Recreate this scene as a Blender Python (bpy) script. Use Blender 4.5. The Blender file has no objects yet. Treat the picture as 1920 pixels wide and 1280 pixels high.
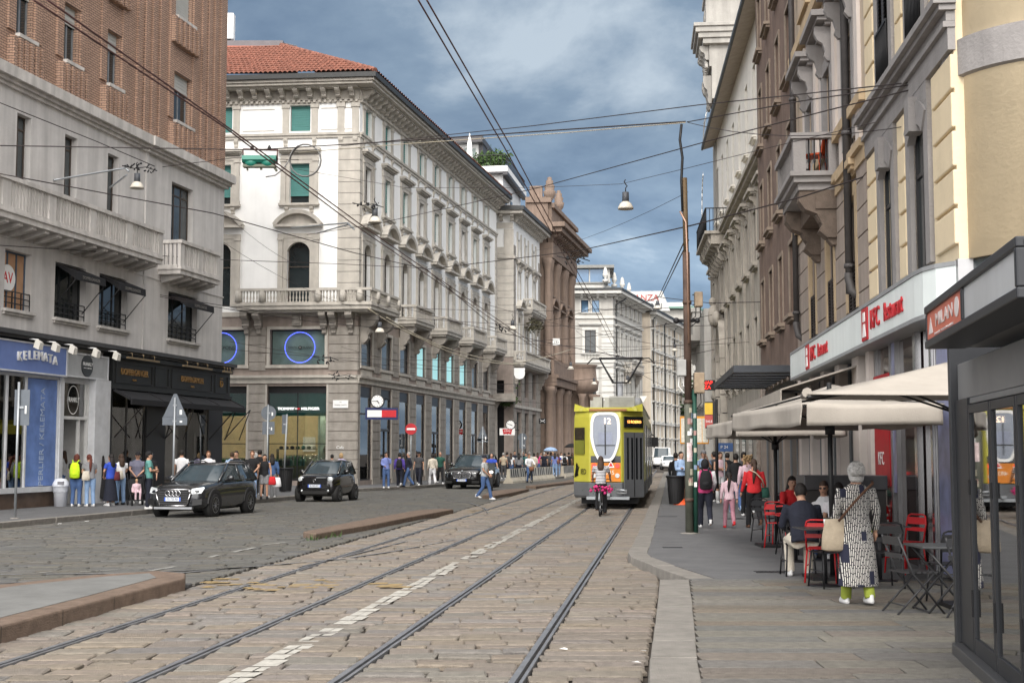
import bpy, bmesh, math, random
from math import sin, cos, pi, atan, atan2, hypot, sqrt, radians
from mathutils import Vector, Matrix
random.seed(7)
S = bpy.context.scene
COL = S.collection
# ---------------------------------------------------------------- camera (eye 1.87 m above the road, tilted up 4.7 degrees)
F = 2500.0; EYE = 1.87; PITCH = atan(207 / F)
def ray(px, py):
 u = (px - 960) / F; v = (640 - py) / F
 return Vector((u, cos(PITCH) - v * sin(PITCH), sin(PITCH) + v * cos(PITCH)))
def G(px, py, z=0.0):
 d = ray(px, py); t = (z - EYE) / d.z
 return Vector((d.x * t, d.y * t, z))
def AT(px, py, Y):
 d = ray(px, py); t = Y / d.y
 return Vector((d.x * t, Y, EYE + d.z * t))
cam = bpy.data.cameras.new('camera'); cam.sensor_width = 36; cam.lens = F / 1920 * 36
cam.clip_end = 2000; cam.clip_start = 0.2
co = bpy.data.objects.new('camera', cam); COL.objects.link(co)
co.location = (0, 0, EYE); co.rotation_euler = (pi / 2 + PITCH, 0, 0); S.camera = co
# ---------------------------------------------------------------- materials
MATS = {}
def nodes(name):
 m = bpy.data.materials.new(name); m.use_nodes = True
 nt = m.node_tree; b = nt.nodes['Principled BSDF']
 return m, nt, b
def N(nt, t, **kw):
 n = nt.nodes.new(t)
 for k, v in kw.items():
  if k.startswith('i_'):
   n.inputs[k[2:].replace('_', ' ')].default_value = v
  else: setattr(n, k, v)
 return n
def mat(name, c, rough=.7, metal=0.0, var=.12, scale=3.0, bump=0.0, bscale=40.0, spec=.4, streak=0.0, coat=0.0, coord='world', attr=False):
 """plain surface whose own colour is broken up by noise; streak adds rain-washed stains"""
 if name in MATS: return MATS[name]
 m, nt, b = nodes(name); L = nt.links
 if coord == 'world': src = N(nt, 'ShaderNodeNewGeometry').outputs['Position']
 else: src = N(nt, 'ShaderNodeTexCoord').outputs['Object']
 nz = N(nt, 'ShaderNodeTexNoise'); nz.inputs['Scale'].default_value = scale; nz.inputs['Detail'].default_value = 6; nz.inputs['Roughness'].default_value = .65
 L.new(src, nz.inputs['Vector'])
 mr = N(nt, 'ShaderNodeMapRange'); mr.inputs['From Min'].default_value = .3; mr.inputs['From Max'].default_value = .7
 mr.inputs['To Min'].default_value = 1 - var; mr.inputs['To Max'].default_value = 1 + var
 L.new(nz.outputs['Fac'], mr.inputs['Value'])
 f = mr.outputs['Result']
 if streak:
  mp = N(nt, 'ShaderNodeMapping'); mp.inputs['Scale'].default_value = (3.2, 3.2, .22); L.new(src, mp.inputs['Vector'])
  n2 = N(nt, 'ShaderNodeTexNoise'); n2.inputs['Scale'].default_value = 1.0; n2.inputs['Detail'].default_value = 5; L.new(mp.outputs[0], n2.inputs['Vector'])
  m2 = N(nt, 'ShaderNodeMapRange'); m2.inputs['From Min'].default_value = .38; m2.inputs['From Max'].default_value = .72
  m2.inputs['To Min'].default_value = 1.0; m2.inputs['To Max'].default_value = 1 - streak
  L.new(n2.outputs['Fac'], m2.inputs['Value'])
  mm = N(nt, 'ShaderNodeMath', operation='MULTIPLY'); L.new(f, mm.inputs[0]); L.new(m2.outputs['Result'], mm.inputs[1]); f = mm.outputs[0]
 vm = N(nt, 'ShaderNodeVectorMath', operation='SCALE')
 if attr:
  a = N(nt, 'ShaderNodeVertexColor'); a.layer_name = 'tint'; L.new(a.outputs['Color'], vm.inputs[0])
 else: vm.inputs[0].default_value = c[:3]
 L.new(f, vm.inputs['Scale'])
 L.new(vm.outputs['Vector'], b.inputs['Base Color'])
 b.inputs['Roughness'].default_value = rough; b.inputs['Metallic'].default_value = metal
 b.inputs['Specular IOR Level'].default_value = spec
 if coat: b.inputs['Coat Weight'].default_value = coat; b.inputs['Coat Roughness'].default_value = .04
 if bump:
  nb = N(nt, 'ShaderNodeTexNoise'); nb.inputs['Scale'].default_value = bscale; nb.inputs['Detail'].default_value = 5; L.new(src, nb.inputs['Vector'])
  bp = N(nt, 'ShaderNodeBump'); bp.inputs['Strength'].default_value = bump; bp.inputs['Distance'].default_value = .03
  L.new(nb.outputs['Fac'], bp.inputs['Height']); L.new(bp.outputs['Normal'], b.inputs['Normal'])
 MATS[name] = m
 return m
def emit(name, c, s):
 if name in MATS: return MATS[name]
 m, nt, b = nodes(name)
 b.inputs['Base Color'].default_value = (*c, 1); b.inputs['Emission Color'].default_value = (*c, 1); b.inputs['Emission Strength'].default_value = s
 MATS[name] = m; return m
def shopglass(name, tint=(.9, .95, .95), refl=.16):
 if name in MATS: return MATS[name]
 m, nt, b = nodes(name); L = nt.links
 tr = N(nt, 'ShaderNodeBsdfTransparent'); tr.inputs[0].default_value = (*tint, 1)
 gl = N(nt, 'ShaderNodeBsdfGlossy'); gl.inputs['Roughness'].default_value = .02
 fr = N(nt, 'ShaderNodeFresnel'); fr.inputs['IOR'].default_value = 1.5
 ad = N(nt, 'ShaderNodeMath', operation='ADD', use_clamp=True); ad.inputs[1].default_value = refl; L.new(fr.outputs[0], ad.inputs[0])
 mx = N(nt, 'ShaderNodeMixShader'); L.new(ad.outputs[0], mx.inputs[0]); L.new(tr.outputs[0], mx.inputs[1]); L.new(gl.outputs[0], mx.inputs[2])
 L.new(mx.outputs[0], nt.nodes['Material Output'].inputs['Surface'])
 MATS[name] = m; return m
def brick(name, c1, c2, mort, sc=1.0, w=.5, h=.16):
 m, nt, b = nodes(name); L = nt.links
 tc = N(nt, 'ShaderNodeTexCoord'); sp = N(nt, 'ShaderNodeSeparateXYZ'); L.new(tc.outputs['Object'], sp.inputs[0])
 ad = N(nt, 'ShaderNodeMath', operation='ADD'); L.new(sp.outputs['X'], ad.inputs[0]); L.new(sp.outputs['Y'], ad.inputs[1])
 cb = N(nt, 'ShaderNodeCombineXYZ'); L.new(ad.outputs[0], cb.inputs['X']); L.new(sp.outputs['Z'], cb.inputs['Y'])
 bt = N(nt, 'ShaderNodeTexBrick'); L.new(cb.outputs[0], bt.inputs['Vector'])
 bt.inputs['Color1'].default_value = (*c1, 1); bt.inputs['Color2'].default_value = (*c2, 1); bt.inputs['Mortar'].default_value = (*mort, 1)
 bt.inputs['Scale'].default_value = sc; bt.inputs['Brick Width'].default_value = w; bt.inputs['Row Height'].default_value = h
 bt.inputs['Mortar Size'].default_value = .012; bt.inputs['Mortar Smooth'].default_value = .2
 nz = N(nt, 'ShaderNodeTexNoise'); nz.inputs['Scale'].default_value = .9; nz.inputs['Detail'].default_value = 8; L.new(tc.outputs['Object'], nz.inputs['Vector'])
 mr = N(nt, 'ShaderNodeMapRange'); mr.inputs['To Min'].default_value = .72; mr.inputs['To Max'].default_value = 1.25; L.new(nz.outputs['Fac'], mr.inputs['Value'])
 vm = N(nt, 'ShaderNodeVectorMath', operation='SCALE'); L.new(bt.outputs['Color'], vm.inputs[0]); L.new(mr.outputs[0], vm.inputs['Scale'])
 L.new(vm.outputs[0], b.inputs['Base Color']); b.inputs['Roughness'].default_value = .85
 bp = N(nt, 'ShaderNodeBump', invert=True); bp.inputs['Strength'].default_value = .8; bp.inputs['Distance'].default_value = .02
 L.new(bt.outputs['Fac'], bp.inputs['Height']); L.new(bp.outputs[0], b.inputs['Normal'])
 MATS[name] = m; return m
# ---------------------------------------------------------------- mesh builder
class M:
 def __init__(s): s.v = []; s.f = []; s.m = []; s.s = []; s.c = 0
 def add(s, vs, fs, smooth=False):
  o = len(s.v); s.v += [tuple(v) for v in vs]
  for f in fs: s.f.append([i + o for i in f]); s.m.append(s.c); s.s.append(smooth)
  return s
 def mi(s, i): s.c = i; return s
 def box(s, x0, x1, y0, y1, z0, z1):
  return s.add([(x0,y0,z0),(x1,y0,z0),(x1,y1,z0),(x0,y1,z0),(x0,y0,z1),(x1,y0,z1),(x1,y1,z1),(x0,y1,z1)],
                     [(0,3,2,1),(4,5,6,7),(0,1,5,4),(1,2,6,5),(2,3,7,6),(3,0,4,7)])
 def rings(s, R, cap=True, smooth=True, close=True):
  n = len(R[0]); vs = [p for r in R for p in r]; fs = []
  for i in range(len(R) - 1):
   for j in range(n if close else n - 1):
    k = (j + 1) % n; fs.append((i*n+j, i*n+k, (i+1)*n+k, (i+1)*n+j))
  s.add(vs, fs, smooth)
  if cap and close:
   o = len(s.v) - len(vs)
   for q in (list(range(n))[::-1], [(len(R)-1)*n + j for j in range(n)]):
    s.f.append([i + o for i in q]); s.m.append(s.c); s.s.append(False)
  return s
 def tube(s, pts, r, n=8, cap=True, flat=1.0):
  P = [Vector(p) for p in pts]; R = []
  rr = r if isinstance(r, (list, tuple)) else [r] * len(P)
  ref = None
  for i, p in enumerate(P):
   t = (P[min(i+1, len(P)-1)] - P[max(i-1, 0)])
   if t.length < 1e-9: t = Vector((0,0,1))
   t.normalize()
   if ref is None: ref = Vector((1,0,0)) if abs(t.x) < .8 else Vector((0,1,0))
   a = (ref - t * ref.dot(t)).normalized(); b = t.cross(a); ref = a
   R.append([p + (a * cos(2*pi*j/n) + b * sin(2*pi*j/n) * flat) * rr[i] for j in range(n)])
  return s.rings(R, cap)
 def ell(s, c, r, n=12, m=8):
  cx, cy, cz = c; rx, ry, rz = r if isinstance(r, (tuple, list)) else (r, r, r)
  vs = [(cx, cy, cz + rz)]; fs = []
  for i in range(1, m):
   a = pi * i / m
   for j in range(n): vs.append((cx + rx*sin(a)*cos(2*pi*j/n), cy + ry*sin(a)*sin(2*pi*j/n), cz + rz*cos(a)))
  vs.append((cx, cy, cz - rz)); e = len(vs) - 1
  for j in range(n):
   k = (j+1) % n; fs.append((0, 1+j, 1+k)); fs.append((e, 1+(m-2)*n+k, 1+(m-2)*n+j))
   for i in range(m-2): fs.append((1+i*n+j, 1+(i+1)*n+j, 1+(i+1)*n+k, 1+i*n+k))
  return s.add(vs, fs, True)
 def prism(s, poly, z0, z1):
  n = len(poly)
  return s.add([(x,y,z0) for x,y in poly] + [(x,y,z1) for x,y in poly],
                     [tuple(range(n))[::-1], tuple(range(n, 2*n))] + [(i,(i+1)%n,n+(i+1)%n,n+i) for i in range(n)])
 def prismy(s, poly, y0, y1):
  n = len(poly)
  return s.add([(x,y0,z) for x,z in poly] + [(x,y1,z) for x,z in poly],
                     [tuple(range(n)), tuple(range(n, 2*n))[::-1]] + [(i,n+i,n+(i+1)%n,(i+1)%n) for i in range(n)])
 def prismx(s, poly, x0, x1):
  n = len(poly)
  return s.add([(x0,y,z) for y,z in poly] + [(x1,y,z) for y,z in poly],
                     [tuple(range(n))[::-1], tuple(range(n, 2*n))] + [(i,(i+1)%n,n+(i+1)%n,n+i) for i in range(n)])
 def lathe(s, prof, c=(0,0,0), n=16, smooth=True):
  return s.rings([[(c[0]+r*cos(2*pi*j/n), c[1]+r*sin(2*pi*j/n), c[2]+z) for j in range(n)] for r, z in prof], True, smooth)
 def disc(s, c, r, y0, y1, n=24):
  return s.prismy([(c[0]+r*cos(2*pi*j/n), c[1]+r*sin(2*pi*j/n)) for j in range(n)], y0, y1)
 def mesh(s, name, mats):
  me = bpy.data.meshes.new(name); me.from_pydata(s.v, [], s.f)
  for m in (mats if isinstance(mats, (list, tuple)) else [mats]): me.materials.append(m)
  me.polygons.foreach_set('material_index', s.m); me.polygons.foreach_set('use_smooth', s.s)
  bm = bmesh.new(); bm.from_mesh(me); bmesh.ops.recalc_face_normals(bm, faces=bm.faces); bm.to_mesh(me); bm.free()
  me.update(); return me
 def pieces(s, tol=.05):
  """the separate bodies in this mesh: faces that share corners, joined with whatever they touch"""
  par = list(range(len(s.v)))
  def fd(i):
   while par[i] != i: par[i] = par[par[i]]; i = par[i]
   return i
  for f in s.f:
   for i in f[1:]: par[fd(i)] = fd(f[0])
  bb = {}
  for i, v in enumerate(s.v):
   r = fd(i); b = bb.get(r)
   if b is None: bb[r] = [*v, *v]
   else:
    for k in range(3): b[k] = min(b[k], v[k]); b[3+k] = max(b[3+k], v[k])
  ks = sorted(bb, key=lambda r: bb[r][0])
  for a, r in enumerate(ks):
   A = bb[r]
   for q in ks[a+1:]:
    B = bb[q]
    if B[0] > A[3] + tol: break
    if all(A[k] <= B[3+k] + tol and B[k] <= A[3+k] + tol for k in range(3)): par[fd(q)] = fd(r)
  out = {}
  for f, m, sm in zip(s.f, s.m, s.s): out.setdefault(fd(f[0]), []).append((f, m, sm))
  res = []
  for fs in out.values():
   p = M(); mp = {}
   for f, m, sm in fs:
    p.f.append([mp.setdefault(i, len(mp)) for i in f]); p.m.append(m); p.s.append(sm)
   p.v = [s.v[i] for i in mp]; res.append(p)
  return res
 def split(s, name, mats, parent=None, tol=.1):
  for p in s.pieces(tol): o = p.build(name, mats, parent)
  return o
 def build(s, name, mats, parent=None, loc=(0,0,0), rz=0.0, bevel=0.0):
  o = bpy.data.objects.new(name, s.mesh(name, mats)); COL.objects.link(o)
  o.location = loc; o.rotation_euler = (0, 0, rz)
  if parent: o.parent = parent
  if bevel:
   b = o.modifiers.new('bevel', 'BEVEL'); b.width = bevel; b.segments = 2; b.limit_method = 'ANGLE'; b.angle_limit = .6
  return o
def tag(o, label, cat, group=None, kind=None):
 if label: o['label'] = label; o['category'] = cat
 if group: o['group'] = group
 if kind: o['kind'] = kind
 return o
def T(name, label, cat, loc=(0,0,0), rz=0.0, group=None):
 o = bpy.data.objects.new(name, None); COL.objects.link(o); o.empty_display_size = .2
 o.location = loc; o.rotation_euler = (0, 0, rz)
 return tag(o, label, cat, group)
def struct(o): o['kind'] = 'structure'; return o
def dup(o, parent=None, loc=None, rz=None):
 c = o.copy(); COL.objects.link(c)
 if parent is not None: c.parent = parent
 if loc is not None: c.location = loc
 if rz is not None: c.rotation_euler = (0, 0, rz)
 for ch in o.children: dup(ch, c)
 return c
def dup_thing(o, loc, rz, label, group=None):
 c = dup(o, None, loc, rz); c['label'] = label
 if group: c['group'] = group
 return c
def txt(s, size, m, parent, loc, rz=0.0, ext=.01, align='CENTER', name='lettering', sx=1.0, rx=pi/2, shear=0.0, ry=0.0):
 cu = bpy.data.curves.new(name, 'FONT'); cu.body = s; cu.size = size; cu.extrude = ext; cu.align_x = align; cu.align_y = 'CENTER'; cu.shear = shear
 cu.resolution_u = 3
 cu.materials.append(m)
 to = bpy.data.objects.new(name, cu); me = bpy.data.meshes.new_from_object(to)
 bpy.data.objects.remove(to); bpy.data.curves.remove(cu)
 if not me.materials: me.materials.append(m)
 o = bpy.data.objects.new(name, me); COL.objects.link(o); o.location = loc; o.rotation_euler = (rx, ry, rz); o.scale = (sx, 1, 1)
 if parent: o.parent = parent
 return o
# ---------------------------------------------------------------- sky and light
SUN_EL, SUN_AZ = radians(40), radians(187)      # behind the camera
w = bpy.data.worlds.new('World'); S.world = w; w.use_nodes = True
nt = w.node_tree; L = nt.links; bg = nt.nodes['Background']
tc = N(nt, 'ShaderNodeTexCoord'); sp = N(nt, 'ShaderNodeSeparateXYZ'); L.new(tc.outputs['Generated'], sp.inputs[0])
mxz = N(nt, 'ShaderNodeMath', operation='MAXIMUM'); mxz.inputs[1].default_value = 0.0; L.new(sp.outputs['Z'], mxz.inputs[0])
az = N(nt, 'ShaderNodeMath', operation='ADD'); az.inputs[1].default_value = .30; L.new(mxz.outputs[0], az.inputs[0])
dx = N(nt, 'ShaderNodeMath', operation='DIVIDE'); L.new(sp.outputs['X'], dx.inputs[0]); L.new(az.outputs[0], dx.inputs[1])
dy = N(nt, 'ShaderNodeMath', operation='DIVIDE'); L.new(sp.outputs['Y'], dy.inputs[0]); L.new(az.outputs[0], dy.inputs[1])
cv = N(nt, 'ShaderNodeCombineXYZ'); L.new(dx.outputs[0], cv.inputs[0]); L.new(dy.outputs[0], cv.inputs[1])
n1 = N(nt, 'ShaderNodeTexNoise'); n1.inputs['Scale'].default_value = 2.2; n1.inputs['Detail'].default_value = 9; n1.inputs['Roughness'].default_value = .58; n1.inputs['Distortion'].default_value = .2
mp = N(nt, 'ShaderNodeMapping'); mp.inputs['Location'].default_value = (5.2, 3.1, 0); L.new(cv.outputs[0], mp.inputs['Vector']); L.new(mp.outputs[0], n1.inputs['Vector'])
cr = N(nt, 'ShaderNodeValToRGB'); e = cr.color_ramp.elements
e[0].position = .38; e[0].color = (.085, .13, .195, 1); e[1].position = .70; e[1].color = (.44, .51, .575, 1)
for p_, c_ in ((.47, (.14, .20, .285, 1)), (.57, (.205, .275, .36, 1))):
 q = e.new(p_); q.color = c_
L.new(n1.outputs['Fac'], cr.inputs[0])
lowm = N(nt, 'ShaderNodeMapRange'); lowm.inputs['From Min'].default_value = .06; lowm.inputs['From Max'].default_value = .24
lowm.inputs['To Min'].default_value = 1.7; lowm.inputs['To Max'].default_value = .95; L.new(sp.outputs['Z'], lowm.inputs['Value'])
sd = Vector((sin(SUN_AZ) * cos(SUN_EL), cos(SUN_AZ) * cos(SUN_EL), sin(SUN_EL)))
dt = N(nt, 'ShaderNodeVectorMath', operation='DOT_PRODUCT'); dt.inputs[1].default_value = sd; L.new(tc.outputs['Generated'], dt.inputs[0])
gl = N(nt, 'ShaderNodeMapRange', interpolation_type='SMOOTHSTEP'); gl.inputs['From Min'].default_value = .1; gl.inputs['From Max'].default_value = 1.0
gl.inputs['To Min'].default_value = 0.0; gl.inputs['To Max'].default_value = 1.0; L.new(dt.outputs['Value'], gl.inputs['Value'])
gw = N(nt, 'ShaderNodeVectorMath', operation='SCALE'); gw.inputs[0].default_value = (3.1, 2.92, 2.7); L.new(gl.outputs[0], gw.inputs['Scale'])
cl0 = N(nt, 'ShaderNodeVectorMath', operation='SCALE'); L.new(cr.outputs['Color'], cl0.inputs[0]); L.new(lowm.outputs[0], cl0.inputs['Scale'])
cl = N(nt, 'ShaderNodeVectorMath', operation='ADD'); L.new(cl0.outputs[0], cl.inputs[0]); L.new(gw.outputs[0], cl.inputs[1])
sky = N(nt, 'ShaderNodeTexSky', sky_type='NISHITA', sun_disc=False); sky.sun_elevation = SUN_EL; sky.sun_rotation = SUN_AZ
ss = N(nt, 'ShaderNodeVectorMath', operation='SCALE'); ss.inputs['Scale'].default_value = 1.0; L.new(sky.outputs[0], ss.inputs[0])
c10 = N(nt, 'ShaderNodeVectorMath', operation='SCALE'); c10.inputs['Scale'].default_value = 10.0; L.new(cl.outputs[0], c10.inputs[0])
mix = N(nt, 'ShaderNodeMix', data_type='RGBA'); mix.inputs[0].default_value = .9
L.new(ss.outputs[0], mix.inputs[6]); L.new(c10.outputs[0], mix.inputs[7]); L.new(mix.outputs[2], bg.inputs['Color']); bg.inputs['Strength'].default_value = .1
sl = bpy.data.lights.new('sun', 'SUN'); sl.energy = 1.5; sl.angle = radians(14); sl.color = (1, .96, .9)
so = bpy.data.objects.new('sun', sl); COL.objects.link(so); so.location = (0, -20, 40)
so.rotation_euler = (-sd).to_track_quat('-Z', 'Y').to_euler()
S.view_settings.view_transform = 'Standard'; S.view_settings.look = 'None'; S.view_settings.exposure = 0.42; S.view_settings.gamma = 1
S.cycles.max_bounces = 6; S.cycles.transparent_max_bounces = 12; S.cycles.use_denoising = True
S.cycles.sample_clamp_indirect = 6
m_iron = mat('dark_iron', (.02, .02, .022), .5, .3, bump=.0)
m_frame = mat('dark_frame', (.018, .018, .02), .4)
m_wood = mat('brown_frame', (.06, .045, .035), .55)
m_glass = mat('window_glass', (.018, .024, .026), .06, 0, .5, .4, spec=.7)
m_glassd = mat('old_window_glass', (.05, .06, .065), .12, 0, .5, .5, spec=.6)
m_teal = mat('teal_glass', (.12, .175, .165), .08, 0, .4, .6, spec=.7)
m_skyglass = mat('blue_glass', (.08, .15, .24), .05, .3, .2, .4, spec=.8)
m_shop = shopglass('shop_glass')
m_blindg = mat('green_blind', (.07, .21, .195), .7, var=.05)
m_blindw = mat('grey_blind', (.42, .42, .40), .7, var=.06)
m_white = mat('white_paint', (.8, .8, .79), .6, var=.04)
m_black = mat('black_paint', (.012, .012, .013), .45, var=.2)
m_rub = mat('rubber', (.015, .015, .015), .8)
m_chrome = mat('chrome', (.6, .6, .62), .2, 1.0, var=.05)
m_gold = mat('gold_letter', (.38, .22, .08), .4, .5)
m_steel = mat('galvanised', (.32, .34, .36), .45, .6)
# ---------------------------------------------------------------- GROUND
TD = .117                                   # tram tracks run along (TD, 1)
def interp(pl, y):
 for (y0, x0), (y1, x1) in zip(pl, pl[1:]):
  if y <= y1 or (y1, x1) == pl[-1]: return x0 + (x1 - x0) * (y - y0) / (y1 - y0)
def stones(name, zones, y0, y1, rowh, wid, cols, m, zt=0.0, gap=.012, jit=.015, hj=.006, bev=.02, skew=0.0, seed=1, gy=2.0):
 """one paving sheet made of separately laid stones; zones = pairs of left/right boundary polylines x(y)"""
 rnd = random.Random(seed); V = []; Fc = []; CL = []
 for xl, xr in zones:
  y = y0
  while y < y1:
   sc = 1 + max(0, (y - 40)) / 60.0
   h = rnd.uniform(*rowh) * sc; ym = y + h / 2
   a, b = interp(xl, ym), interp(xr, ym)
   if b - a > .1:
    x = a
    ws = []
    while x < b - .02:
     wv = rnd.uniform(*wid) * sc
     if b - x - wv < wid[0] * .6: wv = b - x
     ws.append((x, min(x + wv, b))); x += wv
    for xa, xb in ws:
     c = rnd.choice(cols); t = rnd.uniform(.9, 1.09); c = (c[0]*t, c[1]*t, c[2]*t*rnd.uniform(.95, 1.04))
     z = zt + rnd.uniform(-hj, hj); tx = rnd.uniform(-hj, hj) * .8; ty = rnd.uniform(-hj, hj)
     j = lambda: rnd.uniform(-jit, jit)
     ya, yb = y + gap*gy, y + h - gap*gy; x0, x1 = xa + gap, xb - gap
     sk = skew * (x0 - a); sk2 = skew * (x1 - a); mx = (x0 + x1) / 2; sm = (sk + sk2) / 2
     o = [(x0+j(), ya+j()+sk), (mx+j(), ya+j()+sm), (x1+j(), ya+j()+sk2), (x1+j(), yb+j()+sk2), (mx+j(), yb+j()+sm), (x0+j(), yb+j()+sk)]
     cx = sum(p[0] for p in o) / 6; cy = sum(p[1] for p in o) / 6
     def zz(px_, py_): return z + tx * (px_ - cx) / max(.2, (x1-x0)) * 2 + ty * (py_ - cy) / h * 2
     n0 = len(V)
     for (px_, py_) in o: V.append((px_, py_, zt - .045))
     for (px_, py_) in o: V.append((px_, py_, zz(px_, py_) - bev * .55))
     for (px_, py_) in o:
      dx_, dy_ = cx - px_, cy - py_; l = hypot(dx_, dy_)
      q = (px_ + dx_ / l * bev, py_ + dy_ / l * bev); V.append((*q, zz(*q)))
     V.append((cx, cy, zz(cx, cy) + bev * .12))
     fs = []
     for k in range(6):
      k2 = (k + 1) % 6
      fs += [(n0+k, n0+k2, n0+6+k2, n0+6+k), (n0+6+k, n0+6+k2, n0+12+k2, n0+12+k), (n0+12+k, n0+12+k2, n0+18)]
     Fc += fs; CL += [c] * len(fs)
   y += h
 me = bpy.data.meshes.new(name); me.from_pydata(V, [], Fc); me.materials.append(m)
 at = me.color_attributes.new('tint', 'FLOAT_COLOR', 'CORNER')
 buf = []
 for c, f in zip(CL, Fc): buf += [c[0], c[1], c[2], 1.0] * len(f)
 at.data.foreach_set('color', buf)
 o = bpy.data.objects.new(name, me); COL.objects.link(o); return struct(o)
m_set = mat('granite_setts', (1, 1, 1), .85, 0, .22, 9, .8, 70, attr=True)
m_sett2 = mat('porphyry_setts', (1, 1, 1), .85, 0, .22, 8, .7, 60, attr=True)
m_joint = mat('joint_sand', (.05, .04, .032), .95, 0, .4, 5)
m_asph = mat('asphalt', (.115, .115, .118), .9, 0, .16, 2.2, .35, 120)
m_asph2 = mat('old_asphalt', (.15, .15, .145), .9, 0, .22, 1.6, .4, 90)
m_rail = mat('worn_rail_steel', (.23, .235, .25), .42, .55, .25, 4)
m_raild = mat('rail_groove', (.025, .022, .02), .8)
m_kerb = mat('granite_kerb', (.20, .186, .168), .8, 0, .2, 5, .5, 70)
m_kerbr = mat('red_granite_kerb', (.145, .103, .077), .85, 0, .28, 6, .6, 60)
m_paint = mat('worn_white_paint', (.37, .355, .32), .8, 0, .25, 9)
m_paintw = mat('white_road_line', (.25, .245, .23), .8, 0, .3, 4)
m_painty = mat('worn_yellow_paint', (.25, .18, .085), .8, 0, .3, 9)
struct(M().add([(-600,-200,-.06),(600,-200,-.06),(600,900,-.06),(-600,900,-.06)], [(0,1,2,3)]).build('ground', m_joint))
def tl(x0): return [(0, x0), (160, x0 + TD * 160)]          # a line parallel to the tracks, x0 at Y=0
R = [-1.262, -2.735, -4.374, -5.92]                       # the four rails at Y=0 (right to left)
R = [0 - TD*10.8, -1.47 - TD*10.8, -3.11 - TD*10.8, -4.66 - TD*10.8]
hw = .068
TAN = [(.205,.172,.142), (.195,.168,.142), (.213,.18,.147), (.188,.162,.138), (.198,.174,.15)]
TAN2 = TAN + [(.175,.162,.147), (.187,.17,.153), (.205,.175,.145)]
GRY = [(.098,.095,.087), (.088,.086,.08), (.108,.103,.092), (.104,.096,.083), (.095,.094,.09)]
KL = [(-14.4, -18.0), (33.07, -12.6), (41.1, -11.0), (53.6, -8.53), (63.2, -7.5), (69.8, -4.7), (75, -3.3), (81, -.25), (101, 5.0), (160, 17.5)]
KR = [(0, -.2), (11.0, 1.06), (18.6, 2.02), (20.9, 2.24), (21.3, 2.1), (23.3, 1.98), (27, 2.45), (41.8, 4.23), (56.9, 6.06), (160, 18.4)]
EDGE = [(0, R[3] - .75), (28.6, R[3]-.75 + TD*28.6), (160, R[3]-.75 + TD*160)]
stones('track_paving', [(EDGE, tl(R[3]-hw)), (tl(R[3]+hw), tl(R[2]-hw)), (tl(R[2]+hw), tl(R[1]-hw)), (tl(R[1]+hw), tl(R[0]-hw))], 9.5, 125, (.2, .4), (.3, .85), TAN2, m_set, gap=.009, jit=.02, hj=.008, skew=.04, seed=3)
stones('edge_paving', [(tl(R[0]+hw), KR)], 9.5, 120, (.18, .34), (.35, .95), TAN, m_set, gap=.009, jit=.016, hj=.007, seed=5)
stones('carriageway', [(KL, EDGE)], 12, 130, (.24, .36), (.4, .95), GRY, m_sett2, jit=.018, hj=.005, skew=.12, seed=8)
for k, x0 in enumerate(R):
 m = M(); f = lambda y: x0 + TD * y
 for a, b, z, i in ((-.062, -.008, .004, 0), (-.008, .026, -.03, 1), (.026, .056, .002, 0)):
  m.mi(i).add([(f(8)+a,8,z),(f(8)+b,8,z),(f(140)+b,140,z),(f(140)+a,140,z)], [(0,1,2,3)])
  m.add([(f(8)+a,8,z),(f(8)+a,8,-.05),(f(140)+a,140,-.05),(f(140)+a,140,z)], [(0,1,2,3)])
  m.add([(f(8)+b,8,z),(f(8)+b,8,-.05),(f(140)+b,140,-.05),(f(140)+b,140,z)], [(0,1,2,3)])
 struct(m.build('road_rail', [m_rail, m_raild]))
def ribbon(pts, w_, z, m, name, uneven=0):
 mm = M(); V = []
 for i, p in enumerate(pts):
  a = Vector(pts[max(i-1,0)][:2]); b = Vector(pts[min(i+1,len(pts)-1)][:2]); t = (b - a).normalized(); n = Vector((-t.y, t.x))
  V += [(p[0]+n.x*w_/2, p[1]+n.y*w_/2, z), (p[0]-n.x*w_/2, p[1]-n.y*w_/2, z)]
 mm.add(V, [(2*i, 2*i+1, 2*i+3, 2*i+2) for i in range(len(pts)-1)])
 return struct(mm.build(name, m))
def gcurve(pp): return [G(*p) for p in pp]
for k, pp in enumerate((((0,1077),(210,1075),(420,1066),(640,1048),(740,1033),(850,1012)), ((0,1093),(250,1083),(452,1063)), ((560,1063),(610,1052),(700,1030),(760,1015)), ((832,937),(880,942),(908,952),(914,962)), ((1060,945),(1020,950),(990,958),(975,968)))):
 ribbon(gcurve(pp), .085, .006, m_rail, 'road_switch_rail')
 ribbon(gcurve([(x, y + .8) for x, y in pp]), .03, .008, m_raild, 'road_switch_groove')
m = M(); rnd = random.Random(4); y = 9.6
while y < 62:
 h = rnd.uniform(.26, .42); xx = -2.32 - TD*10.8 + TD * (y + h/2)
 for q in range(2):
  if rnd.random() < (.95 if y < 22 else .8):
   a = xx - .11 + q*.11 + rnd.uniform(-.02,.01); b = a + .11 + rnd.uniform(-.02,.02)
   m.add([(a,y+.02,.0085),(b,y+.02+rnd.uniform(-.02,.02),.0085),(b+TD*h,y+h-.025,.0085),(a+TD*h,y+h-.03+rnd.uniform(-.02,.02),.0085)], [(0,1,2,3)])
 y += h
struct(m.build('road_line', m_paint))
m = M()
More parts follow.
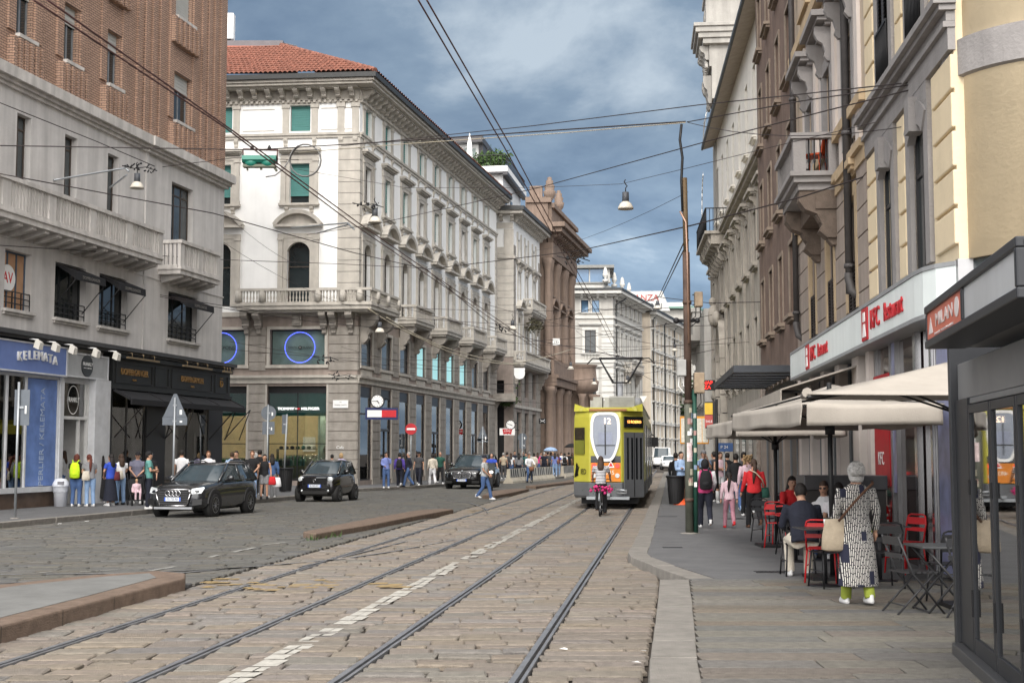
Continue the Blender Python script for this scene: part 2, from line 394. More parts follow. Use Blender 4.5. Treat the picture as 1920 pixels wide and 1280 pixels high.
for (a, b, w_) in (((200,1081),(256,1073),9),((282,1070),(330,1062),8),((372,1050),(412,1040),8),((436,1035),(480,1026),8),((490,1022),(540,1016),6),((45,1076),(100,1072),7),((150,1072),(225,1068),6),((620,1000),(700,985),5),((900,972),(940,969),3),((870,968),(888,964),4),((1010,925),(1085,922),4),((800,927),(990,919),2.5),((300,945),(560,930),2.5),((0,997),(270,966),2.5),((1090,995),(1108,992),2)):
 p, q = G(*a), G(*b); t = (q-p).normalized(); n = Vector((-t.y,t.x,0)); hwid = w_ / 2 / F * p.y * (1.87/p.y*0 + 1) * 1.4
 k = max(2, int((q-p).length / .5)); rr = random.Random(int(a[0]))
 for i in range(k):
  if rr.random() < .3: continue
  s0 = p + (q-p) * (i / k); s1 = p + (q-p) * ((i+.93) / k)
  m.add([s0+n*hwid*rr.uniform(.6,1)+Vector((0,0,.009)), s1+n*hwid+Vector((0,0,.009)), s1-n*hwid*rr.uniform(.5,1)+Vector((0,0,.009)), s0-n*hwid+Vector((0,0,.009))], [(0,1,2,3)])
struct(m.build('road_worn_line', m_paintw))
m = M(); rr = random.Random(12)
for cx, cy, hgt, n_ in ((425,1094,14,12),(512,1097,16,10),(600,1095,12,10),(720,1097,10,8),(905,958,5,10),(960,962,4,8)):
 for k in range(n_):
  p = G(cx + rr.uniform(-40,40), cy + rr.uniform(-hgt/2,hgt/2)*1.3); a = rr.uniform(.05,.16); b = rr.uniform(.05,.12)
  m.add([(p.x-a,p.y-b,.0088+k*1e-4),(p.x+a*.8,p.y-b*.7,.0088+k*1e-4),(p.x+a,p.y+b,.0088+k*1e-4),(p.x-a*.7,p.y+b*.8,.0088+k*1e-4)], [(0,1,2,3)])
struct(m.build('road_yellow_letters', m_painty))
m = M(); rr = random.Random(31)
for (px, py, s_) in ((1058,1219,.05),(1192,1246,.045),(1168,985,.05),(1207,1224,.04),(163,978,.07),(112,983,.06)):
 p = G(px, py); 
 vs = [(p.x + s_*rr.uniform(.6,1.2)*cos(k*pi/3), p.y + s_*rr.uniform(.5,1)*sin(k*pi/3), .014 + rr.uniform(0,.02)) for k in range(6)]
 tag(M().add(vs + [(p.x,p.y,.03)], [(k,(k+1)%6,6) for k in range(6)]).build('paper_scrap', m_white), 'small crumpled white paper scrap lying on the paving', 'litter', 'paper scraps on the ground')
def island(name, front, back, h, top, label=None, inner=None):
 poly = [(p.x, p.y) for p in front + back]
 mm = M().mi(0).prism(poly, -.05, h)
 o = mm.build(name, [m_kerbr, top], None, bevel=.025); struct(o)
 if inner:
  struct(M().prism([(p.x, p.y) for p in inner], h - .05, h + .006).build('island_asphalt', m_asph2))
 m2 = M()
 for i in range(len(front) - 1):
  a, b = front[i], front[i+1]; n_ = max(1, int((b-a).length / 1.25)); t = (b-a).normalized(); nn = Vector((t.y, -t.x, 0))
  for k in range(1, n_ + 1):
   p = a + (b-a) * (k / n_); m2.add([p+nn*.004+Vector((0,0,-.02)), p+nn*.004+t*.014+Vector((0,0,-.02)), p+nn*.004+t*.014+Vector((0,0,h-.01)), p+nn*.004+Vector((0,0,h-.01))], [(0,1,2,3)])
   m2.add([p+Vector((0,0,h+.004)), p+t*.014+Vector((0,0,h+.004)), p+t*.014-nn*.34+Vector((0,0,h+.004)), p-nn*.34+Vector((0,0,h+.004))], [(0,1,2,3)])
 struct(m2.build('island_joints', m_joint))
fr = [Vector((-5.85,9,0)), Vector((-5.35,11.5,0)), Vector((-5.03,13.3,0)), Vector((-4.72,16,0)), Vector((-4.44,18.3,0))]
bk = [Vector((-4.6,19.0,0)), Vector((-5.1,19.4,0)), Vector((-5.8,18.8,0)), Vector((-6.6,17.4,0)), Vector((-7.2,15.0,0)), Vector((-7.8,9,0))]
inn = [Vector((-6.15,9,0)), Vector((-5.66,11.5,0)), Vector((-5.34,13.3,0)), Vector((-5.03,16,0)), Vector((-4.83,18.3,0)), Vector((-5.1,18.95,0)), Vector((-5.6,18.4,0)), Vector((-6.3,17.2,0)), Vector((-6.9,15,0)), Vector((-7.5,9,0))]
island('kerb_island', fr, bk, .17, m_asph2, None, inn)
island('kerb_island', [Vector((-4.2,28.8,0)), Vector((-3.4,32.5,0)), Vector((-2.6,37,0)), Vector((-1.79,41.1,0))], [Vector((-2.1,41.5,0)), Vector((-2.9,40.2,0)), Vector((-3.85,34.8,0)), Vector((-4.6,29.6,0))], .13, m_kerbr)
island('kerb_island', [Vector((-.7,53.6,0)), Vector((.1,58.5,0)), Vector((.81,63.7,0))], [Vector((.2,63.9,0)), Vector((-.9,60,0)), Vector((-1.2,54.2,0))], .14, m_kerbr)
island('kerb_island', [Vector((1.22,68.4,0)), Vector((2.5,74,0)), Vector((3.95,80,0)), Vector((6.5,100,0))], [Vector((5.6,100,0)), Vector((3.1,80,0)), Vector((.7,69,0))], .14, m_kerbr)
m = M(); rr = random.Random(2)
for (cx, cy, n_) in ((-4.27,28.75,26), (-3.95,29.8,34), (-4.1,29.2,14)):
 for k in range(n_):
  a = rr.uniform(0, 2*pi); l = rr.uniform(.05,.16); b = Vector((cx + rr.uniform(-.16,.16), cy + rr.uniform(-.25,.1), 0)); t = b + Vector((cos(a)*l*.7, sin(a)*l*.7, l)); s_ = Vector((-sin(a), cos(a), 0)) * .012
  m.add([b-s_, b+s_, t], [(0,1,2)])
tag(m.build('weeds', mat('weed_green', (.05,.10,.025), .8)), 'tufts of green weeds at the foot of the granite traffic island', 'weeds')['kind'] = 'stuff'
FX = lambda y: 6.17 + .096 * (y - 20.4)
def kerbline(name, pl, y0, y1, w_, h, side, m, seed, step=1.35):
 rr = random.Random(seed); mm = M(); y = y0
 while y < y1:
  l = step * rr.uniform(.75, 1.25); yb = min(y + l, y1)
  xa, xb = interp(pl, y), interp(pl, yb - .015); z = h + rr.uniform(-.004, .004)
  a = rr.uniform(-.012,.012)
  mm.add([(xa+a,y,-.05),(xb+a,yb-.015,-.05),(xb+a+side*w_,yb-.015,-.05),(xa+a+side*w_,y,-.05),(xa+a+side*.02,y,z),(xb+a+side*.02,yb-.015,z),(xb+a+side*w_,yb-.015,z),(xa+a+side*w_,y,z)],
               [(0,1,5,4),(1,2,6,5),(2,3,7,6),(3,0,4,7),(4,5,6,7)])
  y = yb
 return struct(mm.build(name, m, None, bevel=.012))
KR2 = [(0, .05), (11, 1.1), (18.6, 2.02), (20.6, 2.25)]
KR3 = [(20.6, 2.2), (21.3, 2.1), (22.2, 1.98), (23.3, 1.98), (27, 2.45), (41.8, 4.23), (56.9, 6.06), (160, 18.4)]
kerbline('kerb_right', KR2, 9, 18.6, .42, .12, 1, m_kerb, 3)
kerbline('kerb_stop', KR3, 18.6, 120, .36, .12, 1, m_kerb, 4)
poly = [(interp(KR3, y) + .3 if y > 18.6 else interp(KR2, y) + .4, y) for y in (8, 12, 18.6, 20.6, 21.3, 23.3, 27, 41.8, 56.9, 120, 160)]
struct(M().prism(poly + [(24, 160), (20, 8)], -.05, .09).build('pavement_bed', m_joint))
SLAB = [(.150,.141,.127), (.16,.149,.132), (.138,.133,.125), (.172,.145,.118), (.148,.14,.128), (.13,.128,.124), (.16,.139,.117), (.178,.166,.145)]
stones('pavement_slabs', [([(8,1.2),(11,1.52),(18.6,2.46)], [(8,9),(18.6,9)])], 8.6, 18.55, (.26, .44), (.8, 2.2), SLAB, m_set, zt=.12, gap=.006, jit=.007, hj=.003, bev=.008, seed=9)
pl = [(interp(KR3, y) + .36, y) for y in (18.62, 20.6, 21.3, 22.2, 23.3, 27, 41.8, 56.9, 120)]
struct(M().prism(pl + [(24, 120), (9, 18.62)], .05, .122).build('pavement_asphalt', m_asph))
for (px, py, w_, d_) in ((1262,1026,.34,.12),(1450,1072,.5,.2),(1377,972,.55,.5),(1252,968,.5,.1)):
 p = G(px, py, .122); mm = M()
 for k in range(9): mm.box(p.x - w_/2 + w_*k/9, p.x - w_/2 + w_*(k+.6)/9, p.y - d_/2, p.y + d_/2, .118, .128)
 mm.box(p.x-w_/2-.02, p.x+w_/2, p.y-d_/2-.02, p.y-d_/2, .118, .129); mm.box(p.x-w_/2-.02, p.x+w_/2, p.y+d_/2, p.y+d_/2+.02, .118, .129)
 tag(mm.build('drain_grate', m_iron), {1262:'small iron drain grate beside the rounded kerb corner',1450:'iron grate in the asphalt in front of the cafe tables',1377:'iron cover in the asphalt where the girl walks',1252:'thin iron grate beside the litter bin'}[px], 'drain grate')
for y0, y1, sd_ in ((20, 53.5, 1), (53.5, 75, 2), (75, 120, 3)): kerbline('kerb_left', KL, y0, y1, -.32, .14, 1, m_kerb, 6 + sd_, 1.1)
pl = [(interp(KL, y) - .28, y) for y in (20, 33.07, 41.1, 53.6, 63.2, 69.8, 75, 81, 101, 160)]
struct(M().prism(pl + [(-10, 160), (-40, 160), (-40, 20)], -.05, .142).build('pavement_left', m_asph))
# ---------------------------------------------------------------- FACADE TOOLS
class Fr:
 """a facade plane of a building: x runs left to right as one faces it, y goes into the building, z up"""
 def __init__(s, root, o=(0, 0), a=0.0): s.r = root; s.o = o; s.a = a
 def loc(s, x=0, z=0, d=0): return (s.o[0] + x*cos(s.a) - d*sin(s.a), s.o[1] + x*sin(s.a) + d*cos(s.a), z)
 SPLIT = {'rusticated_pier','string_course','brick_rib','cornice_bracket','eave_bracket','pilaster','ground_pier','shop_pier','attic_pilaster','panel_moulding','balcony_bracket','window_arch','stall_riser','wall_picture','poster_panel','mirror_strip','shop_opening','stone_trim','pilaster_strip','scroll','balustrade','rooftop_glazing','upper_panel'}
 def put(s, m, name, mats, x=0, z=0, d=0, bevel=0):
  if name in Fr.SPLIT:
   P = m.pieces(.06 if name != 'cornice_bracket' else .0)
   if 1 < len(P) <= 100:
    for p in P: o = p.build(name, mats, s.r, s.loc(x, z, d), s.a, bevel)
    return o
  return s.put1(m, name, mats, x, z, d, bevel)
 def put1(s, m, name, mats, x=0, z=0, d=0, bevel=0): return m.build(name, mats, s.r, s.loc(x, z, d), s.a, bevel)
 def cp(s, proto, x, z, d=0): return dup(proto, s.r, s.loc(x, z, d), s.a)
 def world(s, x=0, z=0, d=0): return s.r.matrix_basis @ Vector(s.loc(x, z, d))
 def rz(s): return s.a + s.r.rotation_euler.z
def wallm(x0, x1, z0, z1, ops, dep=.3, m=None):
 m = m or M(); xs = sorted({x0, x1, *[v for o in ops for v in o[:2]]}); zs = sorted({z0, z1, *[v for o in ops for v in o[2:4]]})
 xs = [x for x in xs if x0 <= x <= x1]; zs = [z for z in zs if z0 <= z <= z1]
 for a, b in zip(xs, xs[1:]):
  for c, d in zip(zs, zs[1:]):
   cx, cz = (a+b)/2, (c+d)/2
   if any(o[0] < cx < o[1] and o[2] < cz < o[3] for o in ops): continue
   m.add([(a,0,c),(b,0,c),(b,0,d),(a,0,d)], [(0,1,2,3)])
 for a, b, c, d in [o[:4] for o in ops]:
  for q in (((a,0,c),(a,dep,c),(a,dep,d),(a,0,d)), ((b,0,c),(b,0,d),(b,dep,d),(b,dep,c)), ((a,0,c),(b,0,c),(b,dep,c),(a,dep,c)), ((a,0,d),(a,dep,d),(b,dep,d),(b,0,d))):
   m.add(q, [(0,1,2,3)])
 return m
def hood_flat(m, w, z, pr, h=.28):
 m.box(-w/2, w/2, -pr, 0, z + h*.55, z + h); m.box(-w/2+.06, w/2-.06, -pr*.75, 0, z + h*.25, z + h*.53); m.box(-w/2+.14, w/2-.14, -pr*.4, 0, z, z + h*.23)
def hood_arch(m, w, z, pr, rise):
 m.box(-w/2, w/2, -pr, 0, z, z + .13)
 n = 14; r = ((w/2)**2 + rise**2) / (2*rise); c = z + .13 + rise - r; a0 = math.asin(min(1, (w/2)/r))
 if r < w/2 or rise > w/2: a0 = pi - a0
 def arc(rr, y): return [(rr*sin(-a0 + 2*a0*k/n), y, c + rr*cos(-a0 + 2*a0*k/n)) for k in range(n+1)]
 A, B, C, D = arc(r+.05, -pr-.05), arc(r-.15, -pr-.02), arc(r-.15, 0), arc(r+.05, 0)
 for k in range(n):
  for P, Q in ((A, B), (B, C), (D, A)): m.add([P[k], P[k+1], Q[k+1], Q[k]], [(0,1,2,3)])
 m.add([A[0], B[0], C[0], D[0]], [(0,1,2,3)]); m.add([A[n], B[n], C[n], D[n]], [(0,1,2,3)])
 T_ = arc(r-.14, -pr*.25); m.add(T_, [tuple(range(n+1))])
def archfill(m, w, h, y0, y1):
 """stone spandrels that turn a square opening into a round-headed one"""
 r = w/2; n = 9
 for sgn in (-1, 1):
  arc = [(sgn*r*cos(k*pi/2/n), h - r + r*sin(k*pi/2/n)) for k in range(n+1)]
  for k in range(n):
   (xa, za), (xb, zb) = arc[k], arc[k+1]
   m.add([(xa,y0,za),(xb,y0,zb),(xb,y0,h+.02),(xa,y0,h+.02)], [(0,1,2,3)])
   m.add([(xa,y0,za),(xb,y0,zb),(xb,y1,zb),(xa,y1,za)], [(0,1,2,3)])
def console(m, x, y0, z, w, d, h):
 """a scrolled bracket under a sill, hood or cornice; its top at z"""
 pr = [(y0, z), (y0-d, z), (y0-d*1.02, z-h*.22), (y0-d*.85, z-h*.4), (y0-d*.55, z-h*.5), (y0-d*.42, z-h*.72), (y0-d*.5, z-h*.86), (y0-d*.3, z-h), (y0, z-h)]
 m.prismx(pr, x - w/2, x + w/2)
def baluster_row(m, x0, x1, y, z0, z1, step=.17, r=.055, n=6):
 k = max(1, int((x1-x0)/step)); h = z1 - z0
 for i in range(k):
  x = x0 + (i+.5)*(x1-x0)/k
  m.lathe([(r*.9,0),(r*.9,h*.08),(r*.45,h*.16),(r,h*.34),(r*.5,h*.62),(r*.38,h*.78),(r*.8,h*.88),(r*.8,h)], (x, y, z0), n)
def window(w, h, stone, dep=.3, sw=.2, pr=.06, sill=.1, hood=None, hw=None, hz=.25, hpr=.32, rise=.4, arch=False, frame=None, nv=1, nh=(0.68,), pane=None, shut=0, shutm=None, cons=False, pil=False, keystone=False, louver=None, rail=False, botshut=0):
 """a window whose origin is the middle of the foot of the opening, on the wall face"""
 m = M()
 if sw:
  m.box(-w/2-sw, -w/2, -pr, .02, 0, h); m.box(w/2, w/2+sw, -pr, .02, 0, h); m.box(-w/2-sw, w/2+sw, -pr-.004, .02, h, h+sw)
  if pil:
   for sg in (-1, 1):
    x = sg*(w/2+sw+.14); m.box(x-.13, x+.13, -pr-.05, .02, 0, h+.1); m.box(x-.17, x+.17, -pr-.09, .02, h+.1, h+.2); m.box(x-.16, x+.16, -pr-.08, .02, 0, .16)
   m.box(-w/2-sw-.3, w/2+sw+.3, -pr-.03, .02, h+.21, h+.45)
 if sill:
  e = sw + (.36 if pil else .12)
  m.box(-w/2-e, w/2+e, -pr-.16, .0, -sill, -.003); m.box(-w/2-e+.05, w/2+e-.05, -pr-.08, .0, -sill-.08, -sill-.003)
  if cons:
   for sg in (-1, 1): console(m, sg*(w/2+sw*.6+.02), 0, -sill-.083, .2, .16, .3)
 if hood:
  if hood == 'flat': hood_flat(m, hw, h+sw+hz, hpr)
  else: hood_arch(m, hw, h+sw+hz, hpr, rise)
  if hz > .2 and not pil:
   for sg in (-1, 1): console(m, sg*(w/2+sw*.6), -.02, h+sw+hz-.002, .14, hpr*.75, max(.3, hz*1.5))
 if arch: archfill(m, w+.02, h, -pr*.8, dep-.02)
 if keystone: m.box(-.12, .12, -pr-.1, .02, h-.1, h+.3)
 if not m.v: m.box(-w/2, w/2, 0.01, dep-.02, -.03, .02)
 o = m.build('window', stone, None)
 y = dep - .08
 if frame:
  f = M(); t = .055
  f.box(-w/2, -w/2+t, y, y+.06, 0, h); f.box(w/2-t, w/2, y, y+.06, 0, h); f.box(-w/2+t, w/2-t, y, y+.06, 0, t); f.box(-w/2+t, w/2-t, y, y+.06, h-t, h)
  for k in range(nv): x = -w/2 + w*(k+1)/(nv+1); f.box(x-.03, x+.03, y+.003, y+.055, t, h-t)
  for q in nh: f.box(-w/2+t, w/2-t, y+.006, y+.05, h*q-.03, h*q+.03)
  f.build('frame', frame, o)
 if pane:
  M().box(-w/2, w/2, y+.03, y+.045, 0, h).build('pane', pane, o)
 if shut:
  s = M(); k = int(h*shut/.06)
  zz0 = h*(1-shut)
  for i in range(k): s.box(-w/2+.02, w/2-.02, y-.045+.012*(i % 2), y-.02, zz0 + i*h*shut/k, zz0 + (i+1)*h*shut/k - .004)
  s.box(-w/2+.02, w/2-.02, y-.06, y-.02, zz0-.05, zz0)
  s.build('roller_blind', shutm, o)
 if louver:
  s = M()
  for sg in (-1, 1):
   x0 = sg*(w/2 - w/4); hh = h if not botshut else h*botshut
   s.box(x0-w/4+.01, x0-w/4+.06, -.05, -.005, 0, hh); s.box(x0+w/4-.06, x0+w/4-.01, -.05, -.005, 0, hh)
   for i in range(int(hh/.07)): s.add([(x0-w/4+.06,-.045,i*.07),(x0+w/4-.06,-.045,i*.07),(x0+w/4-.06,-.005,i*.07+.06),(x0-w/4+.06,-.005,i*.07+.06)], [(0,1,2,3)])
   s.box(x0-w/4+.06, x0+w/4-.06, -.05, -.005, hh-.05, hh)
  s.build('shutter', louver, o)
 if rail:
  s = M(); s.box(-w/2, w/2, -.1, -.07, 1.0, 1.04); s.box(-w/2, w/2, -.1, -.07, .08, .11)
  for i in range(int(w/.1)+1): s.tube([(-w/2+i*.1,-.085,.08),(-w/2+i*.1,-.085,1.02)], .011, 5)
  s.build('railing', m_iron, o)
 return o
class Rep:
 """first use takes the model itself, later uses copy it"""
 ALL = []
 def __init__(s, o): s.o = o; s.used = False; Rep.ALL.append(s)
 @staticmethod
 def clean():
  for r in Rep.ALL:
   if not r.used:
    for o in list(r.o.children_recursive) + [r.o]: bpy.data.objects.remove(o)
  Rep.ALL.clear()
 def at(s, fr, x, z, d=0):
  if not s.used:
   s.used = True; s.o.parent = fr.r; s.o.location = fr.loc(x, z, d); s.o.rotation_euler = (0, 0, fr.a); return s.o
  return fr.cp(s.o, x, z, d)
# ---------------------------------------------------------------- LEFT: brick and stone apartment house over shops
m_br = brick('tan_brick', (.43,.28,.205), (.36,.23,.165), (.11,.075,.06), 1.0, .26, .085)
m_st = mat('pale_stone', (.56,.54,.525), .8, 0, .1, 1.1, .25, 18, streak=.22)
m_st2 = mat('worn_stone', (.54,.515,.49), .85, 0, .14, 1.6, .35, 24, streak=.3)
u = .2
LB = T('apartment_house', 'tall apartment house of tan ribbed brick over pale stone, shops at its foot', 'building', (-14.953-.2*6.8, 43.26-6.8, 0), atan2(1, .2))
A = Fr(LB)
bw = [(1.85,.87),(4.72,.87),(7.55,.87),(10.45,.87),(16.05,1.45)]
gw = [(2.05,.8),(4.9,.8),(7.75,.8),(10.65,.8),(16.3,1.95)]
mz = [(4.82,1.49),(7.96,1.98),(10.88,2.02),(16.54,2.62)]
ops = [(c-w_/2, c+w_/2, z, z+1.95) for c, w_ in bw for z in (14.85, 19.05, 23.1)]
A.put(wallm(-5, 20.35, 13.6, 26.5, ops, .3).add([(20.35,0,13.6),(20.35,12,13.6),(20.35,12,26.5),(20.35,0,26.5)], [(0,1,2,3)]), 'brick_wall', m_br)
m = M()
for x in (12.15,12.75,13.35,13.95,17.75,18.35,18.95,19.55): m.box(x, x+.28, -.09, .01, 13.65, 26.5)
for c, w_ in bw:
 for sg in (-1, 1): x = c + sg*(w_/2+.32); m.box(x-.2, x+.2, -.07, .01, 14.9, 26.5)
 for z in (13.66, 17.9, 22.0):
  m.box(c-w_/2-.45, c+w_/2+.45, -.16, .01, z, z+1.02)
  for k in range(6): x = c-w_/2-.42+(w_+.84)*k/5.5; m.box(x, x+.16, -.24, -.15, z, z+1.02)
 for z in (16.82, 21.02): m.box(c-w_/2-.15, c+w_/2+.15, -.035, .01, z, z+.5)
A.put(m, 'brick_rib', m_br)
gops = [(c-w_/2, c+w_/2, 10.05, 12.42) for c, w_ in gw] + [(c-w_/2, c+w_/2, 6.25, 8.08) for c, w_ in mz]
A.put(wallm(-5, 20.35, 4.3, 13.2, gops, .3).add([(20.35,0,4.3),(20.35,12,4.3),(20.35,12,13.2),(20.35,0,13.2)], [(0,1,2,3)]), 'stone_wall', m_st)
m = M(); m.box(13.1, 13.3, -.05, .01, 5.4, 13.2)
for z in (8.4,): m.box(-5, 20.4, -.03, .01, z, z+.05)
A.put(m, 'pilaster_strip', m_st)
m = M()
for a, b, d in ((-5, 13.05, 0), (13.05, 20.35, -.06)):
 m.box(a, b+.001+(.3 if b > 20 else 0), -.34+d, .05, 13.32, 13.68); m.box(a, b+(.2 if b > 20 else 0), -.2+d, .04, 13.2, 13.318); m.box(a, b+(.1 if b > 20 else 0), -.1+d, .03, 13.08, 13.198)
A.put(m, 'cornice', m_st2, bevel=.01)
A.put(M().box(-5, 20.3, .45, 12, 5.2, 26.4).box(-5, 20.3, 3.2, 12, 0, 5.2), 'core', mat('dark_interior', (.03,.03,.032), .9))
for w_, zs, cs in ((.87, (14.85, 19.05, 23.1), [c for c, q in bw if q < 1]), (1.45, (14.85, 19.05, 23.1), [16.05])):
 rp = [Rep(window(w_, 1.95, m_st2, .3, 0, 0, .12, frame=m_steel, nv=1, nh=(), pane=m_glass, shut=s_, shutm=m_blindw)) for s_ in (.3, .97)]
 for z in zs:
  for c in cs: rp[1 if (w_ > 1 and z == 19.05) or (z > 20 and c < 5) else 0].at(A, c, z, -.05)
for w_, cs in ((.8, [c for c, q in gw if q < 1]), (1.95, [16.3])):
 rp = Rep(window(w_, 2.37, m_st2, .3, 0, 0, 0, frame=m_wood, nv=1 if w_ < 1 else 2, nh=(.82,), pane=m_glassd))
 for c in cs: rp.at(A, c, 10.05)
m_awn = mat('black_awning_cloth', (.012,.012,.014), .8, bump=.1)
for i, (c, w_) in enumerate(mz):
 o = window(w_, 1.83, m_st2, .3, 0, 0, .1, frame=mat('blue_grey_frame', (.06,.09,.13), .5) if i == 0 else m_black, nv=2, nh=(), pane=m_glass if i else mat('peach_curtain', (.42,.25,.15), .8, spec=.2))
 o.parent = LB; o.location = (c, 0, 6.25)
 g = M()
 for z in (.18, .36, .54): g.box(-w_/2, w_/2, .02, .05, z, z+.03)
 for k in range(4): x = -w_/2 + w_*k/3; g.box(x-.015, x+.015, .02, .05, 0, .55)
 g.build('window_rail', m_iron, o)
 if i == 0:
  s = M().disc((-.28, .98), .42, .18, .205, 28).build('round_sticker', m_white, o)
  txt('AV', .5, mat('red_letter', (.55,.02,.03), .5), s, (-.28, .175, .98), 0, .004, sx=.85)
 else:
  t = T('window_awning', ['', 'small black awning over the mezzanine window nearest the blue sign', 'small black awning over the middle mezzanine window', 'small black awning over the mezzanine window under the short balcony'][i], 'awning', A.world(c, 8.05, 0), A.rz(), 'black mezzanine window awnings')
  mm = M(); ww = w_/2 - .02
  mm.prismx([(.12,.0),(.12,-.04),(-.72,-.36),(-.74,-.58),(-.755,-.58),(-.74,-.33)], -ww, ww)
  mm.add([(-ww,.1,-.02),(-ww,-.73,-.34),(-ww,-.74,-.58),(-ww,-.45,-.36)], [(0,1,2,3)]); mm.add([(ww,.1,-.02),(ww,-.73,-.34),(ww,-.74,-.58),(ww,-.45,-.36)], [(0,1,2,3)])
  mm.build('canopy', m_awn, t)
  for sg in (-1, 1): M().tube([(sg*(ww-.02), .1, -1.5), (sg*(ww-.02), -.72, -.56)], .016, 6).build('stay_rod', m_iron, t)
  txt('DOPPELGANGER', .15, mat('dull_letter', (.16,.15,.14), .6), t, (0, -.76, -.46), 0, .003)
def balcony(fr, x0, x1, z0, z1, d, name='balcony'):
 b = M(); b.box(x0, x1, -d, 0, z0, z0+.18); b.box(x0-.04, x1+.04, -d-.05, 0, z0+.18, z0+.24)
 k = int((x1-x0)/.72)
 for i in range(k): x = x0 + (i+.5)*(x1-x0)/k; b.prismx([(0,z0-.003),(-d+.08,z0-.003),(-d+.08,z0-.1),(-d*.5,z0-.2),(0,z0-.3)], x-.11, x+.11)
 o = fr.put(b, name, m_st2)
 p = M(); p.box(x0-.03, x1+.03, -d-.05, -d+.13, z1-.13, z1); p.box(x0, x1, -d, -d+.1, z0+.243, z0+.36)
 for s_ in (x0, x1-.1): p.box(s_, s_+.1, -d+.131, 0, z0+.243, z0+.36); p.box(s_-.03, s_+.13, -d+.131, 0, z1-.13, z1)
 n_ = max(1, round((x1-x0)/2.4)); st = (x1-x0)/n_
 for i in range(n_+1):
  x = x0 + i*st; w0 = .42 if 0 < i < n_ else .34
  a = min(max(x-w0/2, x0), x1-w0); p.box(a, a+w0, -d+.004, -d+.12, z0+.36, z1-.13)
 p.build('parapet', m_st2, o)
 bb = M(); zz = (z0+.36, z1-.13)
 for i in range(n_):
  a = x0 + i*st + .3; e = x0 + (i+1)*st - .3; q = int((e-a)/.17)
  for k in range(q): x = a + (k+.5)*(e-a)/q; bb.box(x-.036, x+.036, -d+.03, -d+.09, *zz)
 for s_ in (x0+.02, x1-.09):
  q = int((d-.2)/.17)
  for k in range(q): y = -d+.25 + k*.17; bb.box(s_, s_+.07, y-.05, y+.05, *zz)
 bb.split('balustrade', m_st2, o)
 return o
balcony(A, -5, 12.8, 8.75, 10.03, .92); balcony(A, 14.3, 17.95, 8.62, 9.93, .92)
m_marb = mat('white_marble', (.52,.53,.55), .35, 0, .14, 2.5)
A.put(M().box(-5, 20.6, -.62, .0, 5.42, 5.56).box(-5, 20.55, -.5, .0, 5.33, 5.418), 'shop_roof_strip', mat('lead_grey', (.05,.05,.052), .6))
def signboard(fr, name, label, x0, x1, z0, z1, d, bm, fm=None):
 c = fr.world((x0+x1)/2, z0, 0); t = T(name, label, 'sign', c, fr.rz()); w_ = (x1-x0)/2
 M().box(-w_, w_, -d, .0, 0, z1-z0).build('board', bm, t)
 if fm:
  f = M(); e = .05
  f.box(-w_, w_, -d-.03, -d-.002, 0, e); f.box(-w_, w_, -d-.03, -d-.002, z1-z0-e, z1-z0); f.box(-w_, -w_+e, -d-.032, -d-.002, 0, z1-z0); f.box(w_-e, w_, -d-.032, -d-.002, 0, z1-z0)
  f.build('border', fm, t)
 return t
m_blue = mat('sign_blue', (.13,.19,.42), .5, var=.06)
t = signboard(A, 'shop_sign', 'blue fascia sign reading KELEMATA in raised white letters', -1, 7.12, 4.3, 5.26, .42, m_blue, m_marb)
for k, ch in enumerate('KELEMATA'): txt(ch, .4, m_white, t, (1.25 + k*.29, -.45, .47 + .09*sin(pi*k/7)), 0, .03, sx=.95)
t2 = signboard(A, 'shop_sign', 'pale grey fascia sign with a dark round FRANKLY badge', 7.25, 10.0, 4.33, 5.15, .34, mat('sign_grey', (.36,.37,.38), .5), m_marb)
s = M().disc((-.1, .42), .36, -.385, -.342, 30).build('badge', mat('badge_dark', (.045,.05,.055), .5), t2)
txt('FRANKLY', .17, m_white, s, (-.1, -.392, .47), 0, .003, sx=.9); txt('BUBBLE TEA AND COFFEE', .045, m_white, s, (-.1, -.392, .34), 0, .002)
m_dop = mat('black_shopfront', (.014,.015,.015), .5, var=.3)
t3 = T('shop_fascia', 'black panelled fascia with gold DOPPELGANGER lettering above the corner shop', 'sign', A.world(15.4, 4.2, 0), A.rz())
m = M(); m.box(-5.1, 5.05, -.36, 0, 0, .95); m.box(-5.15, 5.15, -.46, 0, .953, 1.1); m.box(-5.15, 5.15, -.42, 0, -.12, -.003)
m.build('panel_board', m_dop, t3)
p = M()
for a, b in ((-4.9,-2.1),(-1.9,-.75),(-.5,3.2),(3.5,4.8)):
 p.box(a, b, -.39, -.361, .1, .14); p.box(a, b, -.39, -.361, .8, .84); p.box(a, a+.04, -.388, -.361, .14, .8); p.box(b-.04, b, -.388, -.361, .14, .8)
p.build('panel_trim', m_black, t3)
for x in (-3.5, 1.35): txt('DOPPELGANGER', .32, m_gold, t3, (x, -.38, .5), 0, .02, sx=.84); txt('ROMA', .1, m_gold, t3, (x, -.38, .24), 0, .01)
txt('D', .4, m_gold, t3, (4.15, -.38, .48), 0, .02); M().box(4.02, 4.28, -.39, -.362, .7, .73).build('letter_bar', m_gold, t3)
m_brass = mat('brass', (.30,.22,.13), .45, .6)
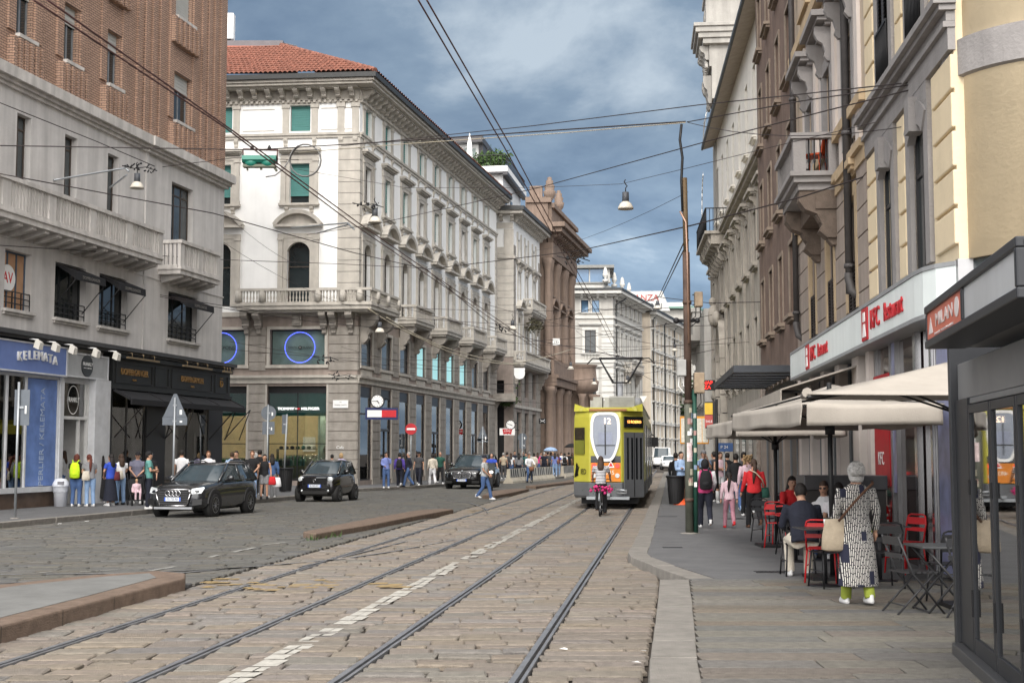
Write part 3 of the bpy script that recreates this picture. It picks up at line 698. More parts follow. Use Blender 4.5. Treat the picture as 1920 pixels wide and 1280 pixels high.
for i, (x, w_) in enumerate(((12.0, 2.4), (16.6, 2.6), (19.5, .8))):
 q = T('fascia_lamp', ['long brass strip lamp above the first gold DOPPELGANGER lettering','long brass strip lamp above the second gold DOPPELGANGER lettering','short brass strip lamp above the gold letter D panel'][i], 'lamp', A.world(x, 5.16, -.5), A.rz(), 'brass strip lamps on the black fascia')
 M().box(-w_/2, w_/2, -.2, -.1, 0, .06).build('lamp_bar', m_brass, q)
 a = M()
 for k in range(3): xx = w_*.36*(k-1); a.tube([(xx, .1, .1), (xx, -.02, .24), (xx, -.15, .2), (xx, -.15, .05)], .012, 5)
 a.build('bracket', m_brass, q)
for i, x in enumerate((4.75, 5.75, 6.8, 8.3, 9.7)):
 q = T('spotlight', ['white spotlight over the first letters of the blue sign','white spotlight over the middle of the blue sign','white spotlight at the end of the blue sign','small white spotlight over the round grey badge','small white spotlight at the far end of the grey sign'][i], 'lamp', A.world(x, 5.2, -.5), A.rz(), 'spotlights over the shop signs')
 M().tube([(0,.1,.15),(0,-.3,.12)], .02, 6).build('arm', m_white, q)
 M().add([(-.1,-.26,.12),(.1,-.26,.12),(.1,-.42,.02),(-.1,-.42,.02),(-.12,-.2,-.12),(.12,-.2,-.12),(.12,-.38,-.2),(-.12,-.38,-.2)], [(0,1,2,3),(4,7,6,5),(0,4,5,1),(1,5,6,2),(2,6,7,3),(3,7,4,0)]).build('lamp_head', mat('lamp_white', (.62,.6,.55), .6), q)
m_int = mat('shop_interior', (.48,.36,.22), .8, var=.2)
m_intw = mat('shop_interior_white', (.5,.5,.49), .8)
A.put(M().box(-5, .4, -.05, .6, .14, 4.3).box(1.1, 1.6, -.06, .4, .14, 4.3).box(3.2, 3.5, -.1, .4, .14, 4.3).box(7.1, 7.32, -.25, .5, .14, 4.3), 'shop_pier', m_marb)
A.put(M().box(3.5, 7.1, -.2, .4, .14, .62).box(.4, 1.1, -.0, .4, .14, .62), 'stall_riser', mat('brown_marble', (.11,.075,.055), .4, var=.3))
A.put(M().box(3.45, 7.12, -.34, .4, .62, .78), 'window_ledge', m_marb)
m_bposter = mat('blue_poster', (.12,.20,.45), .4, 0, .3, 1.2)
f = M()
for x in (3.5, 4.1, 5.15, 7.05): f.box(x, x+.07, -.2, -.1, .78, 4.25)
f.box(3.5, 7.1, -.2, -.1, 4.2, 4.3)
sw_ = A.put(f, 'shop_window', m_marb)
M().box(3.57, 7.05, -.14, -.125, .78, 4.2).build('pane', m_shop, sw_)
M().box(5.24, 7.03, -.15, -.142, .8, 4.18).build('poster', m_bposter, sw_)
txt('PERLIER / KELEMATA', .36, mat('poster_letter', (.35,.42,.55), .6), sw_, (6.2, -.155, 2.35), 0, .003, rx=pi/2, ry=-pi/2, sx=.95)
M().box(3.57, 5.1, .5, .55, .78, 4.2).build('back_panel', m_intw, sw_)
sh = M()
for z in (1.1, 1.5, 1.9, 2.3, 2.7): sh.box(4.2, 5.1, 0, .4, z, z+.03)
sh.build('shelf', m_white, sw_)
gd = M(); rr = random.Random(5)
for z in (1.13, 1.53, 1.93, 2.33):
 for k in range(7): x = 4.25+k*.12; h_ = rr.uniform(.1,.26); gd.box(x, x+.07, .05, .15, z, z+h_)
gd.build('packet', mat('teal_goods', (.12,.33,.36), .5, var=.5, scale=9), sw_)
dr = A.put(M().box(1.6, 1.75, 0, .1, .14, 4.2).box(3.05, 3.2, 0, .1, .14, 4.2).box(1.75, 3.05, 0, .1, 3.0, 3.12), 'shop_door', m_marb)
M().box(1.75, 3.05, .04, .055, .14, 4.2).build('pane', m_shop, dr); M().box(1.6, 3.2, 1.4, 1.45, .14, 4.2).build('back_panel', m_int, dr)
A.put(M().box(9.15, 10.2, -.36, .5, .14, 4.33).box(7.32, 9.15, -.1, .3, 4.15, 4.33), 'marble_pillar', m_marb)
f = M().box(7.32, 7.4, -.12, .0, .14, 4.15).box(9.07, 9.15, -.12, 0, .14, 4.15).box(7.4, 9.07, -.12, 0, 2.95, 3.05).box(8.95, 9.0, -.1, 0, 3.05, 4.15).box(8.55, 8.63, -.1, 0, .14, 2.95)
fd = A.put(f, 'shop_door', mat('white_frame', (.55,.55,.54), .5))
M().box(7.4, 9.07, -.06, -.045, 3.05, 4.15).build('pane', m_shop, fd)
txt('FRANKLY', .22, m_white, fd, (8.2, -.08, 3.6), 0, .003, sx=.8)
rg = M(); 
for k in range(32):
 a, b = 2*pi*k/32, 2*pi*(k+1)/32
 rg.add([(8.2+.36*cos(a),-.07,3.6+.48*sin(a)),(8.2+.36*cos(b),-.07,3.6+.48*sin(b)),(8.2+.335*cos(b),-.07,3.6+.455*sin(b)),(8.2+.335*cos(a),-.07,3.6+.455*sin(a))], [(0,1,2,3)])
rg.build('badge_ring', m_white, fd)
A.put(M().box(7.32, 9.15, 2.0, 2.1, .14, 4.2).box(7.3, 7.34, 0, 2, .14, 4.2).box(9.13, 9.17, 0, 2, .14, 4.2), 'shop_interior', m_intw)
A.put(M().box(7.35, 7.5, -.1, .3, .14, 1.6), 'red_panel', mat('red_panel', (.35,.03,.03), .5))
m_dark = mat('black_pilaster', (.012,.012,.013), .35)
A.put(M().box(10.2, 10.45, -.3, .3, .14, 4.2).box(13.3, 14.85, -.18, .3, .14, 4.2).box(18.95, 20.35, -.1, .3, .14, 4.2).box(10.45, 13.3, -.25, .25, .14, .75).box(14.85, 18.95, -.25, .25, .14, .6), 'shop_pier', m_dark)
wm = emit('warm_lamp', (1.0, .74, .42), 60.0)
for a, b, z in ((10.45, 13.3, .75), (14.85, 18.95, .6)):
 f = M().box(a, b, -.12, -.06, z, z+.08).box(a, b, -.12, -.06, 4.1, 4.2)
 for k in range(3): x = a + (b-a-.06)*k/2; f.box(x, x+.06, -.12, -.06, z, 4.2)
 w1 = A.put(f, 'shop_window', m_black)
 M().box(a, b, -.09, -.08, z, 4.2).build('pane', m_shop, w1)
A.put(M().box(10.2, 20.3, 3.0, 3.15, .14, 5.1).box(10.2, 20.3, .3, 3.0, .1, .16).box(10.2, 20.3, .3, 3.0, 4.25, 4.35).box(10.1, 10.2, .3, 3.0, .14, 4.3).box(20.25, 20.32, .3, 3, .14, 4.3), 'shop_interior', m_int)
def shop_lamp(p, label, r=.07, grp='lamps inside the shops'):
 t = T('ceiling_lamp', label, 'lamp', p, 0, grp)
 M().ell((0,0,0), r, 10, 6).build('bulb', wm, t); M().lathe([(.01,r*.8),(.05,r),(.05,r+.12),(.02,r+.13)], n=8).build('fitting', m_iron, t)
shop_lamp(A.world(11.2, 4.05, .7), 'small lit spot inside the corner shop behind the left black awning end'); shop_lamp(A.world(12.2, 4.05, .8), 'small lit spot inside the corner shop beside the crossed awning stays')
shop_lamp(A.world(17.4, 3.4, 1.3), 'bright warm lamp hanging over the mannequin with the straw hat', .12); shop_lamp(A.world(17.0, 3.45, 1.6), 'dimmer warm lamp behind the one above the straw hat', .09)
cla = emit('warm_panel_light', (1, .78, .5), 70)  # for ceiling strips added to brighten the corner shop interior
for i, x in enumerate((11.8, 15.6, 18.2)):
 t = T('ceiling_light', ['warm light strip inside the corner shop behind its first window','warm light strip inside the corner shop behind the black pilaster','warm light strip inside the corner shop over the mannequins'][i], 'lamp', A.world(x, 4.25, 1.5), A.rz(), 'lamps inside the shops')
 M().box(-.8, .8, -.1, .1, -.08, -.02).build('tube_light', cla, t); M().box(-.85, .85, -.13, .13, -.02, .05).build('fitting', m_iron, t)
def mannequin(p, rz, label, top, hat, h=1.75):
 t = T('mannequin', label, 'mannequin', p, rz)
 M().tube([(0,0,0),(0,0,.75)], .03, 8).lathe([(.2,0),(.2,.03),(.03,.05)], n=14).build('stand', m_iron, t)
 b = M(); b.rings([[(rx*cos(2*pi*j/14), ry*sin(2*pi*j/14), z) for j in range(14)] for z, rx, ry in ((.72,.15,.11),(.85,.17,.12),(1.02,.13,.1),(1.25,.18,.12),(1.4,.19,.09),(1.46,.07,.06),(1.52,.05,.05))])
 for sg in (-1, 1): b.tube([(sg*.19,0,1.38),(sg*.25,.02,1.12),(sg*.23,-.04,.9)], [.055,.045,.035], 8)
 b.build('jacket', top, t)
 if hat:
  M().ell((0,-.01,1.62), (.075,.09,.11), 12, 8).build('head', mat('mannequin_head', (.09,.07,.06), .5), t)
  M().lathe([(.17,1.68),(.17,1.69),(.1,1.7),(.095,1.78),(.06,1.8),(.0,1.8)], n=18).build('hat', mat('straw', (.55,.40,.20), .7), t)
m_or = mat('orange_cloth', (.55,.24,.05), .8)
mannequin(A.world(17.3, .75, .9), A.rz(), 'mannequin in an orange top and straw hat in the corner shop window', m_or, True)
mannequin(A.world(16.1, .75, 1.0), A.rz(), 'dark mannequin in a straw hat left of the orange one', mat('dark_cloth', (.03,.03,.035), .8), True)
mannequin(A.world(11.3, 1.15, .7), A.rz(), 'mannequin in a dark suit jacket behind the first corner shop window', mat('suit_cloth', (.02,.02,.03), .7), False)
rc = T('display_cards', 'two small cream price cards standing in the corner shop window', 'sign', A.world(18, .6, .2), A.rz())
M().box(-.15,.15,0,.02,1.0,1.55).build('card', mat('cream_card', (.5,.42,.3), .7), rc); M().box(-.95,-.65,.3,.32,1.3,1.7).build('card', MATS['cream_card'], rc)
aw = T('shop_awning', 'long black awning sloping over the corner shop windows', 'awning', A.world(15.4, 4.08, -.1), A.rz())
m = M(); m.prismx([(-.2,.0),(-.92,-.36),(-.92,-.39),(-.2,-.04)], -5.0, 5.1)
for k in range(5): x = -5.0 + 10.1*k/4; m.prismx([(-.25,.02),(-.9,-.31),(-.9,-.41),(-.25,-.08)], x-.03, x+.03)
m.box(-5.0, 5.1, -.96, -.91, -.56, -.36)
m.build('canopy', m_awn, aw)
for x in (-4.6, -2.2, -.6, 3.4, 4.9):
 for dx_ in (0, 1.6): M().tube([(x+dx_,-.1,-1.7),(x+.9,-.88,-.42)], .022, 6).build('stay_rod', m_iron, aw)
# ---------------------------------------------------------------- WHITE CORNER BUILDING
m_wst = mat('window_stone', (.46,.43,.385), .8, 0, .12, 2.2, .3, 22, streak=.2)
m_plas = mat('white_plaster', (.80,.80,.79), .85, 0, .05, .8, .1, 14, streak=.05)
m_rust = mat('rusticated_stone', (.30,.275,.245), .85, 0, .16, 2.4, .45, 26, streak=.2)
m_rust2 = mat('reddish_stone', (.30,.25,.22), .85, 0, .15, 2.0, .3, 20, streak=.22)
m_gut = mat('dark_gutter', (.035,.037,.038), .5)
m_tile = mat('roof_tile', (.21,.085,.058), .85, 0, .5, 3.5, .3, 30)
WB = T('corner_building', 'white plastered corner building with stone window surrounds and red tiled hip roof', 'building', (-8.046, 69.265, 0))
WR = Fr(WB, (0, 0), atan2(1, .208)); aL = atan2(-.096, .995); WL = Fr(WB, (0, 0), aL)
cR = [1.45 + 3.55*i for i in range(9)]; LR = 33.6
cL = [-3.2, -7.45, -11.7]; LL = -15
def joints(m, x0, x1, z0, z1, n, d=-.05, gap=.035):
 h = (z1-z0)/n
 for k in range(n): m.box(x0, x1, d, .02, z0+k*h+gap/2, z0+(k+1)*h-gap/2)
m_glowpane = emit('lit_teal_window', (.34,.62,.64), .55)  # teal brightness is put into these panes as a glow of their own
for fr, cs, x0, x1, gw_, mw_ in ((WR, cR, 0, LR, 2.05, 1.95), (WL, cL, LL, 0, 3.16, 2.93)):
 hi = [(c-.605, c+.605, 9.5, 12.88) for c in cs] + [(c-.53, c+.53, 14.94, 17.07) for c in cs] + [(c-.54, c+.54, 18.8, 20.2) for c in cs]
 fr.put(wallm(x0, x1, 9.2, 20.3, hi, .3), 'plaster_wall', m_plas)
 lo = [(c-gw_/2, c+gw_/2, .38, 5.3) for c in cs] + [(c-mw_/2, c+mw_/2, 6.4, 8.26) for c in cs]
 fr.put(wallm(x0, x1, .14, 9.2, lo, .2 if fr is WR else .35), 'stone_base', m_rust2)
 m = M()                                    # rusticated piers
 e = sorted([x0] + [v for c in cs for v in (c-gw_/2-.1, c+gw_/2+.1)] + [x1])
 for a, b in zip(e[0::2], e[1::2]):
  if b - a > .25: joints(m, a, b, .5, 5.4, 10); m.box(a, b, -.08, .02, .1, .498)
 e = sorted([x0] + [v for c in cs for v in (c-mw_/2-.22, c+mw_/2+.22)] + [x1])
 for a, b in zip(e[0::2], e[1::2]):
  if b - a > .25: joints(m, a, b, 6.1, 8.4, 5)
 fr.put(m, 'rusticated_pier', m_rust)
 m = M()
 m.box(x0, x1, -.12, .02, 5.62, 5.72); m.box(x0, x1, -.22, .02, 5.722, 5.86); m.box(x0, x1, -.1, .02, 5.44, 5.615)
 m.box(x0, x1, -.06, .02, 8.95, 9.2)
 for z in (18.42, 18.56): m.box(x0, x1, -.09 if z < 18.5 else -.15, .02, z, z+.13)
 m.box(x0, x1, -.05, .02, 20.28, 20.42); m.box(x0, x1, -.1, .02, 20.45, 20.5)
 k = int((x1-x0)/.28)
 for i in range(k): x = x0 + (i+.2)*(x1-x0)/k; m.box(x, x+.14, -.16, .02, 20.32, 20.448)
 for c in cs:
  m.box(c-gw_/2-.12, c-gw_/2, -.04, .02, .4, 5.4); m.box(c+gw_/2, c+gw_/2+.12, -.04, .02, .4, 5.4)
  m.box(c-mw_/2-.2, c+mw_/2+.2, -.12, .02, 6.24, 6.38); m.box(c-mw_/2-.16, c-mw_/2, -.06, .02, 6.382, 8.42); m.box(c+mw_/2, c+mw_/2+.16, -.06, .02, 6.382, 8.42); m.box(c-mw_/2, c+mw_/2, -.06, .02, 8.27, 8.42)
  if fr is WR: m.box(c-mw_/2+.05, c+mw_/2-.05, -.045, .02, 5.9, 6.2)
  for sg in (-1, 1): x = c + sg*.78; m.box(x-.17, x+.17, -.07, .02, 18.7, 20.05); m.box(x-.22, x+.22, -.11, .02, 20.05, 20.25); console(m, x, -.0, 18.41, .2, .13, .42)
  m.box(c-.65, c+.65, -.05, .02, 20.2, 20.26)
 fr.put(m, 'string_course', m_wst)
 m = M(); o = .98
 ext = o if fr is WR else 0
 xa, xb = (x0 - o*.95, x1+.2) if fr is WR else (x0, x1 + o*1.06)
 m.box(x0, x1, -.1, .02, 20.5, 20.97)
 m.box(x0, x1, -.72, .02, 20.98, 21.06); 
 fr.put(m, 'cornice_bed', m_wst)
 k = int((x1-x0)/.72)
 m = M()
 for i in range(k): x = x0 + (i+.5)*(x1-x0)/k; console(m, x, -.1, 20.975, .26, .58, .44)
 fr.put(m, 'cornice_bracket', m_wst)
 W1 = Rep(window(1.21, 3.38, m_wst, .3, .22, .07, 0, 'arch', 2.57, .55, hpr=.42, rise=.72, arch=True, frame=m_wood, nv=0, nh=(.62,), pane=m_glass, pil=True))
 W2 = Rep(window(1.06, 2.13, m_wst, .3, .2, .06, .12, 'flat', 2.3, .3, hpr=.36, frame=m_wood, nv=0, nh=(), pane=m_glass, shut=.78, shutm=m_blindg, cons=True, pil=True))
 W2b = Rep(window(1.06, 2.13, m_wst, .3, .2, .06, .12, 'flat', 2.3, .3, hpr=.36, frame=m_wood, nv=0, nh=(.5,), pane=m_glass, cons=True, pil=True))
 W3 = Rep(window(1.08, 1.4, m_wst, .3, .0, .05, 0, frame=m_wood, nv=0, nh=(), pane=m_glass, shut=.97, shutm=m_blindg))
 MZ = [Rep(window(mw_, 1.86, m_wst, .16 if fr is WR else .35, 0, 0, 0, frame=m_black, nv=0, nh=(), pane=q_)) for q_ in (m_teal, m_glowpane, m_glassd)]
 for i, c in enumerate(cs):
  W1.at(fr, c, 9.5); (W2 if fr is WL or i % 3 else W2b).at(fr, c, 14.94); W3.at(fr, c, 18.8)
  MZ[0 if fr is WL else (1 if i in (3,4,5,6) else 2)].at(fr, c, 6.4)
m = M(); joints(m, -1.12, .05, 9.5, 18.4, 15, -.06); WL.put(m, 'corner_quoin', m_wst)
m = M(); joints(m, -.05, .42, 9.5, 18.4, 15, -.058); WR.put(m, 'corner_quoin', m_wst)
m = M(); joints(m, LR-.55, LR, 9.5, 18.4, 18, -.05); WR.put(m, 'end_quoin', m_wst)
m = M()
for x in (-1.0, -.22): m.box(x-.18, x+.18, -.08, .02, 18.7, 20.05); m.box(x-.24, x+.24, -.13, .02, 20.05, 20.26); console(m, x, 0, 18.41, .24, .14, .45)
WL.put(m, 'attic_pilaster', m_wst)
m = M()
for c in cL[:2]: m.box(c+1.02+.1, c+3.0-.15, -.02, .015, 18.85, 18.89); m.box(c+1.12, c+2.85, -.02, .015, 20.0, 20.04)
WL.put(m, 'panel_moulding', m_wst)
def corner_pts(d, xr, xl):
 p = WR.loc(xr, 0, -d); q = WL.loc(xl, 0, -d)
 nr = Vector((sin(WR.a), -cos(WR.a))); nl = Vector((sin(WL.a), -cos(WL.a)))
 det = nr.x*nl.y - nr.y*nl.x; c = Vector(((d*nl.y - d*nr.y)/det, (nr.x*d - nl.x*d)/det))
 return [Vector(p[:2]), c, Vector(q[:2])]
def sweep(m, d0, d1, z0, z1, xr=LR+.3, xl=LL):
 A_, B_ = corner_pts(d0, xr, xl), corner_pts(d1, xr, xl)
 m.prism([tuple(v) for v in A_] + [tuple(v) for v in B_[::-1]], z0, z1)
m = M(); sweep(m, -.1, .95, 21.07, 21.2); sweep(m, -.1, 1.06, 21.203, 21.34); m.build('corona', m_wst, WB)
m = M(); sweep(m, .3, 1.2, 21.345, 21.6); m.build('gutter', m_gut, WB)
e1 = corner_pts(1.15, LR+.3, LL)
ridge = AT(528, 88, 75.5) - Vector((-8.046, 69.265, 0)); 
def tiles(a, b, c, d, n, rows, name):
 """corrugated tiles on the quad a-b (eave) c-d (ridge, above b and a)"""
 m = M(); V = []; nx = n*4
 up = ((b-a).cross(d-a)).normalized(); up = up if up.z > 0 else -up
 for r in range(rows+1):
  for l in (0, 1):
   if (r == 0 and l == 0) or (r == rows and l == 1): continue
   t = r / rows
   for i in range(nx+1):
    s_ = i/nx; p = (a.lerp(b, s_)).lerp(d.lerp(c, s_), t)
    V.append(p + up*(.10*abs(sin(pi*i/4)) + (.0 if l == 0 else .07)))
 w_ = nx+1; R_ = len(V)//w_
 m.add(V, [(r*w_+i, r*w_+i+1, (r+1)*w_+i+1, (r+1)*w_+i) for r in range(R_-1) for i in range(nx)])
 return m.build(name, m_tile, WB)
cz = 21.6; C3 = Vector((*e1[1], cz)); Lf = Vector((*e1[2], cz)); Rt = Vector((*e1[0], cz)); rl = ridge + Vector((-14, 1.3, 0)); rr_ = ridge + Vector((7.0, 30, -.4))
tiles(Lf, C3, ridge, rl, 62, 14, 'tiled_roof'); tiles(C3, Rt, rr_, ridge, 90, 14, 'tiled_roof')
m = M()
for k in range(18):
 p = C3.lerp(ridge, k/18); q = C3.lerp(ridge, (k+1.1)/18); m.tube([p+Vector((0,0,.06)), q+Vector((0,0,.12))], [.15,.12], 8)
m.build('hip_tile', m_tile, WB)
m = M(); m.box(ridge.x-14, ridge.x-.4, ridge.y+.2, ridge.y+3, ridge.z-.3, ridge.z+.12); m.build('ridge_flashing', mat('red_metal', (.42,.13,.08), .6), WB)
m = M(); m.box(ridge.x-14, ridge.x, ridge.y+.4, ridge.y+6, ridge.z+.123, ridge.z+.5); m.tube([(ridge.x-.4,ridge.y+.6,ridge.z+.5),(ridge.x+.8,ridge.y+.5,ridge.z+.2),(ridge.x+.9,ridge.y+.5,ridge.z-.3)], .03, 6); m.build('roof_cap', mat('grey_metal', (.13,.12,.13), .5), WB)
p0 = WL.loc(LL, 0, .5); p1 = WR.loc(.62, 0, .5); p2 = WR.loc(LR-.02, 0, .5)
M().prism([p1[:2], p2[:2], (p2[0]-14, p2[1]+2), (p0[0], p0[1]+20), p0[:2]], 5.5, 21).build('core', MATS['dark_interior'], WB)
WR.put(M().box(LR-.3, LR, .001, 9, .14, 21.0), 'end_wall', m_plas)
def stone_balcony(fr, root_name, x0, x1, d, z0=9.21, z1=10.32, parts=None):
 b = M(); b.box(x0, x1, -d, 0, z0, z0+.2); b.box(x0-.05, x1+.05, -d-.06, 0, z0+.203, z0+.29)
 b.box(x0+.1, x1-.1, -d+.12, 0, z0-.12, z0-.002)
 o = fr.put(b, 'balcony', m_wst)
 p = M(); p.box(x0-.04, x1+.04, -d-.04, -d+.2, z1-.14, z1)
 for s_ in (x0, x1-.18): p.box(s_, s_+.18, -d+.201, 0, z1-.14, z1); p.box(s_, s_+.18, -.2, -.0, z0+.292, z1-.142)
 p.box(x0, x1, -d, -d+.16, z0+.292, z0+.4)
 for s_ in (x0, x1-.18): p.box(s_, s_+.18, -d+.161, 0, z0+.292, z0+.4)
 for x in (x0, x1-.5): p.box(x, x+.5, -d, -d+.18, z0+.402, z1-.142)
 p.build('parapet', m_wst, o)
 q = M(); baluster_row(q, x0+.55, x1-.55, -d+.08, z0+.402, z1-.142)
 for s_ in (x0+.09, x1-.09):
  for k in range(3): q.lathe([(.05,0),(.025,.1),(.055,.2),(.025,.42),(.05,z1-z0-.544)], (s_, -d+.35+k*.2, z0+.402), 6)
 q.split('balustrade', m_wst, o)
 r = M()
 for x in (x0+.45, x1-.45):
  console(r, x, -.05, z0-.12, .34, d*.8, 1.1); console(r, x, -.05, z0-.6, .26, d*.5, .9)
 r.split('bracket', m_rust, o, .03)
 return o
for c in (cR[2], cR[4], cR[6], cR[8]): stone_balcony(WR, '', c-1.75+.45, c+2.2+.45 if c < cR[8] else c+2.0+.45, 1.1)
b = M(); sweep(b, 0, 1.0, 9.21, 9.41, 4.2, -6.2); sweep(b, 0, 1.06, 9.413, 9.5, 4.25, -6.25); sweep(b, 0, .8, 9.09, 9.208, 4.1, -6.1)
cb = b.build('corner_balcony', m_wst, WB)
p = M(); sweep(p, .84, 1.04, 10.18, 10.32, 4.24, -6.24); sweep(p, .86, 1.02, 9.503, 9.6, 4.2, -6.2)
for fr, xs in ((WL, (-6.1, -4.85, -1.9, -.6, .3)), (WR, (.2, 2.0, 4.0))):
 for x in xs:
  l = fr.loc(x, 0, -.94); p.lathe([(.2,9.603),(.2,10.177)], (l[0], l[1], 0), 4)
p.build('parapet', m_wst, cb)
q = M()
for fr, segs in ((WL, ((-5.9,-5.05),(-4.65,-2.1),(-1.7,-.8),(-.4,.15))), (WR, ((-.7,.05),(.4,1.8),(2.2,3.8)))):
 for a, e in segs:
  k = int((e-a)/.17)
  for i in range(k): l = fr.loc(a+(i+.5)*(e-a)/k, 0, -.94); q.lathe([(.05,0),(.05,.05),(.026,.1),(.056,.2),(.026,.4),(.05,.5),(.05,.575)], (l[0], l[1], 9.602), 6)
q.split('balustrade', m_wst, cb, .12)
r = M(); 
for x in (-5.9, -5.25, -1.75, -1.25, -.35): console(r, x, -.05, 9.09, .36, .8, .75); console(r, x, -.05, 8.5, .24, .32, .5)
r.box(-3.45, -2.95, -.25, .0, 8.45, 9.05); r.box(-3.35, -3.05, -.32, 0, 8.55, 8.95)
WL.put(r, 'balcony_bracket', m_rust)
r = M()
for x in (.5, 3.4): console(r, x, -.05, 9.09, .4, .85, 1.5); console(r, x, -.05, 8.3, .3, .5, .8)
WR.put(r, 'balcony_bracket', m_rust)
for i, c in enumerate(cL[:2]):
 f = M(); a, b = c-1.58, c+1.58
 f.box(a, a+.07, .2, .3, .38, 5.3); f.box(b-.07, b, .2, .3, .38, 5.3); f.box(a+.07, b-.07, .2, .3, 4.95, 5.3); f.box(a+.07, b-.07, .2, .3, .38, .5); f.box(a+.07, b-.07, .21, .29, 2.28, 2.32); f.box(c-.02, c+.02, .21, .29, .5, 4.95)
 s = WL.put(f, 'shop_window', m_black)
 M().box(a+.07, b-.07, .24, .25, .5, 4.95).build('pane', m_shop, s)
 M().box(a+.07, b-.07, .3, .32, 3.75, 4.95).build('green_panel', mat('green_panel', (.03,.16,.13), .3), s)
 M().box(a+.07, b-.07, .3, .32, .5, 1.15).build('low_panel', mat('olive_panel', (.10,.095,.05), .5), s)
ts = T('shop_lettering', 'white letters TOMMY HILFIGER with a little flag above the side street window', 'sign', WL.world(-3.2, 4.12, .18), aL)
txt('TOMMY', .2, emit('lit_letter', (.9,.9,.88), 1.2), ts, (-.62, 0, 0), 0, .02, sx=1.25); txt('HILFIGER', .2, MATS['lit_letter'], ts, (.68, 0, 0), 0, .02, sx=1.2)
f = M().mi(0).box(-.13, -.005, -.03, .02, -.045, .05).mi(1).box(.0, .12, -.03, .02, -.045, .05); f.build('flag', [m_white, mat('flag_red', (.55,.02,.03), .5)], ts)
WL.put(M().box(LL, -.1, 5.0, 5.2, .14, 5.4).box(LL, -.4, .4, 5.0, 5.3, 5.4).box(LL, -.4, .4, 5.0, .12, .2), 'shop_interior', mat('tan_interior', (.42,.33,.2), .8, var=.1))
WL.put(M().box(-4.1, -3.4, 4.9, 4.97, 1.9, 2.7).box(-2.9, -2.3, 4.9, 4.97, 1.8, 2.75), 'wall_picture', m_intw)
la = emit('shop_ceiling_light', (1, .85, .62), 110)
for i, (x, y, lb) in enumerate(((-4.3, 1.2, 'lit ceiling strip at the left of the clothes shop'), (-2.6, 2.0, 'lit ceiling strip over the clothes racks'), (-7.4, 1.8, 'lit ceiling strip behind the half hidden shop window'))):
 t = T('ceiling_light', lb, 'lamp', WL.world(x, 5.24, y), aL, 'lights inside the clothes shop')
 M().box(-.7, .7, -.06, .06, -.12, -.05).build('tube_light', la, t); M().box(-.75, .75, -.09, .09, -.05, .04).build('fitting', m_iron, t)
def rack(p, rz, label, w_, seed, cols):
 t = T('clothes_rack', label, 'clothes rack', p, rz, 'clothes racks in the shop windows'); rr = random.Random(seed)
 m = M(); m.tube([(-w_/2,0,0),(-w_/2,0,1.35),(w_/2,0,1.35),(w_/2,0,0)], .016, 6)
 for x in (-w_/2, w_/2): m.tube([(x,-.25,.02),(x,.25,.02)], .016, 6)
 m.build('rail', m_chrome, t)
 k = int(w_/.09)
 for i in range(k):
  x = -w_/2 + .06 + i*(w_-.1)/k; h_ = rr.uniform(.6,1.0); ww = rr.uniform(.16,.22)
  g = M(); g.add([(x,-.03,1.33),(x+.035,-.03,1.33),(x+.05,-ww,1.22),(x-.01,-ww,1.22),(x+.06,-ww-.02,1.3-h_),(x-.02,-ww-.02,1.3-h_),(x+.06,ww,1.3-h_),(x-.02,ww,1.3-h_),(x+.05,ww,1.22),(x-.01,ww,1.22)],
              [(0,1,2,3),(3,2,4,5),(5,4,6,7),(7,6,8,9),(9,8,1,0),(0,3,5,7,9),(1,8,6,4,2)])
  g.build('garment', rr.choice(cols), t)
GC = [mat('cloth_%d' % i, c, .9, var=.3, scale=14) for i, c in enumerate(((.04,.10,.05),(.03,.06,.05),(.10,.14,.10),(.05,.12,.11),(.03,.03,.04),(.25,.25,.22)))]
for i, (x, y, w_, z, lb) in enumerate(((-4.2, 1.0, 1.2, .2, 'rack of green clothes at the left of the lit shop window'), (-2.6, .9, 1.4, .2, 'rack of green clothes at the right of the lit shop window'), (-3.4, 2.4, 2.2, .35, 'longer rack of clothes deeper inside the lit shop'), (-7.2, 1.2, 2.0, .2, 'rack of clothes behind the half hidden shop window'))):
 rack(WL.world(x, z, y), aL, lb, w_, i, GC)
sh = T('display_shelf', 'glass shelf of folded tops and caps above the clothes racks', 'shelf', WL.world(-3.2, 2.0, 1.5), aL)
m = M().box(-1.4, 1.4, -.2, .2, 0, .03).box(-1.4,-1.37,-.2,.2,-1.8,0).box(1.37,1.4,-.2,.2,-1.8,0); m.build('board', m_glassd, sh)
rr = random.Random(3)
for k in range(9): M().ell((-1.2+k*.3,0,.1), (.12,.12,.08+.04*rr.random()), 10, 6).build('folded_top', rr.choice(GC), sh)
doors = {1, 4, 7}
for i, c in enumerate(cR):
 f = M(); a, b = c-1.02, c+1.02
 f.box(a, a+.06, .05, .15, .38, 5.3); f.box(b-.06, b, .05, .15, .38, 5.3); f.box(a+.06, b-.06, .05, .15, 4.75, 5.3); f.box(a+.06, b-.06, .05, .15, .38, .46)
 if i in doors: f.box(a+.06, b-.06, .04, .16, 3.0, 3.14); f.box(c-.04, c+.04, .04, .16, .46, 3.0); f.box(c-.5, c+.9, .17, .23, .46, 3.0)
 s = WR.put(f, 'shop_window' if i not in doors else 'shop_door', m_frame)
 M().box(a+.06, b-.06, .09, .10, .46, 4.75).build('pane', m_shop, s)
WR.put(M().box(.5, LR-.3, 2.2, 2.3, .2, 5.4).box(.5, LR-.3, .4, 2.2, 5.31, 5.4).box(.5, LR-.3, .4, 2.2, .1, .2), 'shop_interior', mat('teal_interior', (.30,.42,.38), .7, var=.5, scale=.9))  # pale teal of the glass reflections is put into the interior colour
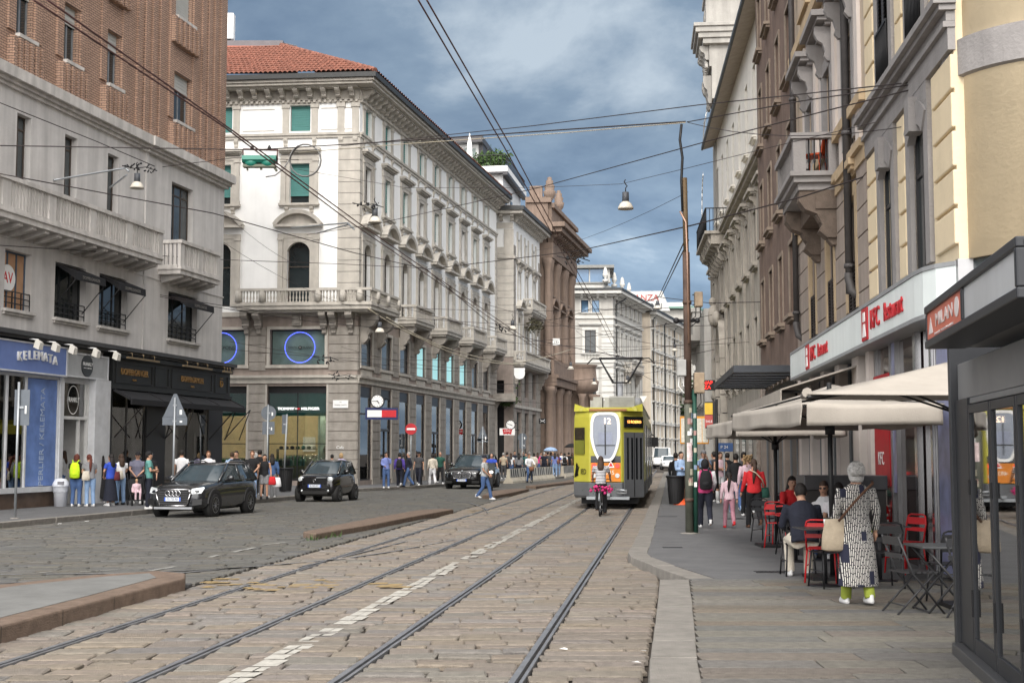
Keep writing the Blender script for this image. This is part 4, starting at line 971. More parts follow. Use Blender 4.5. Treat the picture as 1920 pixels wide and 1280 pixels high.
for i, c in enumerate(cR):  # glowing strips added in every bay to brighten the street glass
 t = T('ceiling_light', ['first','second','third','fourth','fifth','sixth','seventh','eighth','ninth'][i] + ' street bay of the white building: lit ceiling strip behind the glass', 'lamp', WR.world(c, 5.27, 1.2), WR.rz(), 'lit ceiling strips behind the street windows')
 M().box(-.8, .8, -.05, .05, -.1, -.04).build('tube_light', la, t); M().box(-.85, .85, -.08, .08, -.04, .03).build('fitting', m_iron, t)
m_scr = emit('lit_screen', (.75,.85,1.0), 1.6)
for i, k in enumerate((3, 4, 5, 6, 7)):
 t = T('window_sign', ['small lit sign hanging in the fourth street window','small lit sign in the fifth street window of the white building','small lit sign in the sixth street window of the white building','small lit sign in the seventh street window of the white building','small lit sign in the eighth street window of the white building'][i], 'sign', WR.world(cR[k]-.2, 3.6, .6), WR.rz(), 'lit signs in the street windows')
 M().box(-.35,.35,0,.04,0,.45).build('panel', m_scr, t); M().tube([(0,.02,.45),(0,.02,1.5)], .008, 5).build('cord', m_iron, t)
m_neon = emit('blue_neon', (.10,.15,1.0), 1.5)
def neon(fr, x, label, word):
 t = T('neon_ring', label, 'sign', fr.world(x, 7.33, .15), fr.rz()); n_ = 48; r = .8
 m = M(); m.tube([(r*cos(2*pi*k/n_), -.02, r*sin(2*pi*k/n_)) for k in range(n_+1)], .02, 6, cap=False); m.build('neon_tube', m_neon, t)
 for q in word: txt(q[0], q[1], m_black, t, (q[2], .04, 0), 0, .005)
 return t
neon(WL, -3.1, 'blue neon ring in the wide mezzanine window above the side street shop', (('OREFICI', .16, -.37), ('MILANO', .16, .36)))
bd = M().disc((0,0), .085, .02, .05, 20).build('logo_disc', m_black, bpy.data.objects['neon_ring'])
txt('11', .1, m_white, bd, (0, .01, 0), 0, .004)
neon(WL, -7.3, 'blue neon ring half hidden behind the brick house corner', (('SPONS', .26, .3),))
for i in (0, 1, 2):
 pass
m = M()
for i in range(20): m.box(-4.6+i*.148, -4.6+i*.148+.13, .36, .4, 6.42, 8.24)
WL.put(m, 'curtain', mat('grey_curtain', (.20,.27,.26), .8))
t = T('flag_sign', 'projecting box sign with navy white and red flag by the corner', 'sign', WR.world(.25, 3.55, 0), WR.a - pi/2 + .35)
M().box(.35, 2.05, -.11, .11, 0, .62).build('box', mat('navy', (.015,.025,.10), .4), t)
M().box(.45, 1.2, -.13, -.111, .13, .49).build('white_panel', m_white, t); M().box(1.2, 1.95, -.13, -.111, .13, .49).build('red_panel', MATS['flag_red'], t)
M().box(-.1, .35, -.04, .04, .25, .35).build('arm', m_iron, t)
def clock(p, r, label, hm):
 t = T('street_clock', label, 'clock', p, 0)
 M().lathe([(0,-.11),(r*.7,-.11),(r,-.06),(r,.06),(r*.7,.11),(0,.11)], n=28).build('case', m_iron, t).rotation_euler = (pi/2, 0, 0)
 M().disc((0,0), r*.86, -.13, -.1, 28).build('dial', m_white, t)
 k = M()
 for i in range(12):
  a = i*pi/6; k.box(-.012, .012, -.136, -.131, r*.66, r*.8) if i == 0 else k.add([(sin(a)*r*.66+cos(a)*.012,-.134,cos(a)*r*.66-sin(a)*.012),(sin(a)*r*.8+cos(a)*.012,-.134,cos(a)*r*.8-sin(a)*.012),(sin(a)*r*.8-cos(a)*.012,-.134,cos(a)*r*.8+sin(a)*.012),(sin(a)*r*.66-cos(a)*.012,-.134,cos(a)*r*.66+sin(a)*.012)], [(0,1,2,3)])
 k.build('hour_marks', m_black, t)
 for nm, a, l, w_ in (('hour_hand', hm[0], r*.45, .022), ('minute_hand', hm[1], r*.72, .014)):
  s_, c_ = sin(a), cos(a)
  M().prismy([(-c_*w_-s_*.05, s_*w_-c_*.05), (-c_*w_+s_*l, s_*w_+c_*l), (c_*w_+s_*l, -s_*w_+c_*l), (c_*w_-s_*.05, -s_*w_-c_*.05)], -.145, -.138).build(nm, m_black, t)
 M().tube([(.0,.0,0),(r*1.1,.35,.15),(r*1.6,.8,.15)], .03, 6).build('arm', m_iron, t)
 return t
clock(AT(708, 752, 69.6) , .36, 'round wall clock above the navy white and red flag sign', (2*pi*4.75/12, 2*pi*45/60))
t = T('street_nameplate', 'white marble street nameplate VIA CESARE CANTU on the corner pier', 'sign', WL.world(-.85, 4.35, -.06), aL)
M().box(-.4, .4, -.04, 0, -.2, .2).build('plate', m_white, t); txt('VIA', .08, mat('grey_letter', (.2,.2,.2), .7), t, (0, -.045, .1), 0, .002); txt('CESARE CANTU', .095, MATS['grey_letter'], t, (0, -.045, -.05), 0, .002)
t = T('house_number', 'small white house number lettering on the corner pier', 'sign', WL.world(-.85, 2.1, -.06), aL); txt('Cafe', .22, m_white, t, (0,-.02,0), 0, .01); M().box(-.3,.3,-.004,0,-.12,.12).build('plate', m_rust, t)
# ---------------------------------------------------------------- NARROW WHITE HOUSE beyond the recess
NB = T('narrow_house', 'narrow white and stone house with bracketed cornice and hanging greenery', 'building', (.08, 103, 0))
NR = Fr(NB, (0, 0), atan2(1, .208)); NL = Fr(NB, (0, 0), aL)
cs = [2.3, 5.3, 8.6]
NR.put(wallm(0, 11.3, 9.2, 20.4, [(c-.5, c+.5, z, z+h) for c in cs for z, h in ((9.5,3.0),(13.6,2.5),(17.3,1.4))], .3), 'plaster_wall', m_plas)
NL.put(wallm(-9, 0, 9.2, 20.4, [], .3), 'plaster_wall', m_plas)
NR.put(wallm(0, 11.3, .14, 9.2, [(c-.8, c+.8, .3, 5.0) for c in cs] + [(c-.75, c+.75, 6.2, 8.3) for c in cs], .3), 'stone_base', m_rust2)
NL.put(wallm(-9, 0, .14, 9.2, [(-1.9, -.7, .3, 7.4)], .6), 'stone_base', m_rust2)
m = M(); joints(m, 0, .9, .3, 18.0, 30, -.05); joints(m, 10.6, 11.3, .3, 18, 30, -.05)
for a, b in ((3.2,4.4),(6.2,7.7),(9.5,10.5)): joints(m, a, b, .3, 8.4, 14, -.05)
NR.put(m, 'rusticated_pier', m_rust)
m = M(); joints(m, -2.4, .05, 9.2, 17.8, 15, -.055); NL.put(m, 'corner_quoin', m_wst)
m = M()
for z in (5.3, 8.95, 16.9): m.box(0, 11.3, -.16, .02, z, z+.22)
for c in cs:
 for sg in (-1,1): m.box(c+sg*.75-.15, c+sg*.75+.15, -.08, .02, 17.15, 19.2)
NR.put(m, 'string_course', m_wst)
m = M(); m.box(-8, .0, -.16, .02, 16.9, 17.1); m.box(-2.3,-1.5,-.07,.02,17.2,19.2); m.box(-.7,.05,-.07,.02,17.2,19.2); m.box(-8, 0, -.06,.02,19.25,19.7); NL.put(m, 'string_course', m_wst)
m = M()
for i in range(16): console(m, .4+i*.7, -.05, 20.3, .24, .62, .5)
NR.put(m, 'cornice_bracket', m_wst)
m = M()
for i in range(8): console(m, -6+i*.85, -.05, 20.3, .26, .62, .5)
NL.put(m, 'cornice_bracket', m_wst)
def sweep2(m, fr1, fr2, d, z0, z1, xr, xl):
 nr = Vector((sin(fr1.a), -cos(fr1.a))); nl = Vector((sin(fr2.a), -cos(fr2.a))); det = nr.x*nl.y - nr.y*nl.x
 c = ((d*nl.y - d*nr.y)/det, (nr.x*d - nl.x*d)/det)
 m.prism([fr1.loc(xr,0,-d)[:2], c, fr2.loc(xl,0,-d)[:2], fr2.loc(xl,0,.5)[:2], fr1.loc(xr,0,.5)[:2]], z0, z1)
m = M(); sweep2(m, NR, NL, .9, 20.31, 20.55, 11.6, -9); m.build('corona', m_wst, NB)
m = M(); sweep2(m, NR, NL, 1.05, 20.553, 20.85, 11.7, -9); m.build('gutter', m_gut, NB)
m = M(); a = NR.loc(11.6,0,-.9); c = (.9*.98, -.9); b = NL.loc(-9,0,-.9)
M().add([(a[0],a[1],20.86),(c[0],c[1],20.86),(b[0],b[1],20.86),(b[0],b[1]+4,22.2),(-3,6,22.4),(a[0]-3.5,a[1],22.2)], [(0,1,4,5),(1,2,3,4)]).build('slate_roof', mat('dark_slate', (.07,.055,.05), .8), NB)
M().prism([NR.loc(.3,0,.32)[:2], NR.loc(11.25,0,.32)[:2], (-6.5, 11.0), (-8.5, 1.4), NL.loc(-2.0,0,.62)[:2], NL.loc(-.3,0,.62)[:2]], .14, 20.2).build('core', MATS['dark_interior'], NB)
R1 = Rep(window(1.0, 3.0, m_wst, .3, .2, .06, 0, 'arch', 2.3, .4, hpr=.4, rise=.6, arch=True, frame=m_wood, nv=0, pane=m_glass, pil=True)); R2 = Rep(window(1.0, 2.5, m_wst, .3, .2, .06, .12, 'flat', 2.2, .3, hpr=.36, frame=m_wood, nv=0, nh=(), pane=m_glass, cons=True)); R3 = Rep(window(1.0, 1.4, m_wst, .3, 0, 0, 0, frame=m_wood, nv=0, nh=(), pane=m_glass)); R4 = Rep(window(1.6, 4.7, m_wst, .3, 0, 0, 0, frame=m_frame, nv=0, nh=(.7,), pane=m_teal)); R5 = Rep(window(1.5, 2.1, m_wst, .3, 0, 0, 0, frame=m_black, nv=0, nh=(), pane=m_glassd))
for c in cs: R1.at(NR, c, 9.5); R2.at(NR, c, 13.6); R3.at(NR, c, 17.3); R4.at(NR, c, .3); R5.at(NR, c, 6.2)
stone_balcony(NR, '', .2, 11.1, .95, 8.6, 9.7); stone_balcony(NR, '', 4.0, 10.0, .8, 13.1, 14.2)
m = M().lathe([(.55,.14),(.55,.6),(.45,.7),(.4,5.2),(.5,5.4),(.7,5.7)], (-1.6,-1.1,0), 18); m.box(-2.4,.2,-2.0,-.2,5.7,6.3); m.build('entrance_column', m_rust, NB)
def leaves(o_name, label, cat, parent, pts, n, m, seed, size=.14, r=(.5,.5,.5), kind=None):
 rr = random.Random(seed); mm = M()
 for i in range(n):
  c = Vector(rr.choice(pts)); d = Vector((rr.gauss(0,.45)*r[0], rr.gauss(0,.45)*r[1], rr.gauss(0,.45)*r[2])); p = c + d
  a = Vector((rr.uniform(-1,1), rr.uniform(-1,1), rr.uniform(-.6,.6))).normalized(); b = a.orthogonal().normalized(); q = rr.uniform(0, 2*pi); b = b*cos(q) + a.cross(b)*sin(q); s_ = size*rr.uniform(.5,1.2)
  mm.add([p-a*s_, p-b*s_*.45, p+a*s_, p+b*s_*.45], [(0,1,2,3)])
 o = mm.build(o_name, m, parent)
 if label: tag(o, label, cat)
 return o
m_leaf = mat('leaf_green', (.055,.10,.028), .7, var=.5, scale=3); m_leafd = mat('dark_leaf', (.03,.055,.02), .7, var=.5, scale=3); m_bark = mat('bark', (.09,.065,.045), .9)
def planting(name, label, base, pts, n, m, seed, size, r):
 t = T(name, label, 'plant', base)
 st = M()
 for p in pts: st.tube([(0,0,0), (p[0]*.5, p[1]*.5, p[2]*.4), p], [.04,.03,.01], 5)
 st.build('stem', m_bark, t); leaves('foliage', None, '', t, pts, n, m, seed, size, r)
planting('hanging_plant', 'green trailing plant hanging beside the white shield sign', AT(952, 688, 104), [(0,0,.1),(.2,0,-.4),(.1,0,-.9),(.3,-.2,-1.3)], 420, m_leaf, 4, .16, (.5,.4,.5))
planting('hanging_plant', 'plant growing on the capital of the entrance column', AT(955, 758, 102.5), [(0,0,.2),(.3,0,.3),(-.3,0,.1)], 260, m_leaf, 6, .15, (.5,.4,.35))
planting('hanging_plant', 'dry brown plant hanging from the upper balcony of the narrow white house', AT(1000, 602, 107), [(0,0,0),(.4,.8,-.3),(-.2,-.4,-.6)], 320, mat('dry_leaf', (.06,.055,.03), .8, var=.4), 8, .15, (.5,.8,.4))
# ---------------------------------------------------------------- PENTHOUSE above
PH = T('rooftop_house', 'modern white rooftop house with dark roof and planted terrace', 'building', (-10.3, 118.0, 20.1)); PH.rotation_euler.z = -.15
M().box(0, 9.6, 0, 11, 0, 6.4).box(1.5, 6.9, 3, 12, 6.9, 9.75).build('wall', mat('clean_white', (.72,.72,.72), .7), PH)
M().box(-.6, 10.1, -.7, 11.5, 6.4, 6.9).build('terrace_slab', m_white, PH)
M().box(-.3, 9.9, -.72, -.4, 6.25, 6.398).box(9.7,10.12,-.7,11.5,6.1,6.398).box(.5, 7.4, 2.0, 12.5, 9.75, 10.3).box(6.9, 7.3, 2.9, 5, 6.9, 9.75).build('dark_fascia', mat('graphite', (.06,.058,.065), .5), PH)
for x, y, w_, h_, z in ((6.8, -.05, 1.3, 1.5, 3.9),): M().box(x, x+w_, y, y+.1, z, z+h_).build('window', m_skyglass, PH)
for y in (1.0, 4.2, 7.4): M().box(9.55, 9.66, y, y+1.1, 3.2, 4.7).build('window', m_glass, PH)
M().box(5.5, 6.6, 2.95, 3.0, 6.9, 9.4).build('glass_door', m_teal, PH)
m = M()
for k in range(34): m.tube([(9.95,-.5+k*.35,6.9),(9.95,-.5+k*.35,7.9)], .02, 4)
for k in range(8): m.tube([(7.2+k*.35,-.55,6.9),(7.2+k*.35,-.55,7.9)], .02, 4)
m.box(9.92,9.98,-.6,11.4,7.88,7.94); m.box(7.1,9.98,-.6,-.52,7.88,7.94); m.build('terrace_railing', m_iron, PH)
tp = Vector((-10.3, 117.4, 27.0))
planting('terrace_shrub', 'dense green shrub at the corner of the rooftop terrace', tp + Vector((8.6, .6, 0)), [(0,0,1.0),(.8,0,1.1),(-.8,.2,1.0),(.3,.3,1.4),(-1.2,.2,.8)], 1400, m_leaf, 14, .2, (.9,.6,.6))
planting('terrace_shrub', 'light airy shrub left of the closed white parasol on the roof', tp + Vector((3.6, .6, 0)), [(0,0,1.2),(.5,0,.9),(-.5,0,.8),(.2,0,1.8)], 260, mat('pale_leaf', (.14,.19,.06), .7, var=.4), 15, .17, (.9,.5,.8))
planting('terrace_shrub', 'row of low green shrubs along the roof terrace railing', tp + Vector((9.4, 5, 0)), [(0,0,.8),(0,1.5,1.0),(0,3.0,.9),(0,-1.4,.7)], 800, m_leaf, 16, .2, (.4,1.1,.6))
t = T('closed_parasol', 'closed white parasol standing on the rooftop terrace', 'parasol', tp + Vector((6.5, .2, 0)))
M().tube([(0,0,0),(0,0,3.3)], .04, 6).build('pole', m_white, t); M().lathe([(.04,.7),(.32,.75),(.26,1.6),(.2,2.4),(.05,3.2)], n=12).build('canopy', m_white, t)
t = T('chimney_vent', 'tall shiny metal flue standing on the roof behind the brick house', 'flue', AT(430, 75, 78)); M().box(-.28,.28,-.28,.28,0,1.55).build('flue', m_white, t); M().box(-1.2,.1,-.1,-.06,-.3,.3).build('roof_grille', m_iron, t)
# ---------------------------------------------------------------- PINK STONE BANK with colossal columns
m_pink = mat('pink_stone', (.22,.162,.128), .85, 0, .14, 1.4, .35, 18, streak=.28)
PB = T('stone_bank', 'brownish pink stone palace with big columns, deep cornice and urns on its roof', 'building', (2.95, 114.6, 0))
PR = Fr(PB, (0, 0), atan2(1, .208)); PL_ = Fr(PB, (0, 0), aL)
LP = 13.5; cs = [2.4, 6.4, 10.4]
PR.put(wallm(0, LP, .1, 23.0, [(c-.7, c+.7, z, z+h) for c in cs for z, h in ((10.2,3.6),(15.6,2.4))] + [(c-.55, c+.55, 1.5, 4.0) for c in cs[:2]], .4), 'stone_wall', m_pink)
PL_.put(wallm(-1.8, 0, .1, 24, [], .3), 'stone_wall', m_pink)
R1 = Rep(window(1.4, 3.6, m_pink, .4, .25, .12, 0, 'arch', 3.0, .4, hpr=.5, rise=.7, frame=m_wood, nv=1, pane=m_glass)); R2 = Rep(window(1.4, 2.4, m_pink, .4, .22, .1, .14, 'flat', 2.6, .25, hpr=.5, frame=m_wood, nv=1, nh=(), pane=m_glass)); R3 = Rep(window(1.1, 2.5, m_pink, .4, .1, .05, 0, frame=m_iron, nv=1, nh=(), pane=m_glass))
for c in cs:
 R1.at(PR, c, 10.2); R2.at(PR, c, 15.6)
for c in cs[:2]: R3.at(PR, c, 1.5)
m = M()
for x in (.5, 4.4, 8.4, 12.6):
 for sg in (-.45, .45):
  l = PR.loc(x+sg, 0, -.25); m.lathe([(.48,.1),(.48,.8),(.42,.9),(.38,6.9),(.5,7.1),(.52,7.5)], (l[0], l[1], 0), 16)
  l = PR.loc(x+sg, 0, -.12); m.lathe([(.4,9.9),(.34,10.0),(.3,17.6),(.42,18.1),(.46,18.6)], (l[0], l[1], 0), 14)
PR_c = m.build('column', m_pink, PB)
m = M(); m.box(0, LP, -.9, .02, 7.55, 8.2); m.box(0, LP, -1.1, .02, 8.203, 8.5); m.box(0, LP, -.7, .02, 9.5, 9.8); m.box(0, LP, -.7, -.4, 8.503, 9.5); m.box(0, LP, -.6, .02, 18.65, 20.0); m.box(-.6, LP+1.5, -1.5, .02, 20.8, 21.2); m.box(-.9, LP+1.8, -1.8, .02, 21.203, 21.6); m.box(0, LP, -.5, -.1, 21.603, 23.0); m.box(0, LP, -.75, 0, 23.003, 23.4)
for i in range(14): console(m, .4+i*.97, -.1, 20.795, .4, 1.1, .75)
m.box(0, LP, -.5, .02, .1, .9)
m.split('entablature', m_pink) if 0 else [PR.put(p_, 'entablature', m_pink, bevel=.02) for p_ in m.pieces(.02)]
m = M(); m.box(-1.8, .6, -1.0, .02, 20.8, 21.6); m.box(-1.6, .2, -.4, .3, 21.603, 23.4); m.box(-1.7,.5,-.6,.3,23.403,23.8); m.box(-1.4,-.3,-.3,.3,23.803,24.9); PL_.put(m, 'attic', m_pink)
m = M(); m.lathe([(2.2,.1),(2.2,.9),(1.9,1.0),(1.8,7.5),(2.3,7.7),(2.4,8.6),(2.2,8.7),(2.1,9.9),(2.3,10.1)], (LP*.208/1.02+.2, LP/1.02-.6, 0), 24)
for k in range(6):
 a = pi + k*pi/5; m.lathe([(.4,.1),(.36,.9),(.32,6.9),(.45,7.3)], (LP*.208/1.02+.2+2.1*cos(a), LP/1.02-.6+2.1*sin(a), 0), 12)
m.build('corner_portico', m_pink, PB)
def urn(p, s_, label, m, grp):
 t = T('roof_urn', label, 'urn', p, 0, grp)
 M().lathe([(.62*s_,0),(.62*s_,.5*s_),(.45*s_,.6*s_)], n=4).build('plinth', m, t)
 M().lathe([(.25*s_,.6*s_),(.2*s_,.75*s_),(.5*s_,1.2*s_),(.6*s_,1.7*s_),(.42*s_,1.8*s_),(.5*s_,2.2*s_),(.34*s_,2.4*s_),(.36*s_,2.7*s_),(.2*s_,2.8*s_),(.22*s_,3.0*s_),(0,3.1*s_)], n=14).build('vase', m, t)
urn(Vector((3.35, 117.5, 23.4)), .95, 'taller pink stone urn on the palace roof', m_pink, 'stone urns on the palace roof'); urn(Vector((4.25, 120.0, 23.0)), .85, 'shorter pink stone urn behind the taller one', m_pink, 'stone urns on the palace roof')
M().prism([PR.loc(.1,0,.45)[:2], PR.loc(LP-.1,0,.45)[:2], (-2,14), (-1.7,.8), PL_.loc(-.3,0,.4)[:2]], .1, 22.8).build('core', MATS['dark_interior'], PB)
# ---------------------------------------------------------------- FAR WHITE BUILDINGS closing the street
m_far = mat('far_stone', (.44,.425,.395), .85, 0, .1, 1.0, .2, 10, streak=.15)
m_farw = mat('far_trim', (.54,.53,.50), .85, 0, .08, 1.0)
FB = T('far_corner_building', 'pale corner building far down the street with a glazed rooftop floor', 'building', (11.4, 150, 0))
FL = Fr(FB, (0, 0), atan2(-.06, 1)); FR_ = Fr(FB, (0, 0), atan2(1, .30))
colsx = [-1.95-1.1+ -1.0, -6.3, -8.8]; colsx = [-2.55, -6.7, -10.8]
rows = [(17.9, 1.4), (13.0, 2.6), (8.2, 2.6), (2.6, 3.0)]
Q = [(c-.62, c+.62, z, z+h) for c in colsx for z, h in rows[1:]] + [(c+s_-.42, c+s_+.42, 17.6, 19.0) for c in colsx for s_ in (-.62, .62)]
FL.put(wallm(-13, 0, .1, 19.6, Q, .3), 'stone_wall', m_far)
m = M()
for z in (1.9, 6.9, 11.9, 16.9): m.box(-13, .05, -.18, .02, z, z+.3)
joints(m, -1.3, .04, 7.2, 16.8, 14, -.06, .12)
FL.put(m, 'string_course', m_farw)
FC = Rep(window(1.24, 2.6, m_farw, .3, .3, .08, .14, 'flat', 2.6, .2, hpr=.3, frame=m_wood, nv=1, nh=(), pane=m_glass)); FA = Rep(window(1.24, 2.6, m_farw, .3, .3, .08, .14, 'arch', 2.6, .2, hpr=.35, rise=.6, frame=m_wood, nv=1, nh=(), pane=m_glass)); FD = Rep(window(.84, 1.4, m_farw, .3, .12, .05, .1, frame=m_wood, nv=0, nh=(), pane=m_skyglass)); FE = Rep(window(1.24, 3.0, m_farw, .3, .2, .06, .1, frame=m_wood, nv=1, nh=(), pane=m_teal))
for c in colsx:
 FC.at(FL, c, 13.0); FC.at(FL, c, 8.2); FE.at(FL, c, 2.6)
 FD.at(FL, c-.62, 17.6); FD.at(FL, c+.62, 17.6)
m = M(); baluster_row(m, -12.5, -.5, -.3, 6.2-4.2, 7.0-4.2, .35, .08); m.box(-13, 0, -.42, -.2, 2.8, 2.95)
for c in colsx: baluster_row(m, c-.7, c+.7, -.15, 12.2, 12.85, .3, .07)
FL.put(m, 'balustrade', m_farw)
L5 = 17
cr_ = [2.0 + 2.55*i for i in range(6)]
FR_.put(wallm(0, L5, .1, 19.6, [(c-.55, c+.55, z, z+h) for c in cr_ for z, h in rows], .3), 'stone_wall', m_far)
F2 = Rep(window(1.1, 2.6, m_farw, .3, .25, .08, .14, 'flat', 2.0, .2, hpr=.3, frame=m_wood, nv=0, nh=(), pane=m_glass)); F3 = Rep(window(1.1, 1.4, m_farw, .3, .12, .05, .1, frame=m_wood, nv=0, nh=(), pane=m_glass)); F4 = Rep(window(1.1, 3.0, m_farw, .3, .12, .05, .1, frame=m_wood, nv=0, nh=(), pane=m_teal))
for c in cr_: F2.at(FR_, c, 13.0); F2.at(FR_, c, 8.2); F3.at(FR_, c, 17.9); F4.at(FR_, c, 2.6)
m = M()
for z in (1.9, 6.9, 11.9, 16.9): m.box(0, L5, -.2, .02, z, z+.3)
joints(m, 0, 1.0, 7.2, 16.8, 14, -.06, .12)
FR_.put(m, 'string_course', m_farw)
stone_balcony(FR_, '', 5.6, 13, 1.0, 11.2, 12.3)
FR_.put(M().tube([(1.2,-.15,.2),(1.2,-.15,18.6),(2.6,-1.0,19.4)], .09, 6), 'downpipe', m_gut)
m = M(); sweep2(m, FR_, FL, 1.2, 19.65, 20.0, L5+1, -13); sweep2(m, FR_, FL, .5, 19.4, 19.648, L5, -13); m.build('cornice', m_farw, FB)
m = M(); sweep2(m, FR_, FL, 1.3, 20.003, 20.25, L5+1, -13); m.build('eave', m_gut, FB)
m = M()
for i in range(18): console(m, -12.5+i*.9-.0, -.1, 19.64, .28, .9, .5) if -12.5+i*.9 < 0 else None
FL.put(m, 'eave_bracket', m_farw)
m = M()
for i in range(17): console(m, .5+i, -.1, 19.64, .28, .9, .5)
FR_.put(m, 'eave_bracket', m_farw)
m = M(); sweep2(m, FR_, FL, -1.2, 20.25, 21.1, L5-1, -13); m.build('attic_wall', m_farw, FB)
m = M()
for k in range(5): m.box(-12.2+k*2.4, -9.9+k*2.4, 1.28, 1.4, 21.2, 22.7)
FL.put(m, 'rooftop_glazing', mat('rooftop_glass', (.10,.17,.27), .1, .2, spec=.6))
FL.put(M().box(-12.25,-12.15,1.2,1.27,21.2,22.75).box(-9.85,-9.75,1.2,1.27,21.2,22.75).box(-7.45,-7.35,1.2,1.27,21.2,22.75).box(-5.05,-4.95,1.2,1.27,21.2,22.75).box(-2.65,-2.55,1.2,1.27,21.2,22.75).box(-.6,-.3,1.2,1.45,21.2,22.75), 'glazing_mullion', m_farw)
m = M(); m.box(-13, -.5, 1.45, 9, 21.0, 22.75); FL.put(m, 'rooftop_room', m_farw)
m = M(); m.box(-13, .2, .6, 10, 22.76, 23.1); m.box(-13,-.4,1.0,1.3,21.02,21.19); FL.put(m, 'flat_roof', mat('roof_lead', (.22,.22,.21), .7))
M().prism([FR_.loc(.35,0,.4)[:2], FR_.loc(L5-.1,0,.4)[:2], (-8, 16), FL.loc(-12.9,0,.4)[:2]], .1, 20).build('core', MATS['dark_interior'], FB)
for i, (a, s_) in enumerate(((.3,.9),(1.4,.9),(5.0,.9),(9.5,.9),(13.5,.8))):
 p = FR_.world(a, 21.1, .9); urn(p, .62*s_, ['left of the pair of white urns at the roof corner of the far building','right of the pair of white urns at the roof corner of the far building','third white urn along the roof edge of the far building','fourth white urn along the roof edge of the far building','last white urn along the roof edge of the far building'][i], m_farw, 'white urns on the far roof')
def palace(name, label, p, L_, H_, n, mw, mt, floors, roofm, depth=9, fw=2.5, tall=1.9):
 b = T(name, label, 'building', p, 0); f = Fr(b, (0, 0), atan2(1, .30)); g = Fr(b, (0, 0), atan2(-.06, 1)); st = L_/n
 cs = [st*(i+.5) for i in range(n)]; fh = (H_-1)/floors
 f.put(wallm(0, L_, .1, H_, [(c-.55, c+.55, 1.2+k*fh, 1.2+k*fh+tall) for c in cs for k in range(floors)], .3), 'stone_wall', mw)
 g.put(wallm(-depth, 0, .1, H_, [], .3), 'stone_wall', mw)
 w = Rep(window(1.1, tall, mt, .3, .2, .07, .12, 'flat', 1.8, .15, hpr=.3, frame=m_wood, nv=0, nh=(), pane=m_glass))
 for c in cs:
  for k in range(floors): w.at(f, c, 1.2+k*fh)
 m = M()
 for k in range(floors+1): m.box(0, L_, -.2, .02, .75+k*fh, 1.0+k*fh)
 m.box(-.3, L_, -.9, .02, H_-.3, H_+.1)
 for i in range(int(L_)): console(m, .5+i, 0, H_-.31, .3, .7, .6)
 for i in range(n+1): m.box(max(0, st*i-.2), min(L_, st*i+.2), -.1, .02, 1, H_-.9)
 f.put(m, 'stone_trim', mt)
 m = M(); sweep2(m, f, g, 1.0, H_+.103, H_+.4, L_+.3, -depth); m.build('eave', roofm, b)
 m = M(); sweep2(m, f, g, -1.0, H_+.4, H_+1.2, L_, -depth); m.build('roof', mt, b)
 M().prism([f.loc(.35,0,.35)[:2], f.loc(L_-.1,0,.35)[:2], (f.loc(L_,0,depth)[0], f.loc(L_,0,depth)[1]), g.loc(-depth+.2,0,.35)[:2], g.loc(-.35,0,.35)[:2]], .1, H_-.1).build('core', MATS['dark_interior'], b)
 return f
f2 = palace('far_palace', 'pale palace behind the far corner building, with white end wall and downpipes', Vector((17.6, 169, 0)), 24, 19.6, 8, mat('cream_stone', (.54,.47,.38), .85, 0, .12, 1.0, streak=.15), m_farw, 4, m_gut)
for x in (1.0, 9.2, 17.0): f2.put(M().tube([(x,-.2,.2),(x,-.2,18.8),(x+.6,-.8,19.6)], .1, 6), 'downpipe', m_gut)
f3 = palace('far_palace', 'palace with greenish roof further down the street beside the pole', Vector((26.3, 193, 0)), 26, 22.5, 8, m_far, m_farw, 5, mat('green_copper', (.20,.33,.28), .7))
f4 = palace('far_palace', 'last pale building visible at the very end of the street', Vector((35.5, 222, 0)), 30, 18, 8, m_far, m_farw, 4, m_gut)
t = T('roof_sign', 'big white rooftop sign with red FANZA over dark AZIONI lettering', 'sign', AT(1213, 583, 172), -.12)
M().box(-2.7, 2.0, 0, .2, 0, 2.6).add([(2.0,0,0),(3.0,0,0),(2.0,0,2.6),(2.0,.2,0),(3.0,.2,0),(2.0,.2,2.6)], [(0,1,2),(3,5,4),(0,3,4,1),(1,4,5,2)]).build('board', mat('roofsign_white', (.5,.5,.49), .6), t)
txt('FANZA', 1.15, mat('roofsign_red', (.35,.05,.04), .6), t, (-.3, -.03, 1.7), 0, .03); txt('AZIONI', 1.0, mat('roofsign_grey', (.1,.1,.1), .6), t, (.3, -.03, .6), 0, .03)
M().tube([(-1.5,.1,-1.8),(-1.5,.1,0)], .1, 6).tube([(1.2,.1,-1.8),(1.2,.1,0)], .1, 6).build('post', m_white, t)
# ---------------------------------------------------------------- RIGHT SIDE OF THE STREET
AR = atan2(-1, -.096)
def RP(s, z=0, d=0):
 q = hypot(.096, 1); ux, uy = -.096/q, -1/q
 return Vector((6.17 + 9.6 + ux*s + uy*d, 120.4 + uy*s - ux*d, z))     # d outwards over the street
def RB(name, label, s0):
 b = T(name, label, 'building', RP(s0), AR); return b, Fr(b)
m_yel = mat('yellow_plaster', (.70,.585,.405), .85, 0, .07, 1.2, .15, 16, streak=.07)
m_gst = mat('grey_cement_stone', (.27,.255,.25), .85, 0, .12, 2.0, .3, 24, streak=.16)
Yb, Y_ = RB('yellow_house', 'yellow rusticated corner house with grey stone band and rounded corner', 96.9)
W_ = 6.6; yc = [1.85, 4.4]
def yops(): return [(c-.5, c+.5, z, z+h) for c in yc for z, h in ((4.56,2.35),(8.0,3.0),(13.0,3.0),(18.0,3.0))]
